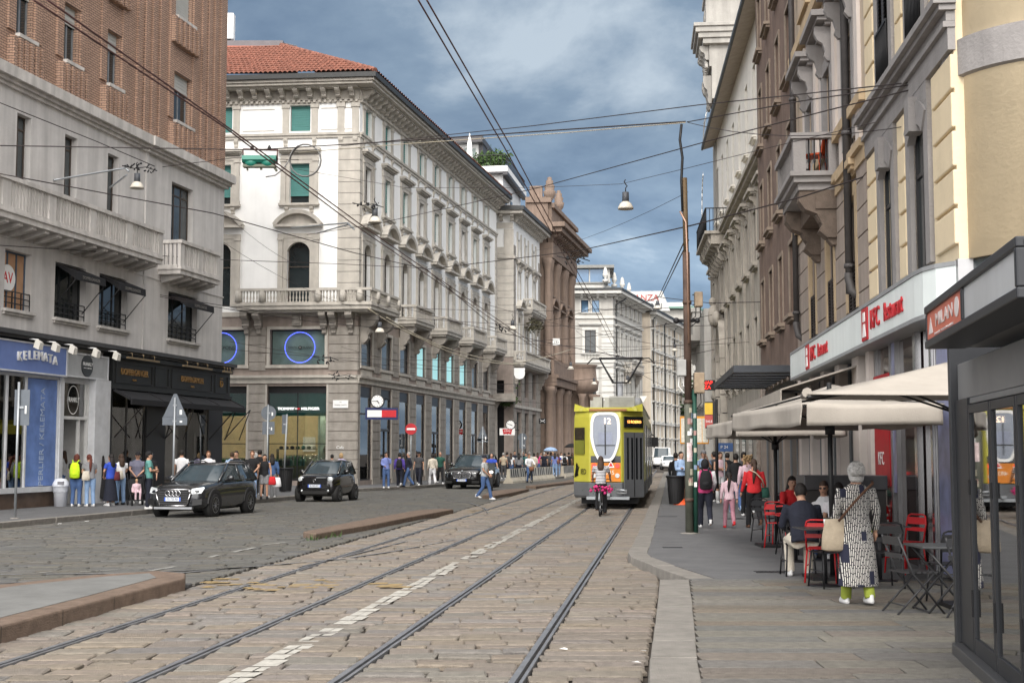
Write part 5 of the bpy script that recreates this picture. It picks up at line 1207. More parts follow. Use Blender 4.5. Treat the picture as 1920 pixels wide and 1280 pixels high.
Y_.put(wallm(0, W_, 4.4, 26, yops(), .1).add([(W_,0,4.4),(W_,6,4.4),(W_,6,26),(W_,0,26)], [(0,1,2,3)]), 'plaster_wall', m_yel)
m = M()
for a, b in ((0,.85),(2.85,3.4),(5.4,W_)):
 z = 4.6
 while z < 25.5:
  if not (7.0 < z < 7.9): m.box(a, b, -.05, .02, z, min(z+.47, 7.2 if z < 7.2 else 99))
  z += .52
Y_.put(m, 'rusticated_pier', m_yel, bevel=.02)
m = M()
m.box(0, W_+.03, -.08, .02, 7.2, 7.5); m.box(0, W_+.05, -.14, .02, 7.503, 7.58); m.box(0, W_+.05, -.1, .02, 7.583, 7.72); m.box(0, W_+.1, -.2, .02, 7.723, 7.8); m.box(0, W_+.14, -.28, .02, 7.803, 7.9)
Y_.put(m, 'stone_band', m_gst)
wy = Rep(window(1.0, 2.35, m_gst, .1, .3, .07, 0, arch=False, frame=m_frame, nv=1, nh=(.62,), pane=m_glass)); wy2 = Rep(window(1.0, 3.0, m_gst, .1, .28, .06, .1, frame=m_frame, nv=1, nh=(.7,), pane=m_glassd, louver=mat('dark_louvre', (.035,.035,.04), .6), rail=True))
for c in yc:
 wy.at(Y_, c, 4.56)
 for z in (8.0, 13.0, 18.0): wy2.at(Y_, c, z)
m = M()
for c in yc:                                              # segmental heads with keystone over the lower windows
 n = 10; a0 = .75; r = .62/sin(a0)*1.2; zc = 7.06 - r
 for k in range(n):
  t0, t1 = -a0 + 2*a0*k/n, -a0 + 2*a0*(k+1)/n
  for (r0, r1, y) in ((r-.34, r, -.1),):
   P = [(c+r0*sin(t0), zc+r0*cos(t0)), (c+r1*sin(t0), zc+r1*cos(t0)), (c+r1*sin(t1), zc+r1*cos(t1)), (c+r0*sin(t1), zc+r0*cos(t1))]
   m.prismy(P, y, .02)
 m.box(c-.16, c+.16, -.2, .02, 6.6, 7.12)
Y_.put(m, 'window_arch', m_gst)
cyl = Vector((7.3, 17.72, 0)); 
def in_root(b, p): return (Matrix.Rotation(-b.rotation_euler.z, 4, 'Z') @ (Vector(p) - b.location))
lc = in_root(Yb, cyl)
M().lathe([(1.35,4.4),(1.35,26)], (lc.x, lc.y, 0), 64).build('rounded_corner', m_yel, Yb)
M().lathe([(1.36,6.83),(1.42,6.85),(1.42,7.33),(1.36,7.35)], (lc.x, lc.y, 0), 64, False).build('corner_band', m_gst, Yb)
M().lathe([(1.3,.1),(1.3,4.4)], (lc.x, lc.y, 0), 40).build('corner_pier', m_glassd, Yb)
Y_.put(M().box(.01, W_-.5, .5, 9, .1, 26), 'core', MATS['dark_interior'])
m_bei = mat('beige_plaster', (.48,.39,.30), .85, 0, .1, 1.3, .2, 18, streak=.18)
m_bei2 = mat('brown_rustic_plaster', (.31,.26,.225), .85, 0, .14, 1.5, .3, 20, streak=.2)
m_lil = mat('pale_pilaster', (.60,.54,.50), .8, 0, .08, 1.5, streak=.12)
m_gold_s = mat('ochre_stone', (.44,.335,.215), .85, 0, .12, 1.6, .25, 20, streak=.15)
Bb, B_ = RB('beige_house', 'beige house with scrolled window hoods and a stone balcony', 86.0)
WB_ = 10.88; bc = [3.1, 6.1, 9.0]
B_.put(wallm(0, WB_, 7.5, 26, [(c-.5, c+.5, z, z+2.3) for c in bc for z in (7.9, 12.6, 17.3)], .12), 'plaster_wall', m_bei)
B_.put(wallm(0, WB_, 4.3, 7.5, [(c-.5, c+.5, 4.62, 6.8) for c in bc], .12), 'rustic_wall', m_bei2)
m = M()
e = sorted([0] + [v for c in bc for v in (c-.78, c+.78)] + [WB_])
for a, b in zip(e[0::2], e[1::2]):
 for k in range(6): m.box(a, b, -.06, .02, 4.35+k*.52, 4.35+k*.52+.49)
B_.put(m, 'rusticated_pier', m_bei2)
m = M(); m.box(0, WB_, -.18, .02, 7.45, 7.6); m.box(0, WB_, -.1, .02, 7.2, 7.44); m.box(0, WB_, -.16, .02, 8.3, 8.5); m.box(0, WB_, -.2, .02, 12.0, 12.25)
B_.put(m, 'string_course', m_gold_s)
m = M()
for c in bc:
 for sg in (-1, 1): m.box(c+sg*1.05-.2, c+sg*1.05+.2, -.07, .02, 7.62, 11.9)
B_.put(m, 'pilaster', m_lil)
b1 = Rep(window(1.0, 2.18, m_gold_s, .12, .25, .07, .0, 'flat', 1.75, .12, hpr=.22, frame=m_wood, nv=0, nh=(), pane=m_glass, louver=mat('brown_shutter', (.03,.022,.02), .6), botshut=.45)); b2 = Rep(window(1.0, 2.3, m_gst, .12, .28, .08, .0, 'flat', 2.1, .5, hpr=.5, frame=m_wood, nv=1, nh=(.7,), pane=m_glass, louver=None)); b3 = Rep(window(1.0, 2.3, m_gold_s, .12, .25, .06, .1, 'flat', 1.8, .3, hpr=.4, frame=m_wood, nv=1, nh=(), pane=m_glass, louver=MATS['dark_louvre']))
for c in bc: b1.at(B_, c, 4.62); b2.at(B_, c, 7.9); b3.at(B_, c, 12.6); b3.at(B_, c, 17.3)
B_.put(M().box(.05, WB_-.05, .4, 9, 4.3, 26), 'core', MATS['dark_interior'])
m = M(); x0, x1, d = 4.15, 7.35, .95
m.box(x0, x1, -d, 0, 7.5, 7.62); m.box(x0-.08, x1+.08, -d-.08, 0, 7.623, 7.72); m.box(x0+.1, x1-.1, -d+.1, 0, 7.35, 7.497)
bal = B_.put(m, 'balcony', m_gst)
m = M(); m.box(x0-.06, x1+.06, -d-.06, -d+.2, 8.42, 8.54)
for s_ in (x0-.06, x1-.16): m.box(s_, s_+.22, -d+.203, 0, 8.42, 8.54)
for x in (x0, x1-.26): m.box(x, x+.26, -d, -d+.26, 7.723, 8.417)
for x in (x0, x1-.2): m.box(x, x+.2, -.22, 0, 7.723, 8.417)
m.build('parapet', m_gst, bal)
r = M()
for k in range(14): x = x0+.35 + k*(x1-x0-.7)/13; r.box(x-.04, x+.04, -d+.05, -d+.12, 7.73, 8.41)
r.build('stone_grille', m_gst, bal)
r = M()
for s_ in (x0+.1, x1-.1):
 for k in range(4): r.lathe([(.014,0),(.014,.18),(.03,.24),(.014,.3),(.03,.36),(.014,.42),(.014,.69)], (s_, -.62+k*.12, 7.725), 6)
r.build('iron_bars', m_iron, bal)
r = M()
for x in (x0+.35, x1-.35): console(r, x, -.02, 7.347, .42, .8, 1.0); console(r, x, -.02, 7.0, .3, .45, .8)
r.box(x0+.1, x1-.1, -.5, -.02, 6.95, 7.345)
r.build('bracket', mat('weathered_bracket', (.13,.10,.08), .9, 0, .3, 4, .4), bal)
ch = T('balcony_chair', 'orange red plastic chair standing on the stone balcony', 'chair', B_.world(6.85, 7.73, -.45), AR - .5)
m_orp = mat('orange_plastic', (.60,.085,.02), .45)
M().box(-.22,.22,-.22,.22,.40,.44).build('seat', m_orp, ch); M().prismx([(.2,.44),(.24,.44),(.33,.85),(.29,.85)], -.21, .21).build('backrest', m_orp, ch)
for sx in (-1,1):
 for sy in (-1,1): M().tube([(sx*.2,sy*.2,0),(sx*.18,sy*.18,.4)], .022, 6).build('leg', m_orp, ch)
for s_ in (9.35, .6):
 m = M(); x = s_; m.tube([(x,-.16,4.9 if s_>5 else 5.2),(x,-.16,24)], .075, 10)
 zb = 5.2 if s_ > 5 else 5.1
 m.tube([(x,-.16,zb+.1),(x,-.17,zb),(x+.12,-.14,zb-.25),(x+.2,.1,zb-.45)], [.09,.085,.08,.07], 10)
 for z in (5.4, 8.0, 11.0, 14.0): m.lathe([(.1,0),(.1,.08)], (x,-.16,z), 10); m.box(x, x+.25, -.17, -.14, z, z+.03)
 B_.put(m, 'downpipe', mat('old_lead_pipe', (.07,.065,.065), .6, .2, .2, 4))
m = M()
for a, b in ((0,.6),(2.2,2.7),(4.3,4.9),(6.6,7.2),(8.9,9.6),(10.5,10.88)): m.box(a, b, -.08, .3, .12, 4.3)
m.box(0, WB_, -.04, .3, 3.75, 4.298)
B_.put(m, 'ground_pier', m_lil)
for a, b in ((.6,2.2),(2.7,4.3),(4.9,6.6),(7.2,8.9),(9.6,10.5)):
 f = M(); f.box(a, a+.07, .1, .18, .12, 3.75); f.box(b-.07, b, .1, .18, .12, 3.75); f.box(a+.07, b-.07, .1, .18, 2.7, 2.78); f.box(a+.07, b-.07, .1, .18, .12, .5)
 s = B_.put(f, 'shop_window', mat('grey_shopfront', (.17,.18,.19), .5)); M().box(a+.07, b-.07, .13, .145, .5, 3.75).build('pane', m_glass, s)
m_red = mat('restaurant_red', (.42,.012,.02), .45)
f = M(); f.box(0, .12, 0, .1, .12, 4.4); f.box(1.55, 1.66, -.02, .1, .12, 4.4); f.box(2.05, 2.1, -.02, .1, .12, 4.4); f.box(3.6, 3.7, -.02, .1, .12, 4.4); f.box(5.0, 5.12, -.02, .1, .12, 4.4); f.box(W_-.3, W_, -.02, .2, .12, 4.4)
s = Y_.put(f, 'shop_window', mat('brushed_steel', (.34,.34,.35), .35, .8)); M().box(.12, W_-.3, .05, .065, .12, 4.4).build('pane', mat('tinted_glass', (.03,.018,.018), .06, spec=.7, var=.3, scale=1.5), s)
Y_.put(M().box(.15, 1.55, -.04, .0, 1.3, 3.2), 'red_panel', m_red); txt('KFC', .32, m_white, Yb, Y_.loc(.8, 1.75, -.05), 0, .003)
Y_.put(M().box(1.68, 2.04, .0, .03, 1.2, 4.0).box(5.2, 6.2, -.03, .03, .2, 3.7), 'poster_panel', mat('lavender_screen', (.24,.26,.42), .3, var=.45, scale=2.2))
Y_.put(M().box(3.72, 3.9, -.06, .03, .2, 4.3).box(4.85, 4.98, -.06, .02, .2, 4.3), 'mirror_strip', m_chrome)
t = T('restaurant_sign', 'long pale restaurant fascia with red KFC Restaurant lettering bending round the corner', 'sign', RP(86.8), AR)
sgw = mat('backlit_white', (.74,.80,.80), .35, 0, .05, 1.5, streak=.1)
cpl = [(0,-.35),(14.6,-.35),(15.5,-.35),(15.95,-.32),(16.3,-.22),(16.58,-.02),(16.74,.3),(16.82,.8),(16.86,2.5)]
z0, z1 = 3.74, 4.33
m = M().mi(0); q = M(); 
for (xa, ya), (xb, yb) in zip(cpl, cpl[1:]):
 m.mi(0).add([(xa,ya,z0),(xb,yb,z0),(xb,yb,z1),(xa,ya,z1)], [(0,1,2,3)])
 m.mi(1).add([(xa,ya-.015,z1),(xb,yb-.015,z1),(xb,yb-.015,z1+.06),(xa,ya-.015,z1+.06)], [(0,1,2,3)]).add([(xa,ya-.015,z0-.06),(xb,yb-.015,z0-.06),(xb,yb-.015,z0),(xa,ya-.015,z0)], [(0,1,2,3)])
 m.add([(xa,ya-.015,z1+.06),(xb,yb-.015,z1+.06),(xb,max(yb,-.2)+.34,z1+.06),(xa,max(ya,-.2)+.34+.0*xa,z1+.06)], [(0,1,2,3)]); m.add([(xa,ya-.015,z0-.06),(xb,yb-.015,z0-.06),(xb,yb+.6 if xb>13.4 else .3,z0-.06),(xa,ya+.6 if xa>13.4 else .3,z0-.06)], [(0,1,2,3)])
m.add([(0,-.365,z0-.06),(0,0,z0-.06),(0,0,z1+.06),(0,-.365,z1+.06)], [(0,1,2,3)])
m.build('fascia', [sgw, mat('fascia_grey', (.25,.26,.27), .5)], t)
for x0_, w_ in ((3.25, 3.9), (11.15, 3.75)):
 M().box(x0_, x0_+.56, -.375, -.353, z0+.02, z1-.02).build('logo_panel', m_red, t)
 M().prismy([(x0_+.12,z0+.08),(x0_+.44,z0+.08),(x0_+.36,z0+.3),(x0_+.2,z0+.3)], -.385, -.376).prismy([(x0_+.17,z0+.34),(x0_+.39,z0+.34),(x0_+.37,z0+.5),(x0_+.19,z0+.5)], -.385, -.376).build('logo_marks', m_white, t)
 txt('KFC', .46, m_red, t, (x0_+1.25, -.365, z0+.3), 0, .012, sx=1.05); txt('Restaurant', .42, m_red, t, (x0_+2.82, -.365, z0+.3), 0, .012, sx=.82)
m_brn = mat('brown_render', (.18,.125,.10), .9, 0, .2, 1.6, .35, 20, streak=.3)
Nb, N_ = RB('brown_house', 'tall dark brown rendered house with narrow windows and stained walls', 74.5)
WN = 11.48; nc = [1.4, 4.2, 7.1, 9.9]
nz_ = [5.6, 8.9, 12.2, 15.5, 18.8, 22.1]
N_.put(wallm(0, WN, 4.3, 27, [(c-.5, c+.5, z, z+2.0) for c in nc for z in nz_], .16).add([(WN,0,4.3),(WN,4,4.3),(WN,4,27),(WN,0,27)], [(0,1,2,3)]), 'rendered_wall', m_brn)
n1_ = Rep(window(1.0, 2.0, mat('pale_brown_trim', (.24,.19,.15), .85, 0, .2, 3), .16, .12, .04, .1, frame=m_wood, nv=1, nh=(), pane=m_glass))
for c in nc:
 for z in nz_: n1_.at(N_, c, z)
N_.put(M().box(.05, WN-.05, .35, 8, 4.3, 27), 'core', MATS['dark_interior'])
m = M()
for a, b in ((0,.5),(3.4,3.9),(7.2,7.7),(11,11.48)): m.box(a, b, -.05, .3, .12, 4.3)
m.box(0, WN, -.03, .3, 3.6, 4.298); N_.put(m, 'ground_pier', m_bei2)
for a, b in ((.5,3.4),(3.9,7.2),(7.7,11)):
 f = M(); f.box(a, a+.07, .1, .18, .12, 3.6); f.box(b-.07, b, .1, .18, .12, 3.6); f.box((a+b)/2-.04, (a+b)/2+.04, .1, .18, .12, 3.6); f.box(a+.07, b-.07, .1, .18, .12, .4)
 s = N_.put(f, 'shop_window', MATS['grey_shopfront']); M().box(a+.07, b-.07, .13, .145, .4, 3.6).build('pane', m_glass, s)
m_cst = mat('weathered_limestone', (.40,.365,.32), .9, 0, .18, 1.4, .4, 14, streak=.3)
m_cwh = mat('upper_white_plaster', (.80,.765,.70), .85, 0, .08, 1.0, streak=.15)
Cb_, C_ = RB('curved_house', 'long pale stone house with white upper floors under a deep overhanging eave', 43.5); Cb_.rotation_euler.z += .016
WC = 31.0; cc = [2.5 + 3.25*i for i in range(9)]
zs1 = [5.0, 8.2]; zs2 = [14.9]
C_.put(wallm(0, WC, .12, 13.0, [(c-.55, c+.55, z, z+2.1) for c in cc for z in (5.0, 9.2)], .2).add([(0,0,.12),(0,8,.12),(0,8,13),(0,0,13)], [(0,1,2,3)]), 'stone_wall', m_cst)
C_.put(wallm(4.6, WC, 13.0, 18.8, [(c-.55, c+.55, 14.2, 17.2) for c in cc[1:]], .2).add([(4.6,0,13),(4.6,8,13),(4.6,8,18.8),(4.6,0,18.8)], [(0,1,2,3)]), 'plaster_wall', m_cwh)
c1 = Rep(window(1.1, 2.1, m_cst, .2, .22, .08, .14, 'flat', 2.0, .25, hpr=.4, frame=m_wood, nv=0, nh=(), pane=m_glass)); c2 = Rep(window(1.1, 2.1, m_cst, .2, .2, .07, .16, frame=m_wood, nv=0, nh=(), pane=m_glass, cons=True)); c3 = Rep(window(1.1, 3.2, m_cwh, .2, .0, .03, .06, frame=m_wood, nv=0, nh=(), pane=m_glass))
for c in cc:
 c1.at(C_, c, 9.2); c2.at(C_, c, 5.0)
 if c > 5: c3.at(C_, c, 14.2)
m = M(); m.box(0, WC, -.3, .02, 12.7, 12.85); m.box(0, WC, -.42, .02, 12.853, 13.05)
for i in range(10): x = .9 + 3.25*i; m.box(x-.3, x+.3, -.1, .02, 4.6, 12.69) if x+.3 < WC else None
C_.put(m, 'string_course', m_cst)
m = M(); n_ = 20
for k in range(n_):
 xa, xb = 4.1 + (WC-4.1)*k/n_, 4.1 + (WC-4.1)*(k+1)/n_
 oa = ob = -.66
 m.add([(xa,oa,18.6),(xb,ob,18.6),(xb,.02,18.8),(xa,.02,18.8),(xa,oa,18.75),(xb,ob,18.75),(xb,3,19.6),(xa,3,19.6)], [(0,1,2,3),(4,7,6,5),(0,4,5,1)])
C_.put(m, 'eave', mat('eave_wood', (.40,.34,.28), .8, var=.12)); C_.put(M().box(4.05, WC, -.76, -.662, 18.58, 18.78), 'gutter', m_gut)
C_.put(M().box(.05, WC-.05, .4, 8, .1, 12.9).box(4.65, WC-.05, .4, 8, 12.9, 18.7), 'core', MATS['dark_interior'])
m = M(); x0, x1, d = 4.0, 11.5, 1.1                     # bowed balcony with railing
m.box(x0, x1, -d, 0, 12.7, 12.85)
for k in range(6): console(m, x0+.5+k*(x1-x0-1)/5, -.02, 12.69, .3, .9, 1.3)
m.box(x0+.1, x1-.1, -.8, -.02, 12.2, 12.69)
cbal = C_.put(m, 'balcony', m_cst); r = M()
for k in range(38): x = x0 + .05 + k*(x1-x0-.1)/37; r.tube([(x,-d+.05,12.85),(x,-d+.05,13.95)], .016, 4)
for k in range(7):
 for x in (x0+.05, x1-.05): r.tube([(x,-k*.17,12.85),(x,-k*.17,13.95)], .016, 4)
r.box(x0, x1, -d+.02, -d+.08, 13.95, 14.0)
for x in (x0, x1-.05): r.box(x, x+.05, -d+.081, 0, 13.95, 14.0)
r.build('railing', m_iron, cbal)
m = M()                                                    # great arched doorway with a carved figure
n = 12
for k in range(n):
 a0, a1 = pi*k/n, pi*(k+1)/n; f = lambda r_, a: (8.5 + r_*cos(a)*1.6, 6.6 + r_*sin(a)*2.1)
 P = [f(.8,a0), f(1.05,a0), f(1.05,a1), f(.8,a1)]; m.prismy(P, -.35, .02)
for x in (8.5-1.68, 8.5+1.28):
 for k in range(7): m.box(x, x+.4, -.33 - .04*(k % 2), .02, .12+k*.93, .12+k*.93+.88)
m.ell((8.5,-.5,8.9), (.35,.3,.6), 10, 8); m.ell((8.5,-.55,9.6), (.18,.2,.24), 10, 8); m.ell((8.0,-.4,8.7), (.3,.2,.4), 8, 6); m.ell((9.0,-.4,8.7), (.3,.2,.4), 8, 6)
C_.put(m, 'arched_doorway', m_cst)
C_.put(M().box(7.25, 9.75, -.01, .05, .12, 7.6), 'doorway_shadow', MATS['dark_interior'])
m = M()
for a in range(6): m.box(12.0+a*3.1, 13.6+a*3.1, -.03, .02, .3, 3.6)
C_.put(m, 'shop_opening', m_glass)
m = M(); m.tube([(20.8,-.2,8.4),(20.8,-1.5,5.2)], .02, 5)
tw = T('ornate_tower', 'ornate pale corner turret with scrolls and cornice rising behind the overhanging eave', 'building', RP(46.6), AR); t_ = Fr(tw)
m_orn = mat('ornate_stone', (.36,.345,.32), .85, 0, .12, 1.4, .35, 14, streak=.22)
t_.put(M().box(.1, 2.2, .0, 4, 12.9, 21.2).box(-.1, 2.2, -.12, 4, 21.2, 23.0).box(-.5, 2.2, -.25, 4, 23.0, 24.2), 'turret_wall', m_orn)
m = M(); m.box(-1.0, 2.5, -.6, 4, 24.2, 24.5); m.box(-1.3, 2.6, -.85, 4, 24.503, 24.8); m.box(-1.5, 2.7, -1.0, 4, 24.803, 25.1); m.box(-1.6, 2.8, -1.1, 4, 25.103, 25.3)
for i in range(4): console(m, -.5+i*.8, -.26, 24.19, .35, .5, .8)
t_.put(m, 'cornice', m_orn, bevel=.02)
m = M()
for x in (.2, 1.5):
 for k in range(14):
  a = k*.5; r_ = .6 - k*.04; 
  if k: m.tube([(x+pr*cos(pa), -.4, 22.9+pr*sin(pa)), (x+r_*cos(a), -.4, 22.9+r_*sin(a))], .11, 6)
  pr, pa = r_, a
 console(m, x, -.12, 22.6, .5, .45, 1.6)
t_.put(m, 'scroll', m_orn)
m = M(); m.box(-.2, 1.9, -.4, 1.6, 25.303, 26.9); m.box(-.3, 2.0, -.5, 1.7, 26.903, 27.2); m.box(0, 1.6, -.2, 1.4, 27.203, 28.6); m.box(-.1, 1.75, -.3, 1.5, 28.603, 28.9); m.box(.2,1.4,0,1.2,28.903,32)
m.box(.2, 1.4, -.46, -.4, 25.8, 26.4); t_.put(m, 'finial', m_orn, bevel=.03)
fb = T('far_balcony_house', 'pale house far down on the right with a projecting console', 'building', RP(20), AR); f_ = Fr(fb)
f_.put(M().box(0, 14, 0, 6, .1, 11.2), 'wall', m_orn); m = M(); m.box(-.2, 8, -.8, .0, 9.6, 10.0); m.box(-.1, 8, -.5, 0, 10.003, 11.6); m.box(-.3,8.1,-.6,0,11.603,11.9); console(m, .6, 0, 9.59, .7, .7, 1.2); f_.put(m, 'console_balcony', m_orn)
fw = Rep(window(1.1, 2.0, m_orn, .05, .2, .08, .1, frame=m_wood, nv=0, nh=(), pane=m_glass))
for x in (2.0, 5.0, 8.0, 11.0):
 for z in (1.0, 5.0): fw.at(f_, x, z, -.04)
tb = T('street_tree', 'green tree crown showing behind the pole boxes at the street end', 'tree', Vector((26.5, 190, 0)))
M().tube([(0,0,0),(.2,.1,4),(0,0,9)], [.4,.3,.12], 8).build('trunk', m_bark, tb); rr = random.Random(9); pts = [(rr.gauss(0,2.0), rr.gauss(0,2.0), rr.uniform(7,12)) for k in range(16)]
leaves('crown', None, '', tb, pts, 1600, m_leafd, 17, .4, (1.6,1.6,1.3))
for i, (px, py, Y, lb) in enumerate(((1325, 235, 79, 'white comb shaped aerial fixed under the ornate turret'), (1318, 380, 72, 'curved white spiky bird deterrent wire beside the railed balcony'))):
 p = AT(px, py, Y); t = T('roof_aerial', lb, 'aerial', p, AR)
 m = M()
 if i == 0:
  for k in range(6): m.tube([(k*.28-.8, 0, .9-k*.05), (k*.22-1.6+.8, -.2, -.9+k*.18)], .025, 5)
  m.tube([(-1.2,0,.6),(.6,0,1.0)], .03, 5)
 else:
  for k in range(9):
   a = pi/2 + k*.2; q = (-(.0)+1.9*cos(a)+.6, 0, 2.4*sin(a)-1.0); m.tube([q, (q[0]-.25, 0, q[2]+.2)], .012, 4)
   if k: m.tube([pq, q], .03, 5)
   pq = q
 m.build('rods', m_white, t)
t = T('louvre_canopy', 'black steel louvred canopy over the shop beyond the restaurant', 'canopy', RP(76.5, 3.95), AR)
m = M()
for k in range(7): x = .1 + k*1.35; m.prismx([(-1.7,.02),(-.05,.02),(-.05,.12),(-1.7,.12)], x, x+.9)
m.build('louvre', mat('canopy_steel', (.055,.06,.07), .5, .4), t); M().box(0, 9.6, -1.75, -1.68, 0, .18).box(0,.08,-1.68,-.02,0,.18).box(9.52,9.6,-1.68,-.02,0,.18).build('edge_beam', MATS['canopy_steel'], t)
M().box(.5, 9.0, -.1, -.02, -1.0, -.1).build('dark_fascia', m_black, t)
m_cv = mat('cream_canvas', (.33,.30,.265), .9, 0, .08, 2.5, .15, 60)
t = T('shop_awning', 'sloping beige shop awning in front of the black fascia', 'awning', RP(84.0, 3.55), AR)
M().prismx([(0,0),(0,-.04),(-1.5,-.5),(-1.5,-.72),(-1.52,-.72),(-1.52,-.48)], 0, 11.5).build('canopy', m_cv, t)
for x in (.3, 11.2): M().tube([(x,0,-.5),(x,-1.45,-.52)], .03, 6).build('arm', m_iron, t)
t = T('led_sign', 'small black LED sign reading SNAP ZZA in glowing red letters', 'sign', AT(1326, 722, 50), -.05)
lr = emit('led_red', (1, .03, .02), 1.6); M().box(-.36, .3, -.06, .06, -.19, .19).build('case', m_black, t); txt('SNAP', .19, lr, t, (-.03,-.07,.085), 0, .004); txt('ZZA', .19, lr, t, (-.06,-.07,-.085), 0, .004)
t = T('pillar_sign', 'yellow and red box sign on a black frame above the pavement', 'sign', AT(1330, 778, 42), -.25)
M().box(-.12, .2, -.1, .1, -.42, .42).build('case', m_black, t); M().box(-.13, .12, -.13, -.101, .02, .38).build('yellow_panel', mat('sign_yellow', (.62,.40,.03), .4), t); M().box(-.13, .12, -.13, -.101, -.4, .0).build('red_panel', mat('sign_brick_red', (.38,.06,.05), .4), t)
txt('SALE', .1, m_white, t, (0,-.135,-.2), 0, .003); M().tube([(.22,0,.5),(.22,0,-2.3)], .05, 8).build('post', m_black, t)
t = T('street_sign', 'blue street sign partly hidden under the far parasol edge', 'sign', AT(1358, 838, 44), -.1); M().box(-.28,.28,-.02,.02,-.14,.14).build('plate', mat('sign_bright_blue', (.05,.11,.27), .5), t); M().tube([(0,.03,-1.9),(0,.03,.14)], .03, 6).build('post', m_steel, t); txt('P 24', .14, m_white, t, (0,-.025,0), 0, .002)
# ---------------------------------------------------------------- NEWS KIOSK
m_kio = mat('kiosk_graphite', (.035,.037,.042), .45, .3, .12, 3)
m_kpan = mat('kiosk_grey_panel', (.22,.22,.222), .5, .2, .1, 2)
kz = G(1795, 1222, .12); kz.z = .02
KB = T('news_kiosk', 'dark metal news kiosk with sliding glass doors and a lightbox fascia', 'kiosk', kz, atan2(-1, -.17)); K = Fr(KB)
LK = 4.6
K.put(M().box(0, .1, -.02, 2.2, .05, 2.78), 'corner_post', m_kio, bevel=.01); K.put(M().box(.1, .74, .02, .1, .21, 2.3), 'side_panel', m_kio)
K.put(M().box(.74, LK, .04, .12, 2.25, 2.3).box(.1, LK, .05, .12, 2.303, 2.62), 'upper_panel', m_kpan, bevel=.008)
K.put(M().box(.1, LK, 1.6, 2.2, .1, 2.62).box(LK-.1, LK, .1, 2.2, .1, 2.6), 'rear_wall', mat('kiosk_inside', (.55,.57,.57), .6))
K.put(M().box(.1, LK, -.06, .1, 0.02, .2), 'plinth', mat('kiosk_sill', (.12,.12,.125), .4, .6), bevel=.01)
K.put(M().box(.3, LK, .1, 1.6, .1, .22), 'floor', MATS['kiosk_inside'])
for i, (a, b) in enumerate(((.76,1.70),(1.73,2.68),(2.71,3.66),(3.69,4.5))):
 f = M(); f.box(a, a+.055, .02, .07, .2, 2.24); f.box(b-.055, b, .02, .07, .2, 2.24); f.box(a+.055, b-.055, .022, .068, 2.17, 2.24); f.box(a+.055, b-.055, .022, .068, .2, .33)
 d_ = K.put(f, 'sliding_door', m_kio, bevel=.004); M().box(a+.055, b-.055, .04, .05, .33, 2.17).build('pane', shopglass('kiosk_glass', (.80,.93,.93), .3), d_)
 M().box(a+.015, a+.04, .005, .019, .5, .72).build('hinge', m_iron, d_); M().box(a+.015, a+.04, .005, .019, 1.5, 1.62).build('hinge', m_iron, d_)
sh = M()
for z in (.45, .85, 1.25, 1.65): sh.box(.4, LK-.2, .55, 1.5, z, z+.03)
K.put(sh, 'shelf', m_white)
rr = random.Random(21); MG = [mat('mag_%d' % i, c, .5, var=.35, scale=7) for i, c in enumerate(((.15,.30,.42),(.45,.10,.09),(.62,.60,.55),(.30,.38,.30),(.12,.14,.20),(.55,.45,.15)))]
n_mag = 0
for z in (.48, .88, 1.28, 1.68):
 x = .42
 while x < LK-.5:
  w_ = rr.uniform(.18,.28); q = M().prismx([(.5,0),(.52,0),(.66,.3),(.64,.3)], 0, w_*.92)
  o = q.build('magazine', rr.choice(MG)); o.parent = None
  p = K.world(x, z, 0); o.location = p; o.rotation_euler = (0, 0, KB.rotation_euler.z); tag(o, 'magazine leaning in the rows behind the kiosk glass', 'magazine', 'magazines on the kiosk shelves'); x += w_; n_mag += 1
fz = T('kiosk_fascia', 'overhanging kiosk lightbox with an orange MILANO panel and blank white panels', 'sign', K.world(.9, 2.744, -.3), KB.rotation_euler.z); fz.scale = (1, 1, .73)
m = M(); LF = 3.75; m.box(0, LF, 0, 2.4, .34, .40); m.box(0, LF, -.03, .12, .335, .42); m.box(0, LF, -.03, .3, -.06, .03); m.box(0, .03, -.02, 2.4, .03, .335); m.box(1.8, 1.86, -.025, .05, .03, .335); m.box(LF-.06, LF, -.03, 2.4, .03, .335)
m.build('frame', m_kio, fz, bevel=.012); M().box(.03, LF, .3, 2.4, -.05, .0).build('soffit', m_kpan, fz)
M().box(.03, 1.8, -.008, .06, .03, .335).build('orange_panel', mat('orange_panel', (.62,.15,.09), .4, var=.05), fz); M().box(1.86, LF-.06, -.006, .06, .03, .335).build('white_panel', mat('dull_lightbox', (.52,.53,.54), .35, 0, .07, 1.2, streak=.12), fz)
wt = mat('pale_letter', (.75,.68,.66), .5); txt('MILAN', .2, wt, fz, (.95, -.012, .195), 0, .003, sx=1.5)
M().disc((0,0), .1, -.013, -.009, 24).build('letter_o', wt, fz).location = (1.56, 0, .2)
M().prismy([(.12,.09),(.36,.09),(.24,.27)], -.012, -.009).build('spire_mark', wt, fz); txt('INFO POINT TICKETS MAPS GUIDES', .035, wt, fz, (.92, -.012, .06), 0, .002, sx=1.7)
bx = T('awning_cassette', 'folded awning box sticking out beside the kiosk corner', 'awning', K.world(.02, 2.36, .2), KB.rotation_euler.z)
M().box(-.62, 0, -.1, .1, .04, .14).build('upper_arm', mat('old_aluminium', (.26,.25,.22), .5, .5), bx); M().box(-.55, 0, -.08, .1, -.16, -.08).build('lower_bar', m_kio, bx); M().box(-.5, -.02, -.05, .08, -.06, .03).build('rolled_cloth', m_cv, bx); M().tube([(-.58,0,.1),(-.58,0,-.16)], .03, 6).build('end_bracket', m_kio, bx)
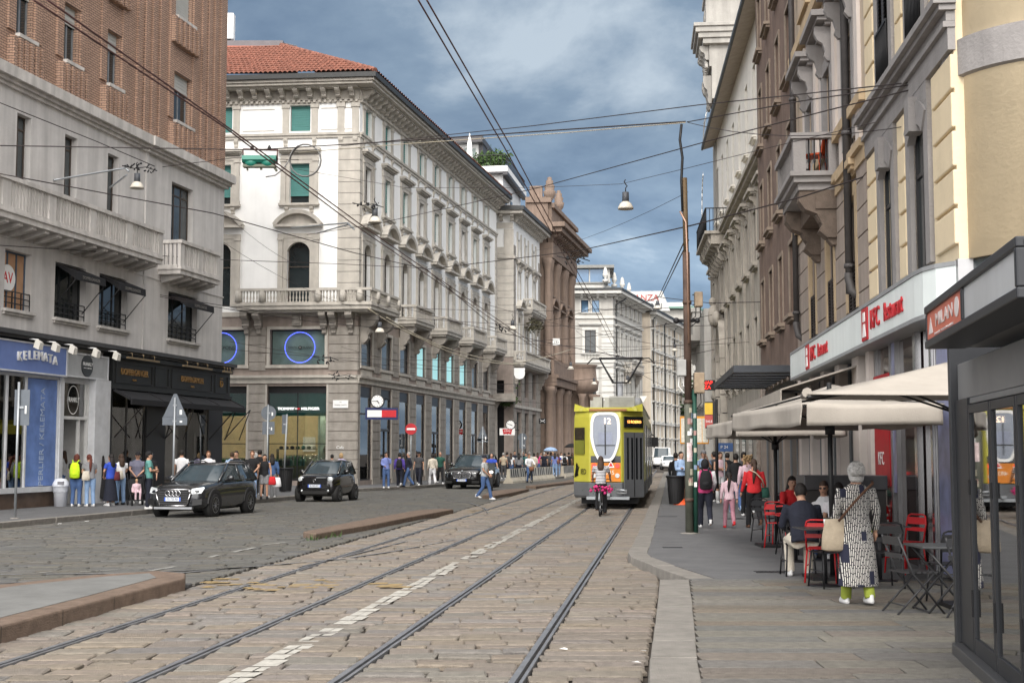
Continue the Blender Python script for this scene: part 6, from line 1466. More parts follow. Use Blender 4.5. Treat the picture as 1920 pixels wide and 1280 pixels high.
# ---------------------------------------------------------------- TRAM
m_lime = mat('lime_livery', (.41,.385,.05), .4, 0, .1, 1.2, coat=.2); m_tgrey = mat('tram_grey', (.105,.11,.118), .5, 0, .1, 2); m_dglass = mat('dark_tram_glass', (.012,.013,.015), .07, spec=.7)
tx = lambda y: (R[0]+R[1])/2 + TD*y
Yt = 44.0
TR = T('tram', 'lime green tram seen from behind, with a white ringed rear window and the number 12', 'tram', (tx(Yt), Yt, .02), -atan(TD))
LT = 21.0
pl = [(-1.16,.62),(-.62,.04),(.46,0),(1.17,.85),(1.19,1.4),(1.19,LT),(-1.19,LT),(-1.19,1.2)]
def sc(p, k, dy=0): return [(x*k, y+dy) for x, y in p]
m = M(); m.rings([[(x*k, (y if y > 2 else y + off), z) for x, y in pl] for z, k, off in ((.86,1,0),(2.2,1,0),(3.0,.985,.06),(3.22,.96,.12))], smooth=False)
bd = m.build('body', m_lime, TR, bevel=.03)
M().rings([[(x*k, y+o_, z) for x, y in pl] for z, k, o_ in ((.34,.97,.05),(.42,1.0,.0),(.855,1.005,-.01))], smooth=False).build('skirt', m_tgrey, TR, bevel=.02)
m = M(); 
for sx in (-1, 1): m.add([(sx*1.15,.6,3.2),(sx*.62,.12,3.2),(sx*.5,.14,3.23),(sx*1.13,.75,3.46),(sx*1.13,LT,3.46),(sx*.9,LT,3.3),(sx*.85,1.2,3.3)], [(0,1,2),(0,2,3),(2,6,3),(3,6,5,4)])
m.box(-.95,.95,.4,LT,3.2,3.33); m.build('roof', m_lime, TR)
m = M().box(-.62,.62,.06,.5,3.2,3.27); m.build('roof_lip', mat('rust_roof', (.30,.14,.05), .6), TR)
def ovoid(w, h, ztop, n=40):
 """outline of the rear window: square shouldered above, narrowing to a round foot"""
 P = []
 for k in range(n):
  a = 2*pi*k/n; c, s_ = cos(a), sin(a); e = .42
  x = abs(c)**e * (1 if c > 0 else -1); z = abs(s_)**(.45 if s_ > 0 else .85) * (1 if s_ > 0 else -1)
  z = z*.5 + (0 if s_ > 0 else 0); tap = 1.0 - (.32*max(0, -z*2)**1.3) 
  P.append((x*w/2*tap, ztop - h/2 + z*h))
 return P
oo, ii = ovoid(.98, 1.62, 3.16), ovoid(.80, 1.44, 3.07)
n_ = len(oo); m = M()
for (ya, yb) in ((-.05, .02),):
 V = [(x-.08, ya, z) for x, z in oo] + [(x-.08, ya, z) for x, z in ii] + [(x-.08, yb, z) for x, z in oo] + [(x-.08, yb, z) for x, z in ii]
 fs = []
 for k in range(n_):
  q = (k+1) % n_; fs += [(k,q,n_+q,n_+k), (k,2*n_+k,2*n_+q,q), (n_+k,n_+q,3*n_+q,3*n_+k)]
 m.add(V, fs)
rw = m.build('rear_window', mat('gloss_white', (.8,.8,.78), .3), TR); M().prismy([(x-.08, z) for x, z in ii], -.03, -.015).build('pane', mat('tram_rear_glass', (.20,.23,.29), .08, spec=.7), rw)
M().box(-.10,-.06,-.045,-.031,1.75,2.75).box(-.4,.24,-.04,-.031,2.05,2.08).build('wiper', m_iron, rw)
M().box(-.3,.15,-.036,-.031,2.1,2.5).build('inner_blind', mat('lilac_blind', (.26,.29,.38), .5), rw)
led = emit('amber_led', (1, .36, .08), 3.0); txt('12', .27, emit('warm_white_led', (1, .72, .5), 2.6), rw, (-.02, -.05, 2.86), 0, .003)
M().box(-.56,.42,-.02,.03,.88,1.5).build('rear_panel', mat('orange_panel2', (.62,.20,.015), .4, var=.15), TR); M().box(-.56,.42,-.024,-.0201,1.5,1.72).build('rear_panel_top', m_dglass, TR)
m_redl = emit('tail_red', (.9, .04, .03), 1.5)
tri = [(-.12,1.34),(.12,1.34),(0,1.56)]
M().prismy([(x+.1, z) for x, z in tri], -.035, -.02).build('warning_triangle', m_white, TR); M().prismy([(x*.6+.1, 1.44+(z-1.44)*.6) for x, z in tri], -.04, -.036).build('triangle_centre', MATS['flag_red'], TR)
for x, z, mm_ in ((.31,1.4,m_redl),(.31,1.08,mat('white_lens', (.6,.6,.58), .2)),(-.45,1.4,m_redl),(-.45,1.08,MATS.get('white_lens') or m_white)): M().disc((x,z), .075, -.05, -.02, 16).build('rear_lamp', mm_, TR)
txt('4935', .2, mat('cream_letter', (.75,.7,.6), .5), TR, (.02, -.026, 1.17), 0, .003)
aL_, aR_ = atan2(.04-.62, -.62+1.16), atan2(.85, .71)
def chamfer(side):                                           # frame on the slanted rear corner panels
 e = bpy.data.objects.new('corner_panel', M().box(0,.001,0,.001,0,.001).mesh('corner_panel', m_lime)); return e
cl_ = M().box(.08,.58,-.03,.0,1.78,2.66).build('corner_window', m_dglass, TR, (-1.16,.62,0), aL_)
M().box(.08,.58,-.036,-.0301,1.78,2.24).build('lower_pane', mat('olive_glass', (.15,.16,.03), .2), cl_)
lg = M(); rr = random.Random(8)
for k in range(7): lg.tube([(.06+k*.02, -.012, 1.0+rr.uniform(0,.12)), (.12+k*.025+rr.uniform(-.05,.05), -.014, 1.5-rr.uniform(0,.14)), (.18+rr.uniform(-.1,.05), -.012, 1.05+rr.uniform(0,.3))], .014, 5)
lgo = lg.build('scribble_logo', m_black, TR, (-1.16,.62,0), aL_)
txt('IED', .25, m_black, TR, (-1.16+.52*cos(aL_)+.02*sin(aL_), .62+.52*sin(aL_)-.02*cos(aL_), 1.2), aL_, .003, sx=.8)
dr = M().box(.1,1.06,-.03,.0,.36,2.5).build('rear_door', m_tgrey, TR, (.46,0,0), aR_)
for x in (.22, .43, .66, .87): M().box(x, x+.09, -.036, -.0301, .95, 2.32).build('slit_window', m_dglass, dr)
M().box(.57,.6,-.04,-.0301,.38,2.48).build('door_seam', m_black, dr)
M().box(.12,1.04,-.03,.02,2.66,3.02).build('display_box', m_dglass, TR, (.46,0,0), aR_); txt('12 ROSERIO', .13, led, TR, (.46+.58*cos(aR_)+.045*sin(aR_), .58*sin(aR_)-.045*cos(aR_), 2.84), aR_, .003)
sw_ = M()
for k in range(9): sw_.box(1.185, 1.2, 1.7+k*2.1, 3.5+k*2.1, 1.5, 2.75)
sw_.box(-1.2, -1.185, 1.6, LT-.5, 1.5, 2.75); sw_.build('side_window', m_dglass, TR)
for k in (1, 4, 7): 
 d_ = M().box(1.19, 1.215, 2.0+k*2.1, 3.3+k*2.1, .4, 2.8).build('side_door', m_tgrey, TR); M().box(1.2151, 1.22, 2.1+k*2.1, 2.6+k*2.1, .9, 2.6).build('pane', m_dglass, d_); M().box(1.2151, 1.22, 2.7+k*2.1, 3.2+k*2.1, .9, 2.6).build('pane', m_dglass, d_)
for y in (1.6, 3.4, 9.0, 10.8, 17):
 M().box(-.95,.95,y-.45,y+.45,.12,.55).build('bogie', m_iron, TR)
 for sx in (-1, 1): M().lathe([(.0,-.06),(.33,-.06),(.33,.06),(0,.06)], n=18).build('wheel', m_raild, TR, (sx*.72, y, .33)).rotation_euler = (0, pi/2, 0)
M().box(-.7,.7,-.12,.1,.3,.4).box(-.08,.08,-.4,.0,.42,.5).tube([(.3,-.25,.62),(.62,-.3,.6),(.62,-.25,.52),(.3,-.2,.5)], .04, 6).build('coupler', m_steel, TR)
m = M(); m.box(-.55,-.25,1.5,2.4,3.33,3.72); m.box(-.15,.0,1.45,2.0,3.33,3.7); m.box(.0,.85,1.5,3.0,3.33,3.75)
for k in range(7): m.box(.02,.83,1.47,1.499,3.38+k*.05,3.405+k*.05)
m.box(-.8,.8,4,9,3.33,3.7); m.build('roof_equipment', mat('roof_box', (.34,.34,.33), .6, var=.2), TR)
m = M(); b = Vector((.35,2.6,3.5)); m.lathe([(.25,3.3),(.22,3.7)], (.85,2.2,0), 12)
m.tube([(.33,2.6,3.3),(.33,2.6,4.3)], .1, 8); m.build('pantograph_base', mat('pantograph_grey', (.3,.31,.33), .5), TR)
m = M(); top = 5.15
for sx in (-1, 1):
 m.tube([(.33+sx*.25,2.4,4.25),(.33+sx*.75,3.4,top)], .03, 6); m.tube([(.33+sx*.25,3.6,4.3),(.33+sx*.75,3.4,top)], .02, 6)
 m.tube([(.33+sx*.75,3.4,top),(.33+sx*1.0,3.4,top+.02),(.33+sx*1.2,3.4,top-.18)], .025, 6)
m.tube([(-.42,3.4,top),(1.08,3.4,top)], .03, 6); m.tube([(-.45,3.55,top+.04),(1.11,3.55,top+.04)], .03, 6); m.tube([(.08,2.4,4.25),(.58,2.4,4.25)], .03, 6); m.build('pantograph', m_iron, TR)
M().box(1.2, 1.5, LT-1.2, LT-1.05, 2.1, 2.55).tube([(1.15,LT-1.1,2.7),(1.35,LT-1.1,2.6)], .03, 6).build('mirror', m_black, TR)
# ---------------------------------------------------------------- CARS
m_tyre = mat('tyre', (.014,.014,.015), .85); m_rim = mat('alloy_rim', (.42,.43,.45), .3, .9); m_lens = mat('headlight_glass', (.55,.58,.6), .08, .2, spec=.8); m_cglass = mat('car_glass', (.035,.05,.06), .04, spec=.8)
def wheel(par, x, y, r, w_=.22, m_r=None, spokes=10):
 t = M().rings([[(sx, r_*cos(2*pi*j/28), r_*sin(2*pi*j/28)) for j in range(28)] for sx, r_ in ((-w_/2,r*.68),(-w_/2,r*.95),(-w_*.36,r),(w_*.36,r),(w_/2,r*.95),(w_/2,r*.68))], True)
 o = t.build('wheel', m_tyre, par, (x, y, r)); s = 1 if x > 0 else -1; q = M()
 q.rings([[(s*(w_/2-.03+d_), r_*cos(2*pi*j/24), r_*sin(2*pi*j/24)) for j in range(24)] for r_, d_ in ((r*.67,.035),(r*.63,.04),(r*.6,-.02))], False)
 for k in range(spokes):
  a = 2*pi*k/spokes; q.tube([(s*(w_/2-.01), .06*r*cos(a), .06*r*sin(a)), (s*(w_/2-.015), r*.63*cos(a+.08), r*.63*sin(a+.08))], [r*.06,r*.05], 5)
 q.ell((s*(w_/2-.01),0,0), (.02,r*.12,r*.12), 10, 6); q.build('rim', m_r or m_rim, o)
def carbody(par, paint, st, gh, wheels, r, clad=None, glass=m_cglass, bpil=.5, rails=False):
 """st: stations (y, bottom, top, half width); gh: greenhouse (front foot, front roof, rear roof, rear foot, belt z, roof z, belt half width, roof half width)"""
 R_ = []
 for y, zb, zt, w_ in st:
  h = zt - zb
  half = [(w_*.55, zb), (w_*.93, zb+.03), (w_, zb+.22*h), (w_*1.0, zb+.55*h), (w_*.975, zb+.8*h), (w_*.9, zt-.05), (w_*.74, zt), (w_*.35, zt+.015)]
  R_.append([(x, y, z) for x, z in half] + [(-x, y, z) for x, z in half[::-1]])
 b = M().rings(R_).build('body', paint, par)
 s_ = b.modifiers.new('subdivision', 'SUBSURF'); s_.levels = 1; s_.render_levels = 1
 y0, y1, y2, y3, zb, zr, wb, wr = gh
 def ring(z, a, e, w_): 
  c = .16
  return [(-w_+c,a,z),(-w_*.4,a-.05,z),(w_*.4,a-.05,z),(w_-c,a,z),(w_,a+c*1.8,z),(w_,(a+e)/2,z),(w_,e-c,z),(w_-c*1.2,e,z),(-w_+c*1.2,e,z),(-w_,e-c,z),(-w_,(a+e)/2,z),(-w_,a+c*1.8,z)]
 M().rings([ring(zb-.06, y0, y3, wb), ring(zb+.05, y0+(y1-y0)*.12, y3-(y3-y2)*.12, wb-.01), ring(zr-.05, y1-.03, y2+.03, wr)], False).build('windows', glass, par)
 M().rings([ring(zr-.055, y1-.05, y2+.06, wr+.012), ring(zr-.01, y1+.08, y2-.05, wr-.03), ring(zr+.02, y1+.35, y2-.3, wr-.2)], True).build('roof', paint, par)
 p = M()
 for sx in (-1, 1):
  p.tube([(sx*(wb-.05), y0+.03, zb-.03), (sx*(wr-.0), y1+.1, zr-.05)], .045, 6); p.tube([(sx*(wb-.03), y3-.12, zb-.03), (sx*(wr+.0), y2-.05, zr-.05)], .07, 6)
  ym = y0 + (y3-y0)*bpil; p.tube([(sx*wb, ym, zb-.02), (sx*(wr+.01), ym, zr-.05)], .035, 6)
  p.tube([(sx*(wb+.005), y0+.3, zb+.0), (sx*(wb+.005), y3-.15, zb+.0)], .02, 6)
  ym = y0 + (y3-y0)*.8
  if y3-y0 > 2.4: p.tube([(sx*wb, ym, zb-.02), (sx*(wr+.01), ym-.12, zr-.05)], .03, 6)
 p.build('pillar_trim', paint, par)
 for sx in (-1, 1):
  for wy in wheels:
   if clad:
    a = M(); 
    for k in range(16):
     t0, t1 = pi*k/16-.12, pi*(k+1)/16-.12+.0
     P = [(wy+q*cos(t), r+q*sin(t)) for q, t in ((r+.02,t0),(r+.12,t0),(r+.12,t1),(r+.02,t1))]
     wmax = max(w_ for *_, w_ in st); a.prismx(P, sx*(wmax-.1), sx*(wmax+.012))
    a.build('wheel_arch', clad, par)
   wmax = max(w_ for *_, w_ in st)
   M().rings([[(sx*x, wy+(r+.035)*cos(2*pi*j/24), r+.0+(r+.035)*sin(2*pi*j/24)) for j in range(24)] for x in (wmax-.2, wmax+.004)]).build('wheel_well', m_rub, par)
   wheel(par, sx*(wmax-.09), wy, r)
 for sx in (-1, 1):
  q = M().ell((sx*(wb+.14), y0+.42, zb+.06), (.12,.06,.085), 10, 7).tube([(sx*(wb-.02), y0+.44, zb), (sx*(wb+.1), y0+.43, zb+.02)], .025, 6); q.build('mirror', paint, par)
  M().box(sx*(wmax+.002)-.012, sx*(wmax+.002)+.012, y0+1.25, y0+1.42, zb-.16, zb-.125).build('door_handle', paint, par)
 if rails:
  for sx in (-1, 1): M().tube([(sx*(wr-.02), y1+.15, zr), (sx*(wr-.0), y1+.35, zr+.06), (sx*(wr-.0), y2-.4, zr+.06), (sx*(wr-.02), y2-.15, zr)], .022, 6).build('roof_rail', m_chrome, par)
 M().box(-wmax*.8, wmax*.8, st[0][0]+.5, st[-1][0]-.4, .2, .36).build('underbody', m_rub, par)
m_pblue = mat('plate_blue', (.03,.10,.5), .5)
def plate(par, y, z, s_='FG 720 RR'):
 o = M().box(-.26,.26,y-.02,y,z-.055,z+.055).build('number_plate', mat('plate_white', (.62,.66,.74), .5), par)
 M().box(-.26,-.215,y-.023,y-.0201,z-.055,z+.055).box(.215,.26,y-.023,y-.0201,z-.055,z+.055).build('blue_band', m_pblue, o); txt(s_, .1, m_black, o, (0, y-.024, z), 0, .001, sx=.8)
m_dgrey = mat('dark_grey_paint', (.032,.034,.038), .25, .4, .05, 1, coat=.9); m_bpaint = mat('black_car_paint', (.006,.006,.007), .2, .1, .05, 1, coat=1.0); m_clad = mat('plastic_cladding', (.022,.022,.023), .6)
hd = -atan(.215)
fa, fb_ = G(298, 968), G(401, 968); c = (fa + fb_) / 2
A1 = T('parked_suv', 'dark grey SUV with chrome framed grille parked at the left kerb', 'car', (c.x+.0, c.y, 0), hd)
A1.scale = (.97,)*3
carbody(A1, m_dgrey, [(-.86,.42,.72,.62),(-.8,.3,.84,.8),(-.55,.22,.94,.9),(0,.2,1.02,.915),(.55,.2,1.08,.915),(1.6,.2,1.1,.915),(2.6,.2,1.12,.91),(3.2,.26,1.12,.88),(3.46,.42,1.05,.8)], (.5,1.25,2.95,3.4,1.08,1.58,.84,.66), (0,2.6), .355, m_clad, rails=True)
g = M(); hx = [(-.5,.83),(.5,.83),(.55,.72),(.42,.36),(-.42,.36),(-.55,.72)]
g.prismy(hx, -.9, -.8); gr = g.build('grille', m_black, A1); b = M()
for i in range(6): (x0,z0),(x1,z1) = hx[i], hx[(i+1)%6]; b.tube([(x0,-.905,z0),(x1,-.905,z1)], .024, 6)
b.build('grille_frame', m_chrome, gr); b = M()
for k in range(6): b.box(-.46,.46,-.915,-.9,.42+k*.065,.435+k*.065)
b.build('grille_slat', mat('grille_slat', (.08,.08,.085), .3, .7), gr)
b = M()
for k in range(4): b.tube([(-.17+k*.112+.075*cos(t*pi/8), -.925, .72+.075*sin(t*pi/8)) for t in range(17)], .011, 5, cap=False)
b.build('ring_badge', m_chrome, gr); plate(A1, -.925, .55)
for sx in (-1, 1):
 M().add([(sx*.52,-.85,.82),(sx*.56,-.86,.70),(sx*.82,-.76,.72),(sx*.86,-.62,.86),(sx*.84,-.6,.9),(sx*.56,-.8,.86)], [(0,1,2,3,4,5)]).build('headlight', m_lens, A1)
 M().add([(sx*.6,-.87,.52),(sx*.86,-.79,.56),(sx*.86,-.8,.40),(sx*.6,-.88,.36)], [(0,1,2,3)]).build('air_intake', m_black, A1)
M().box(-.6,.6,-.91,-.8,.26,.32).build('skid_trim', mat('satin_silver', (.4,.41,.43), .35, .8), A1); M().box(-.42,.42,-.9,-.82,.32,.36).build('lower_intake', m_black, A1)
fa, fb_ = G(561.7, 940), G(633, 940); c = (fa + fb_) / 2
S1 = T('small_city_car', 'tiny black two seat city car standing between the two pavements', 'car', (c.x, c.y, 0), hd)
carbody(S1, m_bpaint, [(-.42,.4,.74,.58),(-.38,.26,.9,.74),(-.2,.2,1.0,.81),(.1,.2,1.06,.83),(.5,.2,1.1,.83),(1.4,.2,1.12,.83),(2.0,.24,1.1,.8),(2.22,.4,1.0,.7)], (.12,.8,1.85,2.16,1.06,1.55,.76,.6), (0,1.87), .3, None, bpil=.62)
M().prismy([(-.5,.9),(.5,.9),(.46,.68),(-.46,.68)], -.46, -.3).build('grille', mat('gloss_black', (.01,.01,.011), .12), S1)
b = M(); b.tube([(.05*cos(t*pi/6)+0, -.468, .8+.05*sin(t*pi/6)) for t in range(10)], .012, 5); b.build('badge', m_chrome, S1); M().box(.05,.42,-.44,-.3,.9,.925).build('bonnet_gloss', m_steel, S1)
for sx in (-1, 1):
 M().ell((sx*.57,-.34,.84), (.13,.06,.11), 12, 8).build('headlight', m_lens, S1); M().ell((sx*.52,-.41,.42), (.045,.03,.045), 10, 6).build('fog_lamp', m_lens, S1)
M().box(-.5,.5,-.44,-.3,.3,.42).build('lower_intake', m_rub, S1); plate(S1, -.45, .6, 'EL 815 KC')
B1 = T('black_suv', 'large black SUV with a wide chrome slatted double grille by the bollards', 'car', (G(877, 915).x-.05, 68.6, 0), hd)
carbody(B1, m_bpaint, [(-.9,.45,.78,.72),(-.82,.3,.95,.9),(-.5,.22,1.06,.98),(0,.2,1.12,1.0),(.8,.2,1.18,1.0),(1.8,.2,1.2,1.0),(3.0,.2,1.22,1.0),(3.7,.28,1.2,.95),(3.98,.45,1.1,.86)], (.6,1.45,3.3,3.85,1.18,1.74,.92,.72), (0,2.97), .385, None, rails=False)
g = M().prismy([(-.44,.84),(.44,.84),(.5,.76),(.42,.54),(-.42,.54),(-.5,.76)], -.95, -.8); gr = g.build('grille', m_black, B1); b = M()
for sx in (-1, 1):
 for k in range(7): x = sx*(.06+k*.058); b.box(x-.012, x+.012, -.965, -.951, .56, .82)
 P_ = [(sx*.03,.55),(sx*.03,.83),(sx*.44,.83),(sx*.48,.75),(sx*.41,.55),(sx*.03,.55)]; b.tube([(x,-.96,z) for x, z in P_], .015, 5)
b.build('grille_slat', m_chrome, gr); plate(B1, -.96, .45, 'GK 512 EV'); M().disc((0,.92), .05, -.87, -.84, 16).build('badge', m_steel, B1)
for sx in (-1, 1):
 M().add([(sx*.52,-.88,.84),(sx*.54,-.89,.74),(sx*.9,-.74,.77),(sx*.94,-.6,.88)], [(0,1,2,3)]).build('headlight', m_lens, B1); M().box(sx*.7-.18, sx*.7+.18, -.92, -.86, .3, .42).build('air_intake', m_rub, B1)
def farcar(label, px, py, van, paint, h0=0):
 p = G(px, py); t = T('far_van' if van else 'far_car', label, 'van' if van else 'car', (p.x, p.y, 0), -.15 + h0)
 if van: carbody(t, paint, [(-.9,.5,.9,.8),(-.7,.3,1.1,.95),(0,.25,1.3,1.0),(3.5,.25,1.4,1.0),(4.2,.3,1.4,.98)], (.0,.7,4.0,4.15,1.35,2.4,.95,.86), (0,3.0), .34, None)
 else: carbody(t, paint, [(-.8,.4,.7,.6),(-.7,.28,.82,.8),(0,.22,.95,.88),(1.2,.22,1.0,.88),(2.6,.22,1.02,.87),(3.2,.4,.95,.78)], (.5,1.2,2.6,3.1,.98,1.46,.8,.62), (0,2.5), .32, None)
 for sx in (-1, 1): M().ell((sx*.6,-.78,.72), (.14,.08,.09), 10, 6).build('headlight', m_lens, t)
farcar('white van coming down the street right of the tram', 1240, 877, True, m_white)
farcar('white car far away between the tram and the pole', 1256, 880, False, m_white, .1)
t_ = farcar('small dark car behind the white van at the street end', 1246, 874, False, m_bpaint)
# ---------------------------------------------------------------- TWO WHEELERS
def bicycle(name, label, p, rz, frame, basket=None, flowers=None):
 t = T(name, label, 'bicycle', p, rz); r = .335
 for nm, y in (('wheel', -.52), ('wheel', .52)):
  w_ = M(); w_.tube([(0, r*cos(2*pi*k/24), r*sin(2*pi*k/24)) for k in range(25)], .022, 6, cap=False); o = w_.build(nm, m_tyre, t, (0, y, r)); M().tube([(0, (r-.03)*cos(2*pi*k/24), (r-.03)*sin(2*pi*k/24)) for k in range(25)], .014, 5, cap=False).build('rim', m_chrome, o)
  s_ = M()
  for k in range(10): s_.tube([(0,0,0),(0,r*cos(k*pi/5),r*sin(k*pi/5))], .003, 3)
  s_.build('spokes', m_chrome, o)
 f = M(); bb = (0,.05,.30); hd_ = (0,-.38,.86); st_ = (0,.16,.82)
 for a, b in ((bb,hd_),(bb,st_),(st_,(0,-.36,.8)),(bb,(0,.52,r)),((0,.12,.7),(0,.52,r)),((0,-.40,.95),(0,-.52,r))): f.tube([a,b], .018, 6)
 f.build('frame', frame, t); M().ell((0,.2,.9), (.08,.13,.045), 10, 6).build('saddle', m_black, t)
 M().tube([(0,.15,.8),(0,.18,.9)], .015, 6).build('seat_post', m_chrome, t)
 M().tube([(-.29,-.2,1.04),(-.22,-.34,1.06),(0,-.41,1.0),(.22,-.34,1.06),(.29,-.2,1.04)], .014, 6).build('handlebar', m_black, t)
 M().box(-.11,-.02,.0,.1,.12,.15).box(.02,.11,.0,.1,.44,.47).tube([(-.03,.05,.3),(-.06,.05,.14)], .012, 5).tube([(.03,.05,.3),(.06,.05,.46)], .012, 5).build('pedals', m_iron, t)
 g_ = M()
 for y in (-.52, .52): g_.tube([(0, y+.375*cos(.3+k*.28), r+.375*sin(.3+k*.28)) for k in range(10)], .026, 5)
 g_.split('mudguard', frame, t, .0)
 M().box(-.07,.07,.3,.72,.70,.72).build('rack', m_iron, t)
 if basket: M().lathe([(.12,0),(.17,.26),(.16,.26),(.11,.01)], n=14).build('basket', basket, t, (0,-.58,.72))
 return t
m_pink_f = mat('pink_flowers', (.50,.03,.16), .8)
cy = G(1130, 968)
BK1 = bicycle('bicycle', 'dark city bicycle decked with pink flowers, ridden behind the tram', cy + Vector((0, .62, 0)), pi - atan(TD)*1.0, m_steel)
BK1.location = cy + Vector((.0, .85, .004)); 
fl = T('flower_garland', 'garland of pink flowers on the rear rack of the bicycle behind the tram', 'flowers', BK1.location + Vector((0, -.42, .72)), 0)
m = M(); rr = random.Random(3)
for k in range(46): m.ell((rr.uniform(-.34,.34), rr.uniform(-.15,.1), rr.uniform(-.06,.16)), rr.uniform(.02,.05), 6, 4)
m.build('blossoms', m_pink_f, fl); leaves('foliage', None, '', fl, [(-.2,0,.05),(.2,0,.05),(0,0,0)], 60, m_leafd, 3, .05, (.3,.15,.12))
cy2 = G(992, 905)
BK2 = bicycle('bicycle', 'bicycle with a brown wicker basket coming towards us along the barriers', cy2 + Vector((0,.4,0)), .25, m_black, mat('wicker', (.22,.10,.05), .8))
mp_ = G(921, 920)
MC = T('scooter', 'black motor scooter with its headlight on beside the crossing man', 'scooter', mp_ + Vector((0,.3,0)), .05)
for y in (-.05, 1.3): 
 o = M().rings([[(sx*.07, r_*cos(2*pi*j/20), r_*sin(2*pi*j/20)) for j in range(20)] for sx, r_ in ((-1,.2),(-.8,.29),(.8,.29),(1,.2))]).build('wheel', m_tyre, MC, (0,y,.29))
M().rings([[(w_*cos(2*pi*j/10), y + .0, zc+h_*sin(2*pi*j/10)) for j in range(10)] for y, w_, zc, h_ in ((.1,.16,.72,.3),(.22,.22,.7,.42),(.4,.2,.5,.26),(.7,.18,.5,.22),(1.0,.2,.62,.26),(1.5,.12,.75,.12))]).build('body', m_bpaint, MC)
M().ell((0,1.0,.88), (.17,.42,.08), 12, 6).build('seat', m_rub, MC); M().ell((0,.05,.9), (.09,.05,.07), 10, 6).build('headlight', emit('headlamp', (1,.95,.85), 3), MC)
M().tube([(-.33,.3,1.08),(0,.15,1.02),(.33,.3,1.08)], .02, 6).build('handlebar', m_iron, MC); M().box(-.17,.17,.1,.13,1.0,1.35).build('windscreen', m_glassd, MC); M().tube([(0,.02,.3),(0,.16,.9)], .05, 8).build('fork', m_iron, MC)
# ---------------------------------------------------------------- STREET FURNITURE
pp = G(1293, 1000, .12)
t = T('tram_pole', 'tall rusty brown pole with stickers carrying the tram wires and boxes', 'pole', pp)
m_rust_ = mat('rusty_brown_steel', (.085,.055,.042), .7, .3, .35, 3, .2, 40); m_gp = mat('pole_grey_green', (.09,.095,.075), .6, .2, .25, 4)
M().tube([(0,0,0),(0,0,2.85)], .088, 14).build('lower_tube', m_gp, t); M().tube([(0,0,2.85),(-.01,0,6.1)], .08, 14).build('middle_tube', m_rust_, t); M().tube([(-.01,0,6.1),(-.03,0,7.75)], .06, 12).build('upper_tube', mat('ochre_steel', (.12,.082,.045), .7, .2, .3, 4), t)
m = M(); m.lathe([(.2,0),(.19,.02),(.1,.03)], n=18); m.build('base_collar', m_kerb, t)
for z in (.72, 2.83, 5.0): M().lathe([(.095,-.04),(.1,0),(.095,.04)], (0,0,z), 14).build('band', m_rust_, t)
M().tube([(.01,-.1,4.1),(0,-.11,6.0),(-.02,-.1,6.75),(-.14,-.06,7.0)], .022, 6).build('conduit', mat('copper_conduit', (.42,.27,.2), .4, .6), t)
M().tube([(-.08,-.03,7.0),(-.1,-.03,7.7),(-.07,-.02,8.2),(-.12,0,8.6),(-.08,0,8.95)], .03, 6).build('top_cable', m_iron, t)
M().tube([(-.2,0,4.6),(.2,0,4.6)], .04, 6).ell((-.24,0,4.6), .07, 8, 6).ell((.22,0,4.6), .06, 8, 6).build('insulator', m_iron, t)
rr = random.Random(6); SC = [m_white, mat('sticker_blue', (.22,.28,.4), .5), mat('sticker_yellow', (.45,.42,.33), .5), mat('sticker_red', (.38,.22,.2), .5), mat('sticker_grey', (.4,.4,.4), .5)]
for k in range(16):
 z = rr.uniform(1.0, 2.75); a = rr.uniform(-2.3,-.8); w_ = rr.uniform(.25,.6); h_ = rr.uniform(.05,.16); q = M()
 for j in range(3): q.add([(.091*cos(a+w_*j), .091*sin(a+w_*j), z), (.091*cos(a+w_*(j+1)), .091*sin(a+w_*(j+1)), z), (.091*cos(a+w_*(j+1)), .091*sin(a+w_*(j+1)), z+h_), (.091*cos(a+w_*j), .091*sin(a+w_*j), z+h_)], [(0,1,2,3)])
 q.build('sticker', rr.choice(SC), t)
q = M()
for j in range(4): a = -2.1+j*.3; q.add([(.093*cos(a),.093*sin(a),1.55),(.093*cos(a+.3),.093*sin(a+.3),1.55),(.093*cos(a+.3),.093*sin(a+.3),1.95),(.093*cos(a),.093*sin(a),1.95)], [(0,1,2,3)])
q.build('poster', mat('pole_poster', (.62,.5,.5), .6, var=.4, scale=12), t)
t = T('green_pole', 'slim dark green pole standing against the rusty tram pole', 'pole', pp + Vector((.135,.02,0)))
M().tube([(0,0,0),(0,0,3.1)], .055, 12).build('tube', mat('pole_green', (.02,.075,.055), .5, .1, .2, 5), t); M().lathe([(.1,0),(.09,.02)], n=12).build('foot', m_kerb, t)
for k in range(5):
 z = 1.0 + k*.37; a = -1.9; M().box(-.03,.03,-.058,-.0555,z,z+.1).build('sticker', SC[k % 5], t)
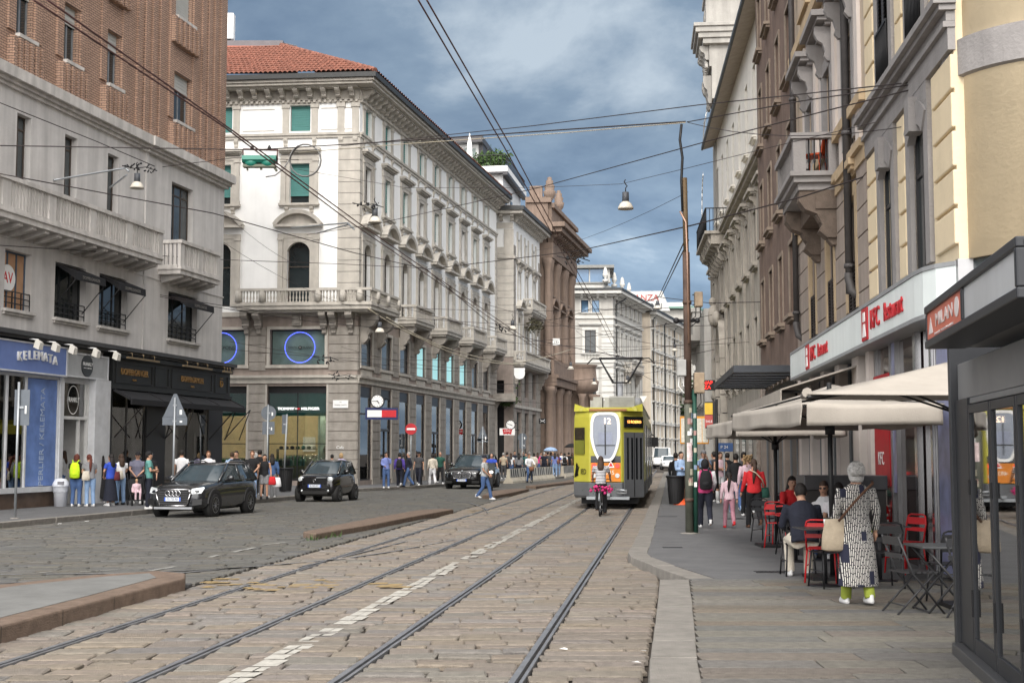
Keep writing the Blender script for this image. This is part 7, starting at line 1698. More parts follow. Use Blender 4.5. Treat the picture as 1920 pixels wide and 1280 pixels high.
for i, (px, py, w_, h_, mm_, lb) in enumerate(((1309,562,.2,.33,mat('old_box', (.30,.23,.16), .8, 0, .25, 6, streak=.3),'rust stained beige box high on the tram pole'), (1310,718,.26,.45,MATS['old_box'],'rust stained box on the right of the tram pole'), (1277,690,.23,.36,mat('grey_box', (.34,.34,.33), .7, var=.2),'pale grey box on the left of the tram pole'))):
 c = AT(px, py, pp.y); b = T('control_box', lb, 'box', c)
 M().box(-w_/2*.85, w_/2*.85, -.14, .06, -h_*.5, h_*.5).build('case', mm_, b, bevel=.015); M().box(-w_/2*.78, w_/2*.78, -.155, -.141, -h_*.46, h_*.46).build('lid', mm_, b, bevel=.01)
 s = 1 if i == 2 else -1; M().box(min(s*w_*.42, s*w_*.62), max(s*w_*.42, s*w_*.62), -.02, .02, h_*.3, h_*.36).box(min(s*w_*.42, s*w_*.62), max(s*w_*.42, s*w_*.62), -.02, .02, -h_*.36, -h_*.3).build('bracket', m_iron, b)
 m = M()
 for k in (-.05,.04): m.tube([(k,0,-h_*.5),(k*1.2,0,-h_*.5-.2),(k*2+s*.12,0,-h_*.5-.32),(s*.2,0,-h_*.5-.45)], .012, 5)
 m.build('cable', m_iron if i < 2 else m_white, b)
bp = G(1284, 945, .12); t = T('timetable_board', 'orange framed tram timetable boards behind the tram pole', 'sign', Vector((bp.x-.02, 42.5, .12)))
m_oran = mat('board_orange', (.62,.27,.03), .5)
zt = AT(1284,780,42.5).z-.12; zb = AT(1284,832,42.5).z-.12; M().tube([(0,0,0),(0,0,zb+.1)], .04, 8).build('post', mat('orange_post', (.55,.14,.03), .5), t)
for x0, x1 in ((-.44,-.04),(.04,.47)):
 M().box(x0,x1,-.03,.03,zb,zt).build('frame', m_oran, t, bevel=.02); M().box(x0+.03,(x0+x1)/2-.01,-.04,-.031,zb+.05,zt-.07).box((x0+x1)/2+.01,x1-.03,-.04,-.031,zb+.05,zt-.07).build('sheet', mat('timetable_paper', (.6,.58,.5), .6, var=.2, scale=18), t)
def litterbin(label, p, s_=1.0):
 t = T('litter_bin', label, 'bin', p, 0, 'slatted street bins'); m = M()
 for k in range(22):
  a = 2*pi*k/22; m.add([((.24)*cos(a-.1)*s_,.24*sin(a-.1)*s_,.05),(.24*cos(a+.1)*s_,.24*sin(a+.1)*s_,.05),(.31*cos(a+.1)*s_,.31*sin(a+.1)*s_,.92*s_),(.31*cos(a-.1)*s_,.31*sin(a-.1)*s_,.92*s_)], [(0,1,2,3)])
 m.build('slatted_body', m_iron, t); M().lathe([(.235*s_,.04),(.295*s_,.88*s_),(.0,.88*s_)], n=20).build('liner', m_rub, t); M().lathe([(.3*s_,.9*s_),(.34*s_,.92*s_),(.34*s_,.96*s_),(.3*s_,.97*s_)], n=24).build('rim', m_iron, t)
litterbin('dark slatted litter bin on the tram stop beside the orange cone', G(1268, 946, .12)); litterbin('dark slatted litter bin beside the leaning sign pole', G(535, 922, .14), 1.08); litterbin('dark slatted litter bin standing by the purple backpack walker', G(754, 906, .14), .95)
t = T('traffic_cone', 'small squashed orange cone lying behind the tram pole', 'cone', G(1279, 946, .12)); M().lathe([(.3,0),(.28,.04),(.12,.2),(.0,.22)], n=14).build('cone', m_orp, t)
t = T('white_bin', 'white plastic bin with domed lid and a bag tucked over its rim', 'bin', G(113, 949, .14))
m_wp = mat('white_plastic', (.66,.68,.74), .45); M().lathe([(.19,0),(.23,.62),(.25,.64)], n=24).build('body', m_wp, t); M().lathe([(.26,.62),(.27,.66),(.25,.74),(.17,.87),(0,.9)], n=24).build('lid', m_wp, t)
M().lathe([(.225,.44),(.24,.47),(.245,.6),(.262,.63)], n=18).build('bag_edge', mat('bag_film', (.55,.57,.62), .3, bump=.6, bscale=20), t); M().box(-.02,.16,-.27,-.18,.7,.8).build('flap', mat('bin_slot', (.2,.2,.22), .6), t)
m_back = mat('sign_back', (.115,.13,.15), .5, .4)
def post(label, p, h, lean=0):
 t = T('sign_post', label, 'sign', p); M().tube([(0,0,0),(lean,0,h)], .035, 10).build('post', m_steel, t); M().lathe([(.13,0),(.12,.02),(.05,.03)], n=14).build('base', m_kerb, t); return t
def plates(t, pls, y=-.0):
 for k, (kind, x, z, a, b) in enumerate(pls):
  if kind == 'box': o = M().box(x-a, x+a, .04, .055, z-b, z+b).build('sign_plate', m_back, t)
  elif kind == 'disc': o = M().disc((x,z), a, .04, .055, 28).build('sign_plate', m_back, t)
  else: o = M().prismy([(x-a,z-b),(x+a,z-b),(x+.05,z+b),(x-.05,z+b)], .04, .055).build('sign_plate', m_back, t)
  M().box(x+a*.4,x+a*.6,.036,.0399,z-b*.35 if kind != 'tri' else z-b*.8,z+b*.1 if kind != 'tri' else z-b*.4).build('sticker', m_white, o); M().box(x-.06,x+.06,.0,.0395,z-.03,z+.03).build('clamp', m_steel, o)
def zat(py, Y): return AT(960, py, Y).z - .14
p = G(28, 972, .14); t = post('dark square sign seen from behind on a post at the left picture edge', p, zat(716, p.y)); plates(t, [('box', .08, (zat(730,p.y)+zat(797,p.y))/2, .2, (zat(730,p.y)-zat(797,p.y))/2)])
p = G(328, 957, .14); p.y = 43; p.x = (328-960)/F*43; t = post('triangular sign over a plate seen from behind, beside the dark grey SUV', p, zat(745, 43)); plates(t, [('tri', .0, (zat(738,43)+zat(781,43))/2, .38, (zat(738,43)-zat(781,43))/2), ('box', 0, zat(789,43), .4, .13)])
p = G(500, 931, .14); t = post('round sign over a square plate seen from behind among the young men', p, zat(758, p.y)); plates(t, [('disc', .02, zat(774,p.y), .29, .29), ('box', .02, zat(802,p.y), .24, .25)])
p = G(531, 922, .14); t = post('narrow dark sign box on a leaning post beside the slatted bin', p, zat(776, p.y), .12); plates(t, [('box', .02, zat(795,p.y), .12, .42)])
p = G(905, 905, .14); p.y = 76; p.x = (905-960)/F*76; t = post('triangular warning sign seen from behind above the black SUV', p, zat(800, 76)); plates(t, [('tri', .0, zat(813,76), .33, .4), ('box', .0, zat(827,76)+.05, .3, .1)])
p = G(979, 895, .14); t = post('round sign over a small plate seen from behind near the queueing crowd', p, zat(812, p.y)); plates(t, [('disc', .02, zat(820,p.y), .3, .3), ('box', .02, zat(834,p.y), .22, .25)])
p = G(770, 909, .14); t = T('no_entry_sign', 'round red no entry sign with a white bar on a slim post', 'sign', p)
M().tube([(0,0,0),(0,0,zat(795,p.y))], .03, 8).build('post', m_steel, t); zz = zat(804,p.y)
M().disc((0,zz), .3, -.05, -.03, 32).build('disc', mat('sign_red', (.45,.012,.02), .4), t); M().disc((.03,zz), .31, -.029, .03, 32).build('case', m_back, t); M().box(-.22,.22,-.056,-.0501,zz-.05,zz+.05).build('white_bar', m_white, t)
for i, (px, py) in enumerate(((776,909),(790,908),(805,906),(821,905),(835,903))):
 t = T('bollard', ['slim black bollard nearest the leaning walker','slim black bollard in front of the grey shirt man','slim black bollard beside the white trousers','slim black bollard in front of the green shirt man','slim black bollard closest to the black SUV'][i], 'bollard', G(px, py, .14), 0, 'slim black bollards along the pavement'); M().tube([(0,0,0),(0,0,1.0)], .04, 8).build('post', m_iron, t); M().ell((0,0,1.03), .055, 10, 6).build('knob', m_iron, t); M().lathe([(.06,.0),(.06,.1),(.045,.12)], n=10).build('foot', m_iron, t)
m_con = mat('barrier_concrete', (.42,.38,.31), .9, 0, .16, 2, .3, 20, streak=.15); m_bl = mat('barrier_black', (.02,.02,.02), .8, var=.3); m_bwh = mat('barrier_white', (.52,.51,.48), .8, var=.15)
def barrier(a, b, label):
 d = b - a; L_ = d.length; t = T('concrete_barrier', label, 'barrier', a, atan2(d.y, d.x), 'striped concrete barriers along the crowd')
 M().prismx([(-.3,0),(.3,0),(.28,.12),(.12,.35),(.09,.86),(-.09,.86),(-.12,.35),(-.28,.12)], .01, L_-.01).build('block', m_bwh if False else m_con, t)
 n = int(L_/.26); st_ = M(); sw = M()
 for k in range(n):
  x0 = k*L_/n; (st_ if k % 2 else sw).add([(x0,-.128,.36),(x0+L_/n,-.128,.36),(x0+L_/n-.1,-.098,.85),(x0-.1 if k else x0,-.098,.85)], [(0,1,2,3)])
 st_.build('black_stripe', m_bl, t); sw.build('white_stripe', m_bwh, t)
a = G(953, 906); e = G(1034, 898)
BL = ['first striped barrier right behind the black SUV','second striped barrier beside the cyclist with the basket','third striped barrier behind the cyclist','fourth striped barrier along the crowd','last striped barrier before the gap']
for k in range(5): barrier(a.lerp(e, k/5), a.lerp(e, (k+.98)/5), BL[k])
a = G(1054, 896); e = G(1090, 892)
for k in range(2): barrier(a.lerp(e, k/2), a.lerp(e, (k+.97)/2), ['striped barrier just after the gap with a bright white end','striped barrier partly hidden by the tram'][k])
t = T('wall_sign', 'white box sign with a red wing shape reading LEVIS under the second clock', 'sign', AT(951, 809, 98), .1)
M().box(-.56,.56,-.08,.08,-.25,.25).build('box', m_white, t); M().prismy([(-.36,.2),(.36,.2),(.28,-.2),(.06,-.14),(0,-.2),(-.06,-.14),(-.28,-.2)], -.1, -.081).build('red_wing', MATS['sign_red'], t); txt('LEVIS', .2, m_white, t, (0,-.105,.04), 0, .003)
M().box(.5,.9,-.03,.03,.1,.16).build('arm', m_iron, t)
clock(AT(957, 796, 98), .36, 'round clock above the red wing sign', (2*pi*3.8/12, 2*pi*48/60))
t = T('wall_sign', 'small black box sign with a white crossed arcs mark on the pink palace', 'sign', AT(1017, 789, 112), 0); M().box(-.3,.3,-.06,.06,-.22,.22).build('box', m_black, t)
m = M()
for s_ in (-1, 1): m.tube([(-.2,-.07,s_*.13),(-.12,-.07,s_*.04),(0,-.07,s_*.01),(.12,-.07,s_*.04),(.2,-.07,s_*.13)], .024, 5)
m.build('arc_mark', m_white, t)
t = T('number_sign', 'white square plate with the number 192 hanging among the wires', 'sign', AT(1043, 641, 90), .05); M().box(-.24,.24,-.02,.02,-.24,.24).build('plate', m_white, t); txt('192', .24, m_black, t, (0,-.025,-.02), 0, .003)
t = T('warning_plate', 'small white downward pointing triangle hanging over the tram roof', 'sign', AT(1206, 748, 60), 0); M().prismy([(-.17,.14),(.17,.14),(0,-.16)], -.01, .01).build('plate', m_white, t)
t = T('shield_sign', 'blank white shield shaped plate beside the hanging greenery', 'sign', AT(974, 700, 92), 0); M().prismy([(-.37,.38),(.37,.38),(.37,-.1),(.25,-.32),(0,-.4),(-.25,-.32),(-.37,-.1)], -.02, .02).build('plate', m_white, t)
# ---------------------------------------------------------------- HANGING LAMPS AND WIRES
m_bell = mat('lamp_bell', (.58,.54,.47), .5, 0, .08, 4)
LPS = [((257,340,45),1.0,'bell street lamp hanging in front of the long stone balcony'),((703,405,50),1.05,'bell street lamp on bracket arms before the corner quoins'),((1173,377,40),1.0,'bell street lamp hanging alone against the sky'),((712,614,66),1.0,'bell street lamp under the stone corner balcony'),((961,610,75),1.0,'bell street lamp in front of the narrow white house'),((1233,572,85),1.0,'bell street lamp in front of the roof sign'),((1070,686,95),1.0,'bell street lamp beside the pink palace corner'),((1265,652,95),.95,'small bell street lamp left of the tram pole'),((1114,715,110),1.0,'bell street lamp above the tram roof in front of the far corner building'),((1177,712,75),.85,'bell street lamp seen through the pantograph')]
for (px, py, Y), s_, lb in LPS:
 t = T('hanging_lamp', lb, 'street lamp', AT(px, py, Y), 0, 'bell lamps hung over the street')
 M().lathe([(.05,.28),(.10,.27),(.105,-.02),(.09,-.03)], n=14).build('housing', mat('lamp_grey', (.06,.065,.075), .5), t); M().lathe([(.1,-.02),(.17,-.08),(.235,-.2),(.24,-.25),(.2,-.25),(.06,-.1)], n=20).build('bell', m_bell, t)
 M().tube([(0,0,.27),(0,0,.4),(.05,0,.46),(0,0,.52),(-.04,0,.6),(0,0,.66)], .018, 5).build('hook', m_iron, t); t.scale = (s_,)*3
WR_ = mat('wire_dark', (.03,.022,.022), .6); WRr = mat('wire_red_brown', (.075,.03,.028), .6); WRc = mat('wire_cream', (.38,.34,.26), .7)
def wire(label, pts, r=.014, m=WR_, sag=.0, name='overhead_wire', cat='wire', grp='overhead wires over the street'):
 P = [AT(*p) for p in pts]; Q = []
 for a, b in zip(P, P[1:]):
  for k in range(8): q = a.lerp(b, k/8); q.z -= sag*4*(k/8)*(1-k/8); Q.append(q)
 Q.append(P[-1]); return tag(M().tube(Q, r, 5).build(name, m), label, cat, grp)
def zw(px, py, z):
 d = ray(px, py); return (px, py, (z - EYE) / d.z * d.y)
for lb, pp_ in (('upper of the twin contact wires running past the brick house to the crossing', ((62,0),(420,238),(655,415),(925,600),(1050,683))), ('lower of the twin contact wires running past the brick house', ((88,0),(440,248),(672,418),(935,600),(1058,682))), ('left of the twin contact wires coming down from the top of the sky', ((784,0),(945,275),(1062,487),(1120,590),(1172,692))), ('right of the twin contact wires coming down from the top of the sky', ((800,0),(958,275),(1070,487),(1128,590),(1180,694)))):
 wire(lb, [zw(x, y, 5.45) for x, y in pp_], .009 if pp_[0][0] < 500 else .0075, WRr)
wire('long span cable from the brick house across to the top of the tram pole', [(0,273,39),(480,281,42),(760,264,38),(1060,243,33),(1285,228,28.9)], .018)
wire('pale clipped cable just under the span across the sky', [(560,286,41),(760,270,38),(1060,249,33),(1285,230,28.9)], .012, WRc)
wire('span wire climbing across the sky to the yellow house corner', [(640,274,40),(1000,236,32),(1310,197,27),(1782,147,19)], .011)
wire('span wire from the tram pole top to the yellow house corner', [(1288,229,28.9),(1500,190,23),(1782,148,19)], .011)
wire('long wire rising from the corner lamp bracket to the yellow house', [(575,440,52),(705,420,50),(1010,352,40),(1330,264,27),(1560,205,22),(1782,150,19)], .012)
wire('thin wire from the brick house down to the first bell lamp', [(0,193,39),(180,265,43),(290,312,45)], .016)
wire('short wire from the first bell lamp towards the green device', [(305,313,45),(440,296,43),(560,300,45)], .012)
wire('wire sloping from the stone balcony to the tangle above the street', [(0,326,38),(400,400,43),(660,473,52),(800,505,60),(915,604,66)], .018)
wire('wire from the tangle across the pale sky to the beige house', [(800,505,58),(1085,470,48),(1295,423,29),(1500,370,26),(1640,325,24)], .016)
wire('level wire from the mezzanine windows to the corner building', [(0,460,39),(420,487,56),(640,495,62),(800,503,64)], .014)
wire('thin wire crossing the street in front of the upper windows', [(560,318,44),(760,352,42),(1000,352,40),(1165,345,40),(1290,315,30),(1430,280,26),(1640,230,22)], .007)
wire('twin support wire from the tram pole down to the roof sign lamp', [(1289,440,29),(1235,557,60)], .016); wire('second support wire from the tram pole down to the roof sign lamp', [(1291,450,29),(1239,557,60)], .016)
wire('wire from the roof sign lamp across to the brown house', [(1235,557,60),(1330,568,48),(1430,566,46)], .015); wire('wire from the pink palace sagging to the roof sign lamp', [(990,600,105),(1110,578,90),(1235,556,70)], .02, sag=.3)
for i, (a, b, Y0, Y1, r) in enumerate((((300,553),(760,600),47,64,.012),((300,556),(800,618),47,66,.012),((430,640),(935,700),58,75,.01),((430,655),(930,672),58,78,.01),((640,570),(1300,575),62,60,.011),((660,545),(1290,690),60,30,.01),((700,590),(1340,610),62,60,.012),((980,640),(1335,590),80,62,.014),((1000,665),(1420,625),75,60,.012),((930,640),(1420,640),70,55,.011),((1060,690),(1340,655),85,60,.013),((850,720),(1280,690),75,60,.01),((680,680),(1000,735),60,80,.009),((880,560),(1290,655),70,60,.011),((1080,620),(1280,740),80,60,.01),((420,455),(660,575),52,62,.008),((420,398),(575,505),52,58,.007),((1000,470),(1290,360),60,30,.006),((1290,230),(1740,230),28.9,20,.008),((1095,735),(1340,715),75,60,.01),((640,650),(880,690),62,70,.009),((650,700),(1080,760),64,80,.009))):
 nm = ['wire from the brick house wall to the corner neon','second wire from the brick house wall below the first','low wire across the rusticated corner pier','lower level wire along the mezzanine windows','level wire at the height of the corner balcony','wire running from the corner balcony down to the pole boxes','long level wire just under the balcony line','wire rising over the far building to the right hand houses','wire from the pink palace to the pale stone house','level wire above the tram pantograph','wire sloping up behind the tram pole','wire just above the tram roof','thin wire before the street windows','wire from the corner balconies to the far palace','thin wire falling behind the pantograph','thin slanting wire across the white plaster','finer slanting wire across the white plaster','hair thin wire across the pale cloud','thin wire beside the beige hoods','lowest wire between the tram roof and the LED sign','wire under the corner balcony brackets','thin wire over the shop windows'][i]
 wire(nm, [(*a, Y0), (*b, Y1)], r, sag=.25)
wire('thick cream cable sagging from the corner balcony to the pink palace', [(690,578,68),(790,635,72),(880,672,78),(975,683,90)], .035, WRc, .1); wire('second cream cable running under the balconies', [(725,595,68),(830,650,74),(960,682,90),(1070,655,110)], .03, WRc, .1)
for lb, pts in (('upper bracket tube holding the first bell lamp arm', [(100,338,43.0),(235,315,45),(242,322,45)]), ('lower bracket tube holding the first bell lamp arm', [(206,352,46.0),(238,328,45)]), ('upper bracket tube of the corner lamp', [(545,427,69),(652,418,52),(664,430,51)]), ('lower bracket tube of the corner lamp', [(592,438,69),(655,420,52)])): wire(lb, pts, .035, m_steel, 0, 'lamp_bracket', 'bracket', 'tube brackets of the hung lamps')
for (px, py, Y, lb) in ((262,316,45,'knot of insulators and clamps above the first bell lamp'),(690,385,50,'knot of insulators beside the corner lamp'),(938,615,68,'big knot of coils where the contact wires meet'),(1075,485,48,'cluster of insulators on the wire against the cloud'),(610,672,60,'small switch device on the wire before the mezzanine'),(640,705,62,'bundle of clamps on the low wire')):
 t = T('wire_clamps', lb, 'wire fitting', AT(px, py, Y), 0, 'clamps on the overhead wires'); m = M(); rr = random.Random(px)
 for k in range(14): c = (rr.uniform(-.45,.45), rr.uniform(-.2,.2), rr.uniform(-.16,.16)); m.tube([c, (c[0]+rr.uniform(-.12,.12), c[1], c[2]+rr.uniform(-.14,.14))], rr.uniform(.018,.04), 6)
 m.tube([(-.6,0,.1),(-.2,0,0),(.2,0,.05),(.6,0,-.08)], .018, 5); m.build('clamp_bundle', m_iron, t)
gp = AT(487, 306, 42); t = T('signal_box', 'green twin domed tram signal box hanging on a frame from the wires', 'signal', gp); m_grn = mat('signal_green', (.015,.17,.125), .45)
M().prismx([(-.16,.22),(.1,.26),(.2,.1),(.16,.0),(-.12,.0),(-.2,.08)], -.54, .54).build('housing', m_grn, t); 
for x in (-.27, .27): M().ell((x,-.03,.0), (.22,.15,.15), 14, 8).build('dome', m_grn, t)
M().box(-.52,.52,-.12,.12,-.14,-.06).tube([(-.4,0,-.14),(-.38,0,-.24)], .03, 6).tube([(.05,0,-.14),(.05,0,-.22)], .04, 6).tube([(.45,0,-.1),(.55,0,-.26)], .04, 6).build('lower_plate', mat('dirty_plate', (.16,.17,.13), .7), t)
M().tube([(-.54,0,.45),(-.54,0,.1)], .02, 6).tube([(.56,0,.45),(.56,0,-.05)], .02, 6).tube([(-.54,0,.45),(.56,0,.42)], .03, 6).build('hanger', WRr, t)
for x in (-.25, .3): M().lathe([(.03,.42),(.07,.46),(.05,.52),(.02,.58)], (x,0,0), 10).build('insulator', m_iron, t)
cp = AT(572, 300, 42); m = M(); m.tube([(-.5*cos(k*.35)*1.0, .02*k/6, .52*sin(k*.35)) for k in range(40)], .022, 5); m.tube([(-.5,0,0),(-.7,0,-.3),(-.95,0,-.5),(-1.25,0,-.55)], .022, 5)
tag(m.build('cable_coil', mat('cable_grey', (.17,.17,.17), .6), None, cp), 'coil of grey cable hanging beside the green signal box', 'cable')
# ---------------------------------------------------------------- PEOPLE
CC = dict(white=(.66,.66,.68), cream=(.55,.50,.42), grey=(.20,.20,.21), lgrey=(.38,.39,.40), dgrey=(.06,.06,.065), black=(.012,.012,.014), navy=(.011,.013,.024), blue=(.03,.07,.42), lblue=(.30,.42,.62), jeans=(.06,.11,.24), ljeans=(.20,.30,.47), dteal=(.03,.10,.10), teal=(.10,.26,.24), red=(.50,.02,.025), pink=(.62,.07,.22), lpink=(.58,.42,.47), mauve=(.33,.16,.20), purple=(.08,.05,.28), lilac=(.42,.38,.55), green=(.02,.08,.06), olive=(.12,.11,.05), beige=(.42,.35,.26), brown=(.10,.05,.03), burg=(.12,.025,.03), lime=(.25,.30,.04), slate=(.13,.13,.18), neon=(.55,.80,.02), periw=(.16,.20,.45))
HC = dict(dark=(.012,.009,.008), brown=(.045,.024,.014), red=(.10,.022,.012), blond=(.36,.24,.12), grey=(.30,.29,.28), lgrey=(.42,.41,.40), ginger=(.12,.05,.02))
def cl(n): return mat('cloth_' + n, CC[n], .88, 0, .14, 9, .35, 28)
def hr(n): return mat('hair_' + n, HC[n], .6, 0, .45, 40, .5, 90)
m_skin = mat('skin', (.44,.25,.17), .55, 0, .06, 8); m_eye = mat('eye_dark', (.015,.012,.01), .3); m_sole = mat('shoe_white', (.62,.62,.62), .6)
def remesh(o, v, it=2):
 r = o.modifiers.new('remesh', 'REMESH'); r.mode = 'VOXEL'; r.voxel_size = v; r.use_smooth_shade = True
 if it: s = o.modifiers.new('smooth', 'SMOOTH'); s.factor = .5; s.iterations = it
 return o
def person(label, p, rz=0, h=1.7, top='white', bot='jeans', hair='dark', pose='stand', sl=.5, leg=1.0, hl=0, shoe='white', arm='down', wide=1.0, lean=0.0, cap=None, grp=None, near=0, turn=0.0, slc=None, coat=None, glasses=False, group=None):
 k = h / 1.72; sit = pose in ('sit', 'ride'); dz = {'sit': -.40, 'ride': .08}.get(pose, 0)
 vx = .011 if near else (.02 if p[1] < 60 else .03)
 hipz = .92 + dz; la = lean
 def up(q):                                              # upper body leans forward round the hips
  x, y, z = q; z -= hipz; return (x, y*cos(la) - z*sin(la), hipz + y*sin(la) + z*cos(la))
 W = wide
 if pose == 'walk': LG = [((.09,0,.9),(.10,-.17,.50),(.10,-.25,.10)), ((-.09,0,.9),(-.10,.02,.49),(-.10,.27,.17))]
 elif pose == 'step': LG = [((.09,0,.9),(.095,-.08,.50),(.10,-.14,.09)), ((-.09,0,.9),(-.095,.02,.49),(-.10,.14,.12))]
 elif pose == 'sit': LG = [((sx*.09,0,.52),(sx*.14,-.42,.52),(sx*.13,-.38,.09)) for sx in (1,-1)]
 elif pose == 'ride': LG = [((.09,0,.98),(.11,-.34,.72),(.12,-.10,.24)), ((-.09,0,.98),(-.11,-.22,.56),(-.12,-.02,.55-.40))]
 else: LG = [((sx*.09,0,.9),(sx*.105,-.015,.49),(sx*.115,.02,.09)) for sx in (1,-1)]
 S_ = (.18*(.5+W*.5))
 A_ = {'down': [((S_+.06,.03,1.14),(S_+.075,-.05,.89)), ((-S_-.06,.03,1.14),(-S_-.075,-.05,.89))],
          'swing': [((S_+.06,.12,1.15),(S_+.06,.06,.91)), ((-S_-.06,-.06,1.14),(-S_-.03,-.22,.95))],
          'fold': [((S_+.05,-.05,1.15),(-.06,-.2,1.17)), ((-S_-.05,-.05,1.15),(.07,-.22,1.12))],
          'face': [((S_+.02,-.1,1.17),(.05,-.17,1.47)), ((-S_-.05,-.04,1.15),(-.08,-.2,1.06))],
          'front': [((S_+.05,-.06,1.15),(.08,-.22,.98)), ((-S_-.05,-.06,1.15),(-.08,-.22,.96))],
          'ride': [((S_+.08,-.18,1.2),(.27,-.42,1.07)), ((-S_-.08,-.18,1.2),(-.27,-.42,1.07))],
          'table': [((S_+.06,-.16,1.18),(.12,-.40,1.15)), ((-S_-.06,-.16,1.18),(-.12,-.40,1.15))],
          'hold': [((S_+.05,-.02,1.14),(S_+.10,-.12,.90)), ((-S_-.06,.03,1.14),(-S_-.075,-.05,.89))]}[arm]
 if sit and arm not in ('ride',): A_ = [tuple((x, y, z) for x, y, z in a) for a in A_]
 def tz(q): return up((q[0], q[1], q[2] + dz))
 tors = [(.88,.150*W,.105*W,.0),(.97,.152*W,.11*W,0),(1.08,.135*W,.10*W,0),(1.25,.16*(.4+.6*W),.115*W,-.005),(1.36,.17*(.4+.6*W),.105,0),(1.43,.13,.08,.01),(1.47,.065,.062,.012)]
 def tring(z, rx, ry, yo, e=0, n=16): return [tz(((rx+e)*cos(2*pi*j/n), yo+(ry+e)*sin(2*pi*j/n), z)) for j in range(n)]
 b = M(); b.rings([tring(*t_) for t_ in tors] + [tring(1.54,.052,.054,.005)])
 hx = turn
 def hd(q): x, y, z = q; return tz((x*cos(hx) - y*sin(hx), x*sin(hx) + y*cos(hx), z))
 c = hd((0,-.012,1.605)); b.ell(c, (.075,.092,.112), 14, 10); b.ell(hd((0,-.035,1.535)), (.052,.06,.05), 10, 6)
 b.ell(hd((0,-.108,1.585)), (.014,.022,.024), 8, 5)
 for sx in (-1, 1): b.ell(hd((sx*.077,.0,1.595)), (.014,.024,.034), 8, 5)
 for (e, w_), sx in zip(A_, (1, -1)):
  s0 = tz((sx*S_,.005,1.40)); e1 = tz(e); w1 = tz(w_)
  b.tube([s0, e1, w1], [.05*W**.5,.042,.028], 8)
  d_ = (Vector(w1) - Vector(e1)).normalized(); hc = Vector(w1) + d_*.055
  b.ell(tuple(hc), (.032,.036,.05), 8, 6)
 for a, kn, an in LG:
  b.tube([a, kn, an], [.085*W,.056,.038], 10); b.ell((an[0], an[1]-.05, max(.045, an[2]-.05)), (.04,.11,.035), 8, 6)
 o = b.build('person', m_skin, None, p, rz); o.scale = (k, k, k); remesh(o, vx/k*1.0, 2); tag(o, label, 'person', group or grp)
 hands = M()
 if p[1] < 60 and not near == 2:
  for (e, w_), sx in zip(A_, (1, -1)):
   e1, w1 = Vector(tz(e)), Vector(tz(w_)); d_ = (w1-e1).normalized(); side = Vector((0,1,0)) if abs(d_.y) < .7 else Vector((1,0,0)); side = (side - d_*side.dot(d_)).normalized(); pal = d_.cross(side)
   for f_, (off, ln) in enumerate(((-.024,.062),(-.008,.072),(.008,.068),(.023,.052))):
    q = w1 + d_*.085 + side*off; hands.tube([q, q + d_*ln*.5 + pal*.004, q + d_*ln*.8 - pal*.018*sx], [.0085,.008,.006], 5)
   q = w1 + d_*.04 - side*.03; hands.tube([q, q + d_*.035 - side*.02, q + d_*.06 - side*.018], [.010,.009,.007], 5)
  hands.build('fingers', m_skin, o)
 tp = M(); rg = [tring(*t_, e=.014) for t_ in tors[(1 if top and leg == 'dress' else 0):]]
 if coat: rg = [[(rx*W*cos(2*pi*j/16), (yo+ry*sin(2*pi*j/16)), z) for j in range(16)] for z, rx, ry, yo in ((coat,.235,.19,.03),(.6,.21,.165,.02),(.8,.19,.145,.01))] + rg[1:]
 tp.rings(rg)
 tq = M() if slc else tp
 for (e, w_), sx in zip(A_, (1, -1)):
  s0, e1, w1 = Vector(tz((sx*(S_-.01),.005,1.405))), Vector(tz(e)), Vector(tz(w_))
  if sl >= .9: tq.tube([s0, s0.lerp(e1,.5), e1, w1.lerp(e1, .06)], [.072,.066,.056,.042], 10)
  elif sl > 0: tq.tube([s0, s0.lerp(e1, sl*1.3)], [.072,.066], 10)
 if slc: tq.build('sleeves', cl(slc), o)
 t_o = remesh(tp.build('top' if not coat else 'coat', cl(top) if isinstance(top, str) else top, o), max(vx, .014)/k, 2)
 bt = M()
 if leg == 'skirt': bt.rings([[(rx*W*cos(2*pi*j/16), ry*W*sin(2*pi*j/16)+yo, z) for j in range(16)] for z, rx, ry, yo in ((.16,.25,.2,.02),(.5,.21,.17,.01),(.85,.17,.125,0),(1.0,.15,.11,0))])
 else:
  bt.rings([tring(z-.0, rx, ry, yo, e=.012) for z, rx, ry, yo in tors[:3]])
  for a, kn, an in LG:
   a, kn, an = Vector(a), Vector(kn), Vector(an)
   if leg >= 1: bt.tube([a, a.lerp(kn,.5), kn, an + Vector((0,0,-.03))], [.10*W,.088*W,.072,.066 if leg == 1 else .085], 12)
   else: bt.tube([a, a.lerp(kn, leg*1.6)], [.105*W,.095*W], 12)
 remesh(bt.build('trousers' if leg != 'skirt' else 'skirt', cl(bot), o), max(vx, .014)/k, 2)
 for a, kn, an in LG:
  z0 = max(.0, an[2]-.09); tilt = .1 if an[2] > .14 else 0
  q = M(); q.rings([[(an[0]+rx*cos(2*pi*j/12), an[1]+yo+ry*sin(2*pi*j/12), z0+z+(tilt if ry and sin(2*pi*j/12) > 0 else 0)*.4) for j in range(12)] for z, rx, ry, yo in ((.004,.045,.135,-.055),(.03,.05,.14,-.055),(.06,.046,.12,-.045),(.10,.044,.06,.0),(.115,.04,.05,.0))])
  q.build('shoe', cl(shoe) if shoe != 'white' else m_sole, o)
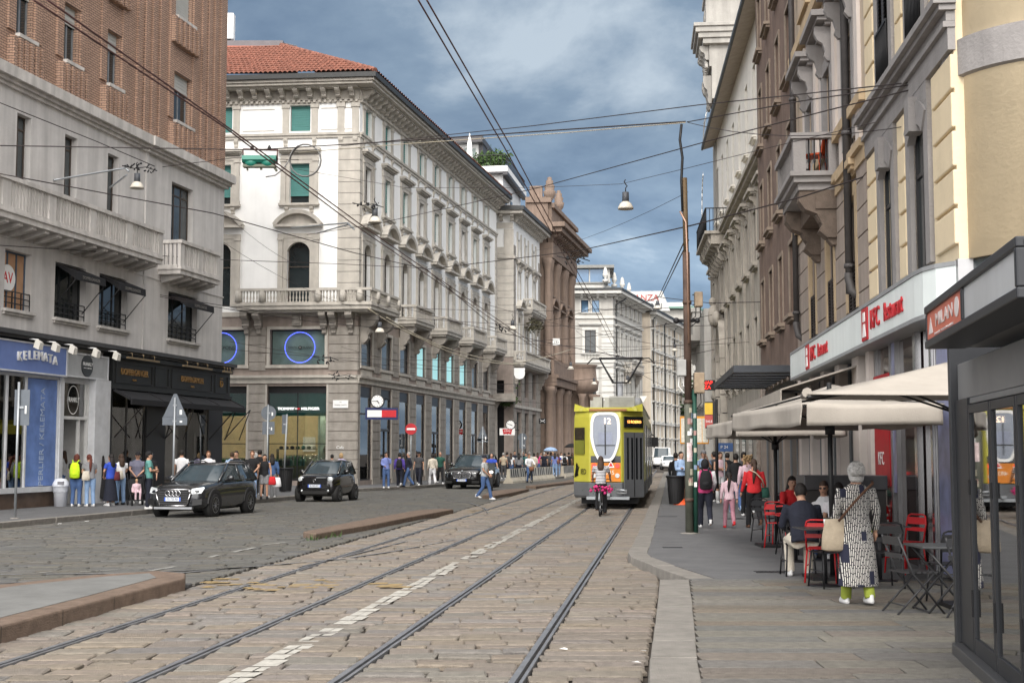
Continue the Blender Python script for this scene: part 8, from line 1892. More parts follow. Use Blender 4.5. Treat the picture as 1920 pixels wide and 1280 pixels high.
 if hair:
  f = M(); C = Vector((0,.012,1.625)); q = M().ell((0,0,0), (.087,.103,.112), 16, 12)
  keep = [g for g in q.f if not (lambda c_: c_.y < -.03 and c_.z < .035)(sum((Vector(q.v[i]) for i in g), Vector())/len(g)) and sum(q.v[i][2] for i in g)/len(g) > -.085]
  f.add([hd(tuple(Vector(v) + C)) for v in q.v], keep, True)
  if hl == 1: f.rings([[hd((rx*cos(2*pi*j/12), yo+ry*sin(2*pi*j/12), z)) for j in range(12)] for z, rx, ry, yo in ((1.28,.06,.025,.11),(1.36,.1,.045,.105),(1.48,.1,.06,.07),(1.6,.09,.08,.035))])
  if hl == 2: f.tube([hd((0,.1,1.62)), hd((0,.15,1.52)), hd((.03,.14,1.3)), hd((.04,.13,1.12))], [.04,.05,.045,.015], 8)
  if hl == 3:
   rr = random.Random(5)
   for q_ in range(60): a = rr.uniform(0, 2*pi); f.ell(hd((.11*cos(a), .03+.1*sin(a) if sin(a) > -.3 else .0, rr.uniform(1.4,1.72))), rr.uniform(.02,.04), 6, 4)
  if hl == 4: f.rings([[hd((rx*cos(2*pi*j/14), yo+ry*sin(2*pi*j/14), z)) for j in range(14)] for z, rx, ry, yo in ((1.49,.075,.05,.05),(1.53,.093,.08,.03),(1.6,.1,.09,.025),(1.68,.085,.085,.015),(1.725,.04,.04,.01))])
  if near and hl in (3, 4):
   rr = random.Random(2)
   for q_ in range(110):
    a = rr.uniform(0, 2*pi) if rr.random() < .3 else rr.uniform(0, pi); e_ = rr.uniform(1.0, 1.1); b_ = .25
    f.tube([hd((.098*e_*cos(a+w__*.12)*sin(t_), .028+.098*e_*sin(a+w__*.12)*sin(t_), 1.625+.112*e_*cos(t_))) for w__, t_ in enumerate((b_, .8, 1.3, 1.75, 2.15))], [.009,.011,.011,.009,.004], 4)
  f.build('hair', hr(hair), o)
 if cap:
  f = M(); f.rings([[hd((rx*cos(2*pi*j/16), .005+ry*sin(2*pi*j/16), z)) for j in range(16)] for z, rx, ry in ((1.635,.088,.106),(1.69,.085,.1),(1.73,.05,.06),(1.742,.01,.01))]); f.add([hd(v) for v in ((-.07,-.08,1.645),(.07,-.08,1.645),(.06,-.19,1.63),(-.06,-.19,1.63),(-.07,-.08,1.655),(.07,-.08,1.655),(.06,-.19,1.64),(-.06,-.19,1.64))], [(0,1,2,3),(4,5,6,7),(2,3,7,6),(1,2,6,5),(0,3,7,4)])
  f.build('cap', cl(cap), o)
 if p[1] < 75 and cos(rz + turn) > .2:
  e = M()
  for sx in (-1, 1): e.ell(hd((sx*.032,-.096,1.615)), (.013,.008,.009) if not glasses else (.028,.012,.02), 8, 5)
  e.ell(hd((0,-.1,1.545)), (.022,.008,.006), 8, 4); e.build('eyes' if not glasses else 'sunglasses', m_eye, o)
 return o
def bag(kind, label, who, m, x=0, y=.16, z=1.2, s_=1.0, la=0.0, rz=0):
 """bags are carried, so they are things of their own placed against the carrier"""
 k = who.scale[0]; Rm = Matrix.Rotation(who.rotation_euler.z, 3, 'Z'); p = who.location + Rm @ Vector((x*k, y*k, z*k))
 t = T(kind, label, 'backpack' if kind == 'backpack' else 'bag', p, who.rotation_euler.z + rz); q = M()
 if kind == 'backpack':
  q.rings([[(rx*cos(2*pi*j/14)*s_, ry*sin(2*pi*j/14)*s_, zz*s_) for j in range(14)] for zz, rx, ry in ((-.23,.1,.05),(-.2,.14,.085),(-.02,.145,.095),(.14,.12,.08),(.21,.07,.05))]); q.build('body', m, t)
  M().ell((0,.06*s_,-.1*s_), (.09*s_,.05*s_,.07*s_), 10, 6).build('pocket', m, t)
  for sx in (-1, 1): M().tube([(sx*.06,-.02,.2*s_), (sx*.1,-.08,.27*s_), (sx*.12,-.17,.24*s_)], .018, 5).tube([(sx*.06,-.0,.18*s_),(sx*.11,-.03,.0),(sx*.12,-.04,-.18*s_)], .014, 5).build('strap', m, t)
 else:
  q.rings([[(rx*cos(2*pi*j/14)*s_, ry*sin(2*pi*j/14)*s_, zz*s_) for j in range(14)] for zz, rx, ry in ((-.17,.10,.04),(-.15,.15,.06),(-.02,.14,.06),(.12,.11,.03),(.15,.1,.012))]); q.build('body', m, t)
 return t
def strap(t, pts, m, r=.014): M().tube(pts, r, 6).build('strap', m, t)
def gp_(px, py, z=.14): return G(px, py, z)
def dp(px, Y, z=.14): return Vector(((px-960)/F*Y, Y, z))
Q = pi
def PP(label, px, d, rz=0, h=1.7, top='white', bot='jeans', hair='dark', z=.14, **kw):
 return person(label, gp_(px, d, z) if d > 400 else dp(px, d, z), rz, h, top, bot, hair, **kw)
m_coat = (lambda: None)
def coatmat():
 m, nt, b = nodes('print_coat'); L = nt.links; tc = N(nt, 'ShaderNodeTexCoord')
 sp = N(nt, 'ShaderNodeSeparateXYZ'); L.new(tc.outputs['Object'], sp.inputs[0]); ad = N(nt, 'ShaderNodeMath', operation='ADD'); L.new(sp.outputs['X'], ad.inputs[0]); ad.inputs[1].default_value = 3.0
 cb = N(nt, 'ShaderNodeCombineXYZ'); L.new(sp.outputs['Z'], cb.inputs[0]); L.new(ad.outputs[0], cb.inputs[1])
 def br(w_, h_, ms, c1, c2, cm, bias=0):
  t = N(nt, 'ShaderNodeTexBrick', offset=.37, squash=.7, squash_frequency=3); L.new(cb.outputs[0], t.inputs['Vector'])
  t.inputs['Scale'].default_value = 1; t.inputs['Brick Width'].default_value = w_; t.inputs['Row Height'].default_value = h_; t.inputs['Mortar Size'].default_value = ms; t.inputs['Bias'].default_value = bias; t.inputs['Mortar Smooth'].default_value = 0
  for n_, c_ in (('Color1', c1), ('Color2', c2), ('Mortar', cm)): t.inputs[n_].default_value = (*c_, 1)
  return t
 w_, k_ = (.62,.60,.56), (.012,.012,.018)
 a = br(.10, .02, .0055, w_, (.5,.48,.45), k_); c = br(.16, .075, .0, (0,0,0), (1,1,1), (0,0,0), 0)
 nz = N(nt, 'ShaderNodeTexNoise'); nz.inputs['Scale'].default_value = 14; L.new(tc.outputs['Object'], nz.inputs['Vector'])
 va = N(nt, 'ShaderNodeVectorMath', operation='SCALE'); va.inputs['Scale'].default_value = .012; L.new(nz.outputs['Color'], va.inputs[0]); vb = N(nt, 'ShaderNodeVectorMath'); L.new(cb.outputs[0], vb.inputs[0]); L.new(va.outputs[0], vb.inputs[1]); L.new(vb.outputs[0], a.inputs['Vector'])
 gt = N(nt, 'ShaderNodeMath', operation='GREATER_THAN'); gt.inputs[1].default_value = .84; L.new(c.outputs['Color'], gt.inputs[0])
 mx = N(nt, 'ShaderNodeMix', data_type='RGBA'); L.new(gt.outputs[0], mx.inputs[0]); L.new(a.outputs['Color'], mx.inputs[6]); mx.inputs[7].default_value = (.012,.014,.035,1); L.new(mx.outputs[2], b.inputs['Base Color']); b.inputs['Roughness'].default_value = .85
 return m
W1_ = PP('grey haired woman in a long black and white printed coat walking past the cafe', 1609, 1133, Q+.12, 1.62, coatmat(), 'lime', 'lgrey', z=.12, pose='step', sl=1, hl=4, arm='hold', coat=.23, near=1, wide=1.08)
bg = bag('shoulder_bag', 'beige canvas bag hanging at the left side of the woman in the printed coat', W1_, cl('beige'), .27, -.0, .86, 1.15)
strap(bg, [(-.02,.06,.15),(-.16,.17,.36),(-.30,.175,.5),(-.42,.10,.58),(-.46,-.02,.6)], cl('brown'), .016)
P2_ = PP('woman in a pink hoodie with white sleeves walking away beside the tram pole', 1323, 990, Q-.05, 1.58, 'pink', 'navy', None, z=.12, pose='walk', sl=1, slc='white', near=1, wide=1.12, arm='swing')
M().ell((0,.03,1.6), (.105,.12,.14), 14, 10).build('hood', cl('black'), P2_)
bag('backpack', 'black backpack on the woman in the pink hoodie', P2_, cl('black'), 0, .2, 1.22, 1.0)
P3_ = PP('small girl in a pale pink jumper and mauve leggings with long dark hair', 1368, 990, Q, 1.28, 'lpink', 'mauve', 'dark', z=.12, pose='walk', sl=1, hl=2, near=1, wide=.92, shoe='red')
P4_ = PP('woman in a red cardigan and black trousers holding the small girl by the hand', 1415, 990, Q+.05, 1.58, 'red', 'black', 'brown', z=.12, pose='walk', sl=1, hl=2, near=1, wide=1.15, shoe='brown', arm='hold')
b4 = bag('shoulder_bag', 'dark green bag and folded umbrella at the hip of the woman in red', P4_, cl('green'), -.27, .02, .9, .75); strap(b4, [(.0,.03,.1),(.1,.15,.3),(.25,.17,.45),(.38,.1,.52)], cl('beige'), .016)
PP('man in a black leather jacket seen from behind beyond the small girl', 1378, 38.5, Q, 1.7, 'black', 'jeans', 'dark', z=.12, pose='walk', sl=1, shoe='lblue')
PP('woman with big curly blond hair in a pale pink jacket', 1400, 36.5, Q, 1.66, 'lpink', 'black', 'blond', z=.12, pose='walk', sl=1, hl=3)
P5_ = PP('young woman in a pink top, white shorts and tall white boots with folded arms', 1349, 46, .15, 1.74, 'lpink', 'white', 'brown', z=.12, sl=0, leg=.4, arm='fold')
m = M()
for sx in (-1, 1): m.tube([(sx*.115,.02,.06),(sx*.11,0,.42)], [.055,.066], 10)
m.build('boots', m_sole, P5_)
PP('man in a light blue shirt and grey cap holding a camera to his eye', 1318, 44, .25, 1.8, 'lblue', 'dgrey', 'dark', z=.12, sl=.5, cap='grey', arm='face')
PP('man in a light blue shirt and burgundy shorts waiting by the litter bin', 1276, 45.2, .4, 1.76, 'lblue', 'burg', 'dark', z=.12, sl=1, leg=.55, arm='fold')
PP('dark haired man in a black coat behind the waiting man at the tram stop', 1266, 47, Q-.6, 1.72, 'black', 'black', 'dark', z=.12, sl=1)
PP('man in a dark puffer jacket behind the young woman in white boots', 1337, 47.5, -2.3, 1.76, 'dgrey', 'black', 'dark', z=.12, sl=1)
PP('person in a black coat to the right of the young woman in white boots', 1362, 49, Q, 1.72, 'black', 'dgrey', 'dark', z=.12, sl=1)
PP('man in a dark jacket just beyond the curly haired woman', 1392, 41, Q, 1.74, 'dgrey', 'jeans', 'dark', z=.12, sl=1)
PP('worker in a bright lime vest far behind the tram pole', 1303, 52, 0, 1.72, 'neon', 'dgrey', 'dark', z=.12, sl=1)
S1_ = person('man in a navy jacket sitting bent over a cafe table with his back turned', (4.08, 18.75, .12), Q, 1.74, 'navy', 'cream', 'dark', pose='sit', sl=1, arm='table', lean=.32, near=1, wide=1.25)
person('woman in a red top and checked shirt sitting facing us under the far parasol', (5.32, 25.6, .12), .15, 1.68, 'red', 'black', 'dark', pose='sit', sl=1, hl=1, arm='table', lean=.12)
person('man in sunglasses and a white shirt sitting at the middle cafe table', (5.22, 22.4, .12), -.4, 1.66, 'white', 'jeans', 'brown', pose='sit', sl=.5, arm='table', lean=.15, glasses=True)
person('dark haired person in white sitting beside the man in sunglasses', (5.14, 21.2, .12), Q-.4, 1.66, 'white', 'jeans', 'dark', pose='sit', sl=.5, arm='table', lean=.2, hl=1)
RD = person('woman in a striped T-shirt riding a bicycle behind the tram', BK1.location + Vector((0,-.1,-.02)), BK1.rotation_euler.z, 1.68, (lambda: None)() or mat('tmp', (0,0,0)), 'black', 'brown', pose='ride', sl=.5, hl=1, arm='ride', lean=.12, shoe='black', near=1)
def stripes():
 m, nt, b = nodes('striped_shirt'); L = nt.links; tc = N(nt, 'ShaderNodeTexCoord'); sp = N(nt, 'ShaderNodeSeparateXYZ'); L.new(tc.outputs['Object'], sp.inputs[0])
 mu = N(nt, 'ShaderNodeMath', operation='MULTIPLY'); mu.inputs[1].default_value = 22; L.new(sp.outputs['Z'], mu.inputs[0]); fr = N(nt, 'ShaderNodeMath', operation='FRACT'); L.new(mu.outputs[0], fr.inputs[0]); gt = N(nt, 'ShaderNodeMath', operation='GREATER_THAN'); gt.inputs[1].default_value = .45; L.new(fr.outputs[0], gt.inputs[0])
 mx = N(nt, 'ShaderNodeMix', data_type='RGBA'); L.new(gt.outputs[0], mx.inputs[0]); mx.inputs[6].default_value = (.03,.03,.04,1); mx.inputs[7].default_value = (.62,.62,.64,1); L.new(mx.outputs[2], b.inputs['Base Color']); b.inputs['Roughness'].default_value = .9; return m
for ch in RD.children:
 if ch.name.startswith('top'): ch.data.materials[0] = stripes()
person('woman in a white jacket riding the bicycle with the wicker basket', BK2.location + Vector((0,.05,-.02)), BK2.rotation_euler.z, 1.68, 'white', 'jeans', 'ginger', pose='ride', sl=1, hl=1, arm='ride', lean=.05, shoe='black')
R2_ = person('scooter rider in a blue jersey and white faced helmet', MC.location + Vector((0,.75,.0)), .05, 1.72, 'blue', 'black', None, pose='ride', sl=.5, arm='ride', lean=.1, shoe='black')
M().ell((0,.0,1.69), (.125,.14,.135), 14, 10).build('helmet', m_bpaint, R2_)
PP('man in a white T-shirt, jeans and navy cap crossing the tracks', 908, 937, Q/2-.35, 1.72, 'lgrey', 'jeans', 'grey', z=0, pose='walk', sl=.5, arm='front', cap='navy', wide=1.12)
N1_ = PP('red haired woman in a black T-shirt and jeans with a neon yellow backpack', 142, 949, Q, 1.66, 'black', 'jeans', 'red', wide=1.3, sl=.5, arm='front', hl=4)
bag('backpack', 'bright neon yellow backpack on the red haired woman', N1_, cl('neon'), 0, .2, 1.2, 1.15)
N2_ = PP('woman with a long red braid in a grey top and pale jeans bending forward', 168, 949, Q+.7, 1.66, 'grey', 'ljeans', 'red', wide=1.05, sl=.5, arm='front', hl=2, lean=.2)
bag('tote_bag', 'white tote bag held behind the bending woman', N2_, cl('cream'), .2, .12, 1.02, .95)
PP('woman in a pale grey T-shirt pointing up in the tea shop doorway', 124, 45.6, Q+1.2, 1.78, 'lgrey', 'jeans', 'brown', sl=.5, arm='face', hl=1)
PP('tall man in a black cap in the tea shop doorway', 140, 46.2, Q+1.3, 1.86, 'dgrey', 'jeans', 'dark', sl=.5, cap='black')
N3_ = PP('woman in a bright blue T-shirt and long navy skirt outside the corner shop', 206, 948, Q+1.1, 1.66, 'blue', 'navy', 'dark', leg='skirt', sl=.5, hl=1, arm='front', wide=1.1)
bag('shoulder_bag', 'dark red bag at the side of the woman in the navy skirt', N3_, cl('burg'), -.1, .2, 1.0, .9)
N4_ = PP('young woman in a white T-shirt and pale jeans beside the navy skirt', 225, 946, Q+.7, 1.66, 'white', 'ljeans', 'brown', sl=.5, hl=1, shoe='black', arm='front')
bag('tote_bag', 'cream tote bag on the back of the young woman in pale jeans', N4_, cl('cream'), .12, .17, 1.02, .95)
PP('woman in a black skirt holding a brown bag, half hidden behind the blue T-shirt', 194, 46.0, Q+.4, 1.62, 'black', 'black', 'dark', leg='skirt', sl=.5, hl=1)
PP('man in a slate grey T-shirt and dark cap leaning over the pushchair', 261, 45.0, .2, 1.72, 'slate', 'black', 'grey', sl=.5, cap='black', arm='front', wide=1.2)
PP('grey haired woman dressed in black behind the man in the teal shirt', 283, 45.6, .1, 1.74, 'black', 'black', 'lgrey', sl=.5, hl=4)
N5_ = PP('man in a teal polo shirt and dark jeans with folded arms by the kerb', 277, 954, Q/2+.3, 1.74, 'teal', 'navy', 'dark', sl=.5, arm='fold', cap='black', wide=1.1)
sb = bag('shoulder_bag', 'black bag on a strap behind the man in the teal polo shirt', N5_, cl('black'), -.2, .12, .98, .7); strap(sb, [(0,.0,.12),(.06,.0,.45),(.2,-.05,.5)], cl('black'))
st = T('pushchair', 'black folding pushchair with a small child beside the corner shop', 'pushchair', gp_(257, 947), .5)
for x in (-.24, .24):
 for y in (-.35, .3):
  M().rings([[(x+sx, y+r_*cos(2*pi*j/14), .09+r_*sin(2*pi*j/14)) for j in range(14)] for sx, r_ in ((-.02,.06),(-.02,.09),(.02,.09),(.02,.06))]).build('wheel', m_tyre, st)
 M().tube([(x,-.35,.09),(x,.1,.5),(x,.45,1.02)], .016, 6).tube([(x,.3,.09),(x,-.15,.5)], .014, 6).build('frame', m_iron, st)
M().box(-.2,.2,-.2,.16,.38,.42).prismx([(.12,.4),(.16,.4),(.36,.85),(.32,.85)], -.2, .2).build('seat', cl('black'), st); M().box(-.24,.24,-.37,-.33,.16,.2).build('footrest', m_iron, st)
person('small child in pale pink leggings sitting in the pushchair', st.location + Vector((-.03,.0,.15)), .5, .92, 'lpink', 'lpink', 'blond', pose='sit', sl=1, wide=1.1)
PP('man in a white T-shirt seen from behind beyond the dark grey SUV', 343, 48, Q, 1.8, 'white', 'dgrey', 'dark', sl=.5)
PP('fair young man in a white T-shirt behind the dark grey SUV roof', 393, 49, .3, 1.76, 'white', 'dgrey', 'ginger', sl=.5)
PP('dark haired young man in a black graphic sweatshirt behind the SUV', 445, 50.5, -.2, 1.76, 'black', 'dgrey', 'dark', sl=1)
PP('young man in a black polo and baggy pale jeans walking along the kerb', 472, 936, .15, 1.77, 'black', 'ljeans', 'ginger', sl=.5, leg=1.2, pose='walk', arm='front')
PP('person in a pale blue shirt behind the dark haired young man', 437, 52.5, Q, 1.72, 'lblue', 'dgrey', 'brown', sl=1)
PP('tall man in a black jacket behind the round backed sign', 489, 53, Q, 1.82, 'black', 'black', 'dark', sl=1)
PP('white haired woman half hidden behind the young man in baggy jeans', 481, 54.5, Q, 1.7, 'grey', 'dgrey', 'lgrey', sl=1, hl=4)
N6_ = PP('woman in a black top and grey skirt carrying bags beside the round backed sign', 498, 49.5, .2, 1.64, 'black', 'grey', 'dark', sl=0, leg=.5, hl=1, shoe='black')
bag('shopping_bag', 'red shopping bag hanging from the hand of the woman in the grey skirt', N6_, cl('red'), .3, -.1, .72, .95)
bag('shopping_bag', 'white paper shopping bag beside the red one', N6_, cl('white'), .48, -.02, .66, 1.1)
PP('woman in a denim jacket with long dark hair next to the bag carrier', 512, 51, Q+.3, 1.66, 'jeans', 'grey', 'dark', sl=1, hl=1)
PP('person with black hair showing above the tiny black car', 624, 61, Q, 1.62, 'dgrey', 'black', 'dark', sl=1)
PP('person in a lilac hooded top showing above the tiny black car', 641, 61, Q, 1.68, 'lilac', 'dgrey', 'blond', sl=1, hl=4)
PP('man in a periwinkle sweater and jeans touching his face by the corner', 724, 915, .15, 1.72, 'periw', 'jeans', 'dark', sl=1, arm='face', glasses=True)
N7_ = PP('person in a purple top seen from behind near the slatted bin', 750, 65.5, Q, 1.68, 'purple', 'navy', 'dark', sl=1, pose='walk')
bag('backpack', 'black backpack on the person in the purple top', N7_, cl('black'), 0, .2, 1.2, 1.0)
PP('grey haired man in a navy jacket and jeans striding past the bollards', 766, 913, -Q/2+.2, 1.72, 'navy', 'jeans', 'grey', sl=1, pose='walk', shoe='black', arm='swing')
PP('bearded man in a dark grey T-shirt and cap with a teal bag', 786, 69, -.2, 1.74, 'dgrey', 'navy', 'dark', sl=.5, pose='walk', cap='black')
PP('woman in a beige top and wide white trousers walking away', 811, 909, Q+.3, 1.64, 'cream', 'white', 'dark', sl=1, leg=1.2, pose='walk', hl=4)
PP('bald man in a dark green T-shirt and black trousers', 826, 72, .2, 1.74, 'green', 'black', None, sl=.5, pose='walk')
for (px, Y, rz, h, tp, bt, ha, hl, lb) in ((944,86,Q,1.68,'beige','dgrey','grey',0,'person in a beige top above the black SUV bonnet end'),(951,88,2.6,1.72,'dgrey','navy','dark',0,'person in dark grey near the red wing sign'),(958,90,Q,1.66,'white','jeans','brown',1,'person in a white top left of the queue'),(965,92,.3,1.8,'navy','black','dark',0,'tall man in a navy suit jacket at the queue start'),(973,88,Q,1.66,'grey','navy','dark',1,'woman in grey with a bag behind the basket cyclist'),(980,94,.2,1.76,'black','jeans','brown',0,'man in black next to the second round backed sign'),(986,90,-.4,1.68,'dteal','dgrey','dark',0,'person in a dark teal top behind the sign post'),(1001,92,Q,1.66,'cream','beige','dark',4,'person in a cream jacket right of the basket cyclist'),(1008,96,Q,1.7,'pink','jeans','brown',1,'woman in a pink top in the queue'),(1014,98,.5,1.72,'slate','dgrey','dark',0,'man in a slate top behind the pink top'),(1020,94,Q,1.72,'navy','navy','grey',0,'grey haired person in navy in the middle of the queue'),(1027,98,Q,1.74,'dgrey','black','dark',0,'person in a dark coat right of the navy one'),(1033,100,.4,1.7,'lblue','jeans','brown',4,'person in a pale blue shirt near the barrier gap'),(1040,95,Q,1.66,'periw','ljeans','dark',1,'woman in a periwinkle jacket at the barrier gap'),(1046,97,Q,1.62,'blue','ljeans','brown',1,'girl in a blue jacket in the barrier gap'),(1052,101,.2,1.7,'white','dgrey','dark',1,'woman in white beyond the barrier gap'),(1058,98,Q,1.66,'white','black','dark',4,'person in a white jacket with a black backpack by the bright barrier end'),(1066,102,Q,1.7,'black','black','dark',0,'person in black near the palace columns'),(1073,104,.3,1.66,'olive','brown','brown',1,'person in an olive coat near the tram side'),(1081,106,Q,1.72,'brown','dgrey','dark',0,'last visible person of the queue, in a brown coat'),(993,100,Q,1.72,'lgrey','navy','grey',0,'person in light grey far behind the basket cyclist'),(1036,106,0,1.74,'dgrey','navy','blond',0,'fair haired person far back in the queue'),(1023,107,.3,1.7,'burg','dgrey','dark',1,'woman in a burgundy top far back in the queue')):
 o = PP(lb, px, Y, rz, h, tp, bt, ha, hl=hl, sl=1 if px % 2 else .5, pose='walk' if px % 3 == 0 else 'stand', group='people crowding behind the striped barriers')
bag('backpack', 'dark red backpack on the girl in the blue jacket', bpy.data.objects[[o_.name for o_ in S.objects if o_.get('label', '').startswith('girl in a blue jacket')][0]], cl('burg'), 0, .2, 1.2, 1.0)
bag('backpack', 'black backpack on the person in the white jacket by the barrier end', bpy.data.objects[[o_.name for o_ in S.objects if o_.get('label', '').startswith('person in a white jacket with')][0]], cl('black'), 0, .2, 1.2, 1.0)
t = T('umbrella', 'small pale blue umbrella held up over the queue', 'umbrella', dp(1032, 99.5) + Vector((0,0,1.9))); M().lathe([(.55,-.1),(.5,0),(.3,.14),(0,.2)], n=10).build('canopy', cl('lblue'), t); M().tube([(0,0,.2),(0,0,-.7)], .012, 5).build('shaft', m_iron, t)
t = T('umbrella', 'black umbrella open beside the palace columns', 'umbrella', dp(1072, 103) + Vector((0,0,2.2))); M().lathe([(.6,-.12),(.5,0),(.3,.14),(0,.2)], n=10).build('canopy', cl('black'), t); M().tube([(0,0,.2),(0,0,-.8)], .012, 5).build('shaft', m_iron, t)
# ---------------------------------------------------------------- CAFE TERRACE
m_cred = mat('chair_red', (.50,.012,.016), .35, 0, .08, 4); m_cblk = mat('chair_black', (.014,.014,.016), .4, 0, .1, 4)
def chair(label, p, rz, m, grp):
 t = T('cafe_chair', label, 'chair', p, rz, grp)
 M().rings([[(x,y,z) for x, y in ((-.2,-.2),(.2,-.2),(.19,.19),(-.19,.19))] for z in (.445,.46)], True, False).build('seat', m, t, bevel=.006)
 for sx in (-1, 1):
  M().tube([(sx*.18,-.17,.45),(sx*.21,-.2,0)], .0125, 8).build('leg', m, t); M().tube([(sx*.18,.17,.45),(sx*.21,.23,0)], .0125, 8).build('leg', m, t)
 M().tube([(-.185,.18,.44),(-.195,.23,.72),(-.17,.245,.82),(-.12,.25,.84),(.12,.25,.84),(.17,.245,.82),(.195,.23,.72),(.185,.18,.44)], .0125, 8).build('back_frame', m, t)
 b = M(); b.box(-.19,.19,.232,.24,.70,.80).box(-.19,.19,.222,.229,.60,.655); b.build('backrest', m, t)
 M().tube([(-.195,-.185,.22),(-.2,.2,.22)], .008, 5).tube([(.195,-.185,.22),(.2,.2,.22)], .008, 5).build('stretcher', m, t)
 return t
GR_, GB_ = 'red metal cafe chairs', 'black metal cafe chairs'
CH = [(1462,1026,2.6,1,'red chair farthest up the pavement, at the left edge of the terrace'),(1437,1014,2.4,0,'black chair beyond the leftmost red chair'),(1488,1038,.9,0,'black chair between the leftmost red chair and the man in navy'),(1496,1078,Q,0,'black chair the man in the navy jacket sits on'),(1543,1090,Q-.35,1,'red chair with its back to us beside the man in navy'),(1557,1100,Q+.25,0,'black chair in front, left of the woman in the printed coat'),(1655,1100,Q+.1,0,'black chair just right of the woman in the printed coat'),(1664,1042,.3,1,'red chair nearest the dark cabinet'),(1698,1074,-1.1,1,'red chair turned sideways in front of the tinted window'),(1556,1020,.1,1,'red chair facing us behind the man in navy'),(1612,1060,.2,0,'black chair hidden behind the woman in the printed coat'),(1478,998,.15,0,'black chair under the woman in the red top'),(1545,1012,-.3,0,'black chair under the man in sunglasses')]
for px, py, rz, rd, lb in CH: chair(lb, G(px, py, .122), rz, m_cred if rd else m_cblk, GR_ if rd else GB_)
m_tt = mat('table_top_dark', (.05,.05,.052), .35, .2, .1, 3)
def table(label, p, m=m_tt):
 t = T('cafe_table', label, 'table', p, .05, 'square pedestal cafe tables'); M().box(-.34,.34,-.34,.34,.735,.75).build('table_top', m, t, bevel=.004); M().tube([(0,0,.02),(0,0,.735)], .035, 10).build('pedestal', m_cblk, t); M().lathe([(.24,0),(.23,.012),(.04,.03)], n=20).build('foot', m_cblk, t); return t
table('dark cafe table behind the red chair that has its back to us', Vector((4.12, 17.75, .122))); table('dark cafe table right of the woman in the printed coat', Vector((5.02, 18.4, .122))); table('red topped cafe table at the far left of the terrace', Vector((4.55, 21.6, .122)), m_cred); table('dark cafe table of the man in sunglasses', Vector((5.05, 21.9, .122))); table('dark cafe table of the woman in the red top', Vector((5.1, 24.9, .122)))
for i, (x, y, lb) in enumerate(((4.5,21.5,'white paper cup on the red topped table'),(5.1,21.8,'white paper cup on the table of the man in sunglasses'),(4.2,17.95,'white paper cup beside the man in navy'))):
 t = T('paper_cup', lb, 'cup', Vector((x, y, .872)), 0, 'paper cups on the tables'); M().lathe([(.03,0),(.042,.11)], n=12).build('cup', m_white, t); M().lathe([(.044,.11),(.04,.122),(.0,.122)], n=12).build('lid', m_black, t)
m_fold = mat('folding_grey', (.05,.05,.053), .45, .3, .12, 4)
t = T('folding_table', 'grey folding table with crossed legs beside the kiosk', 'table', Vector((4.78, 14.95, .12)), .03)
M().box(-.33,.45,-.32,.32,.70,.725).build('table_top', mat('folding_top', (.09,.095,.10), .4, .3), t, bevel=.004)
for y in (-.26, .26):
 M().tube([(-.26,y,0),(.34,y,.7)], .014, 6).build('leg', m_fold, t); M().tube([(.34,y+.02,0),(-.26,y+.02,.7)], .014, 6).build('leg', m_fold, t)
M().tube([(-.26,-.26,.02),(-.26,.26,.02)], .01, 5).tube([(.34,-.26,.02),(.34,.26,.02)], .01, 5).build('crossbar', m_fold, t)
def folding_chair(label, p, rz):
 t = T('folding_chair', label, 'chair', p, rz, 'folding chairs by the kiosk'); s = M()
 for k in range(6): s.box(-.2,.2,-.2+k*.068,-.2+k*.068+.045,.44,.455)
 s.build('seat', m_fold, t)
 for sx in (-1, 1):
  M().tube([(sx*.205,-.26,0),(sx*.2,.1,.44),(sx*.19,.26,.84)], .012, 6).build('leg', m_fold, t); M().tube([(sx*.185,.28,0),(sx*.185,-.16,.44)], .012, 6).build('leg', m_fold, t)
 M().box(-.19,.19,.235,.255,.74,.83).box(-.19,.19,.215,.23,.6,.65).build('backrest', m_fold, t); M().tube([(-.19,.2,.1),(.19,.2,.1)], .009, 5).build('crossbar', m_fold, t)
folding_chair('grey folding chair turned sideways left of the folding table', Vector((4.40, 14.8, .12)), 1.75)
chair('black rounded back chair behind the folding table', Vector((5.12, 15.75, .12)), Q+.1, m_cblk, GB_)
folding_chair('grey folding chair mostly hidden behind the kiosk post', Vector((4.95, 14.35, .12)), 2.2)
t = T('cafe_cabinet', 'dark grey metal cabinet standing behind the red chairs', 'cabinet', RP(98.3, .12, .75), AR + pi/2*0 - AR)
M().box(-.75,.6,-.3,.3,.02,1.12).build('body', mat('cabinet_grey', (.05,.047,.047), .45, .3), t, bevel=.01); M().box(-.77,.62,-.33,.32,1.12,1.36).build('lid', mat('cabinet_lid', (.085,.085,.09), .4, .4), t, bevel=.015); M().box(-.1,.1,-.305,-.3001,.9,1.0).build('label_sticker', mat('grey_sticker', (.4,.4,.4), .5), t)
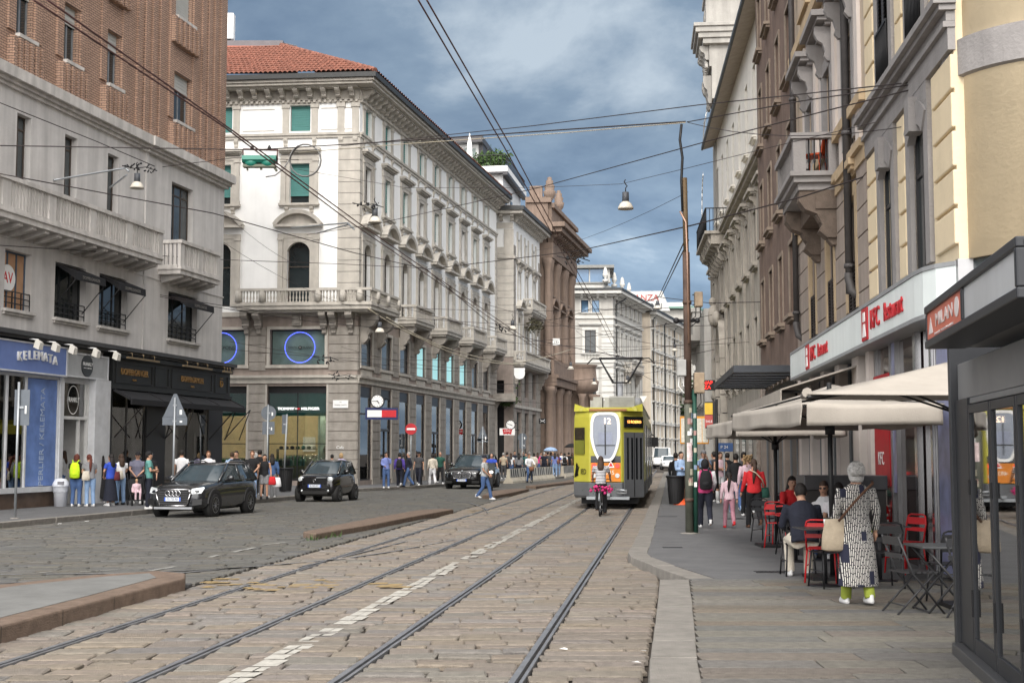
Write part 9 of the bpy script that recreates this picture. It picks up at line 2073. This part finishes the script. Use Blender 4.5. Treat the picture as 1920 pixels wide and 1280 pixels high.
def parasol(name, label, C, peak, pole, drop, val=True, sag=.05):
 t = T(name, label, 'parasol', Vector((*pole, .12))); base = t.location; cs = [Vector(c) - base for c in C]; pk = Vector(peak) - base; m = M(); n = 12; rr = random.Random(int(peak[0]*100))
 for i in range(4):
  a, b = cs[i], cs[(i+1) % 4]; V = []
  for u_ in range(n+1):
   e = a.lerp(b, u_/n) + Vector((0,0,-sag*.6*4*(u_/n)*(1-u_/n)*.6))
   for v_ in range(9):
    q = e.lerp(pk, v_/8); q.z -= sag*4*(v_/8)*(1-v_/8)*(.4+.6*4*(u_/n)*(1-u_/n)); V.append(q)
  m.add(V, [(u_*9+v_, u_*9+9+v_, u_*9+10+v_, u_*9+1+v_) for u_ in range(n) for v_ in range(8)], True)
 o = m.build('canopy', m_cv, t); s_ = o.modifiers.new('thickness', 'SOLIDIFY'); s_.thickness = .012
 if val:
  for i in range(4):
   a, b = cs[i], cs[(i+1) % 4]; L_ = (b-a).length; d = (b-a).normalized(); nn = Vector((d.y, -d.x, 0)); nx = int(L_/.07); V = []; ph = rr.uniform(0, 6)
   for u_ in range(nx+1):
    f = .02 + .96*u_/nx; e = a.lerp(b, f); e.z -= sag*.36*4*f*(1-f)
    for v_ in range(6):
     w_ = v_/5; fold = (.03*sin(f*L_*2.3+ph) + .016*sin(f*L_*5.1+ph*2))*w_; V.append(e + nn*(fold + .02*w_) + Vector((d.x*.0, 0, -drop*w_ + .018*sin(f*L_*2.1+ph)*w_)))
   v_o = M().add(V, [(u_*6+v_, u_*6+6+v_, u_*6+7+v_, u_*6+1+v_) for u_ in range(nx) for v_ in range(5)], True).build('valance', m_cv, t); s2 = v_o.modifiers.new('thickness', 'SOLIDIFY'); s2.thickness = .008
 M().tube([(0,0,0),(0,0,pk.z-.02)], .035, 12).build('pole', m_black, t); M().box(-.35,.35,-.35,.35,0,.05).build('base_plate', m_black, t)
 for c in cs: M().tube([(0,0,pk.z-.12), c + Vector((0,0,-.04))], .016, 6).build('rib', m_black, t)
 M().lathe([(.07,pk.z-.75),(.07,pk.z-.6)], n=12).build('hub', m_black, t)
 for c in cs: M().tube([(0,0,pk.z-.65), c.lerp(Vector((0,0,pk.z)), .5) + Vector((0,0,-.1))], .013, 6).build('strut', m_black, t)
parasol('parasol', 'large cream parasol with hanging valance over the front cafe tables', [(3.83,17.5,2.5),(5.68,17.5,2.5),(5.8,22.2,2.5),(3.65,22.2,2.5)], (4.72,19.6,2.86), (4.45,18.7), .27)
parasol('parasol', 'cream parasol behind the large one, shading the far cafe tables', [(3.80,22.9,2.42),(5.75,22.9,2.42),(6.2,27.6,2.42),(4.02,27.6,2.42)], (4.9,25.0,2.66), (4.92,25.0), .27)
parasol('parasol', 'cream parasol without valance between the kiosk and the large parasol', [(2.99,13.5,2.46),(6.5,13.5,2.46),(6.6,17.2,2.55),(3.7,17.0,2.55)], (5.0,15.2,2.9), (5.25,15.2), .2, False, .03)
rl = M().tube([(2.99,13.52,2.47),(3.2,14.4,2.52),(3.7,17.0,2.57)], [.05,.04,.03], 8); o = rl.build('rolled_valance', m_cv, bpy.data.objects['parasol.002']); o.location = -bpy.data.objects['parasol.002'].location
Rep.clean()
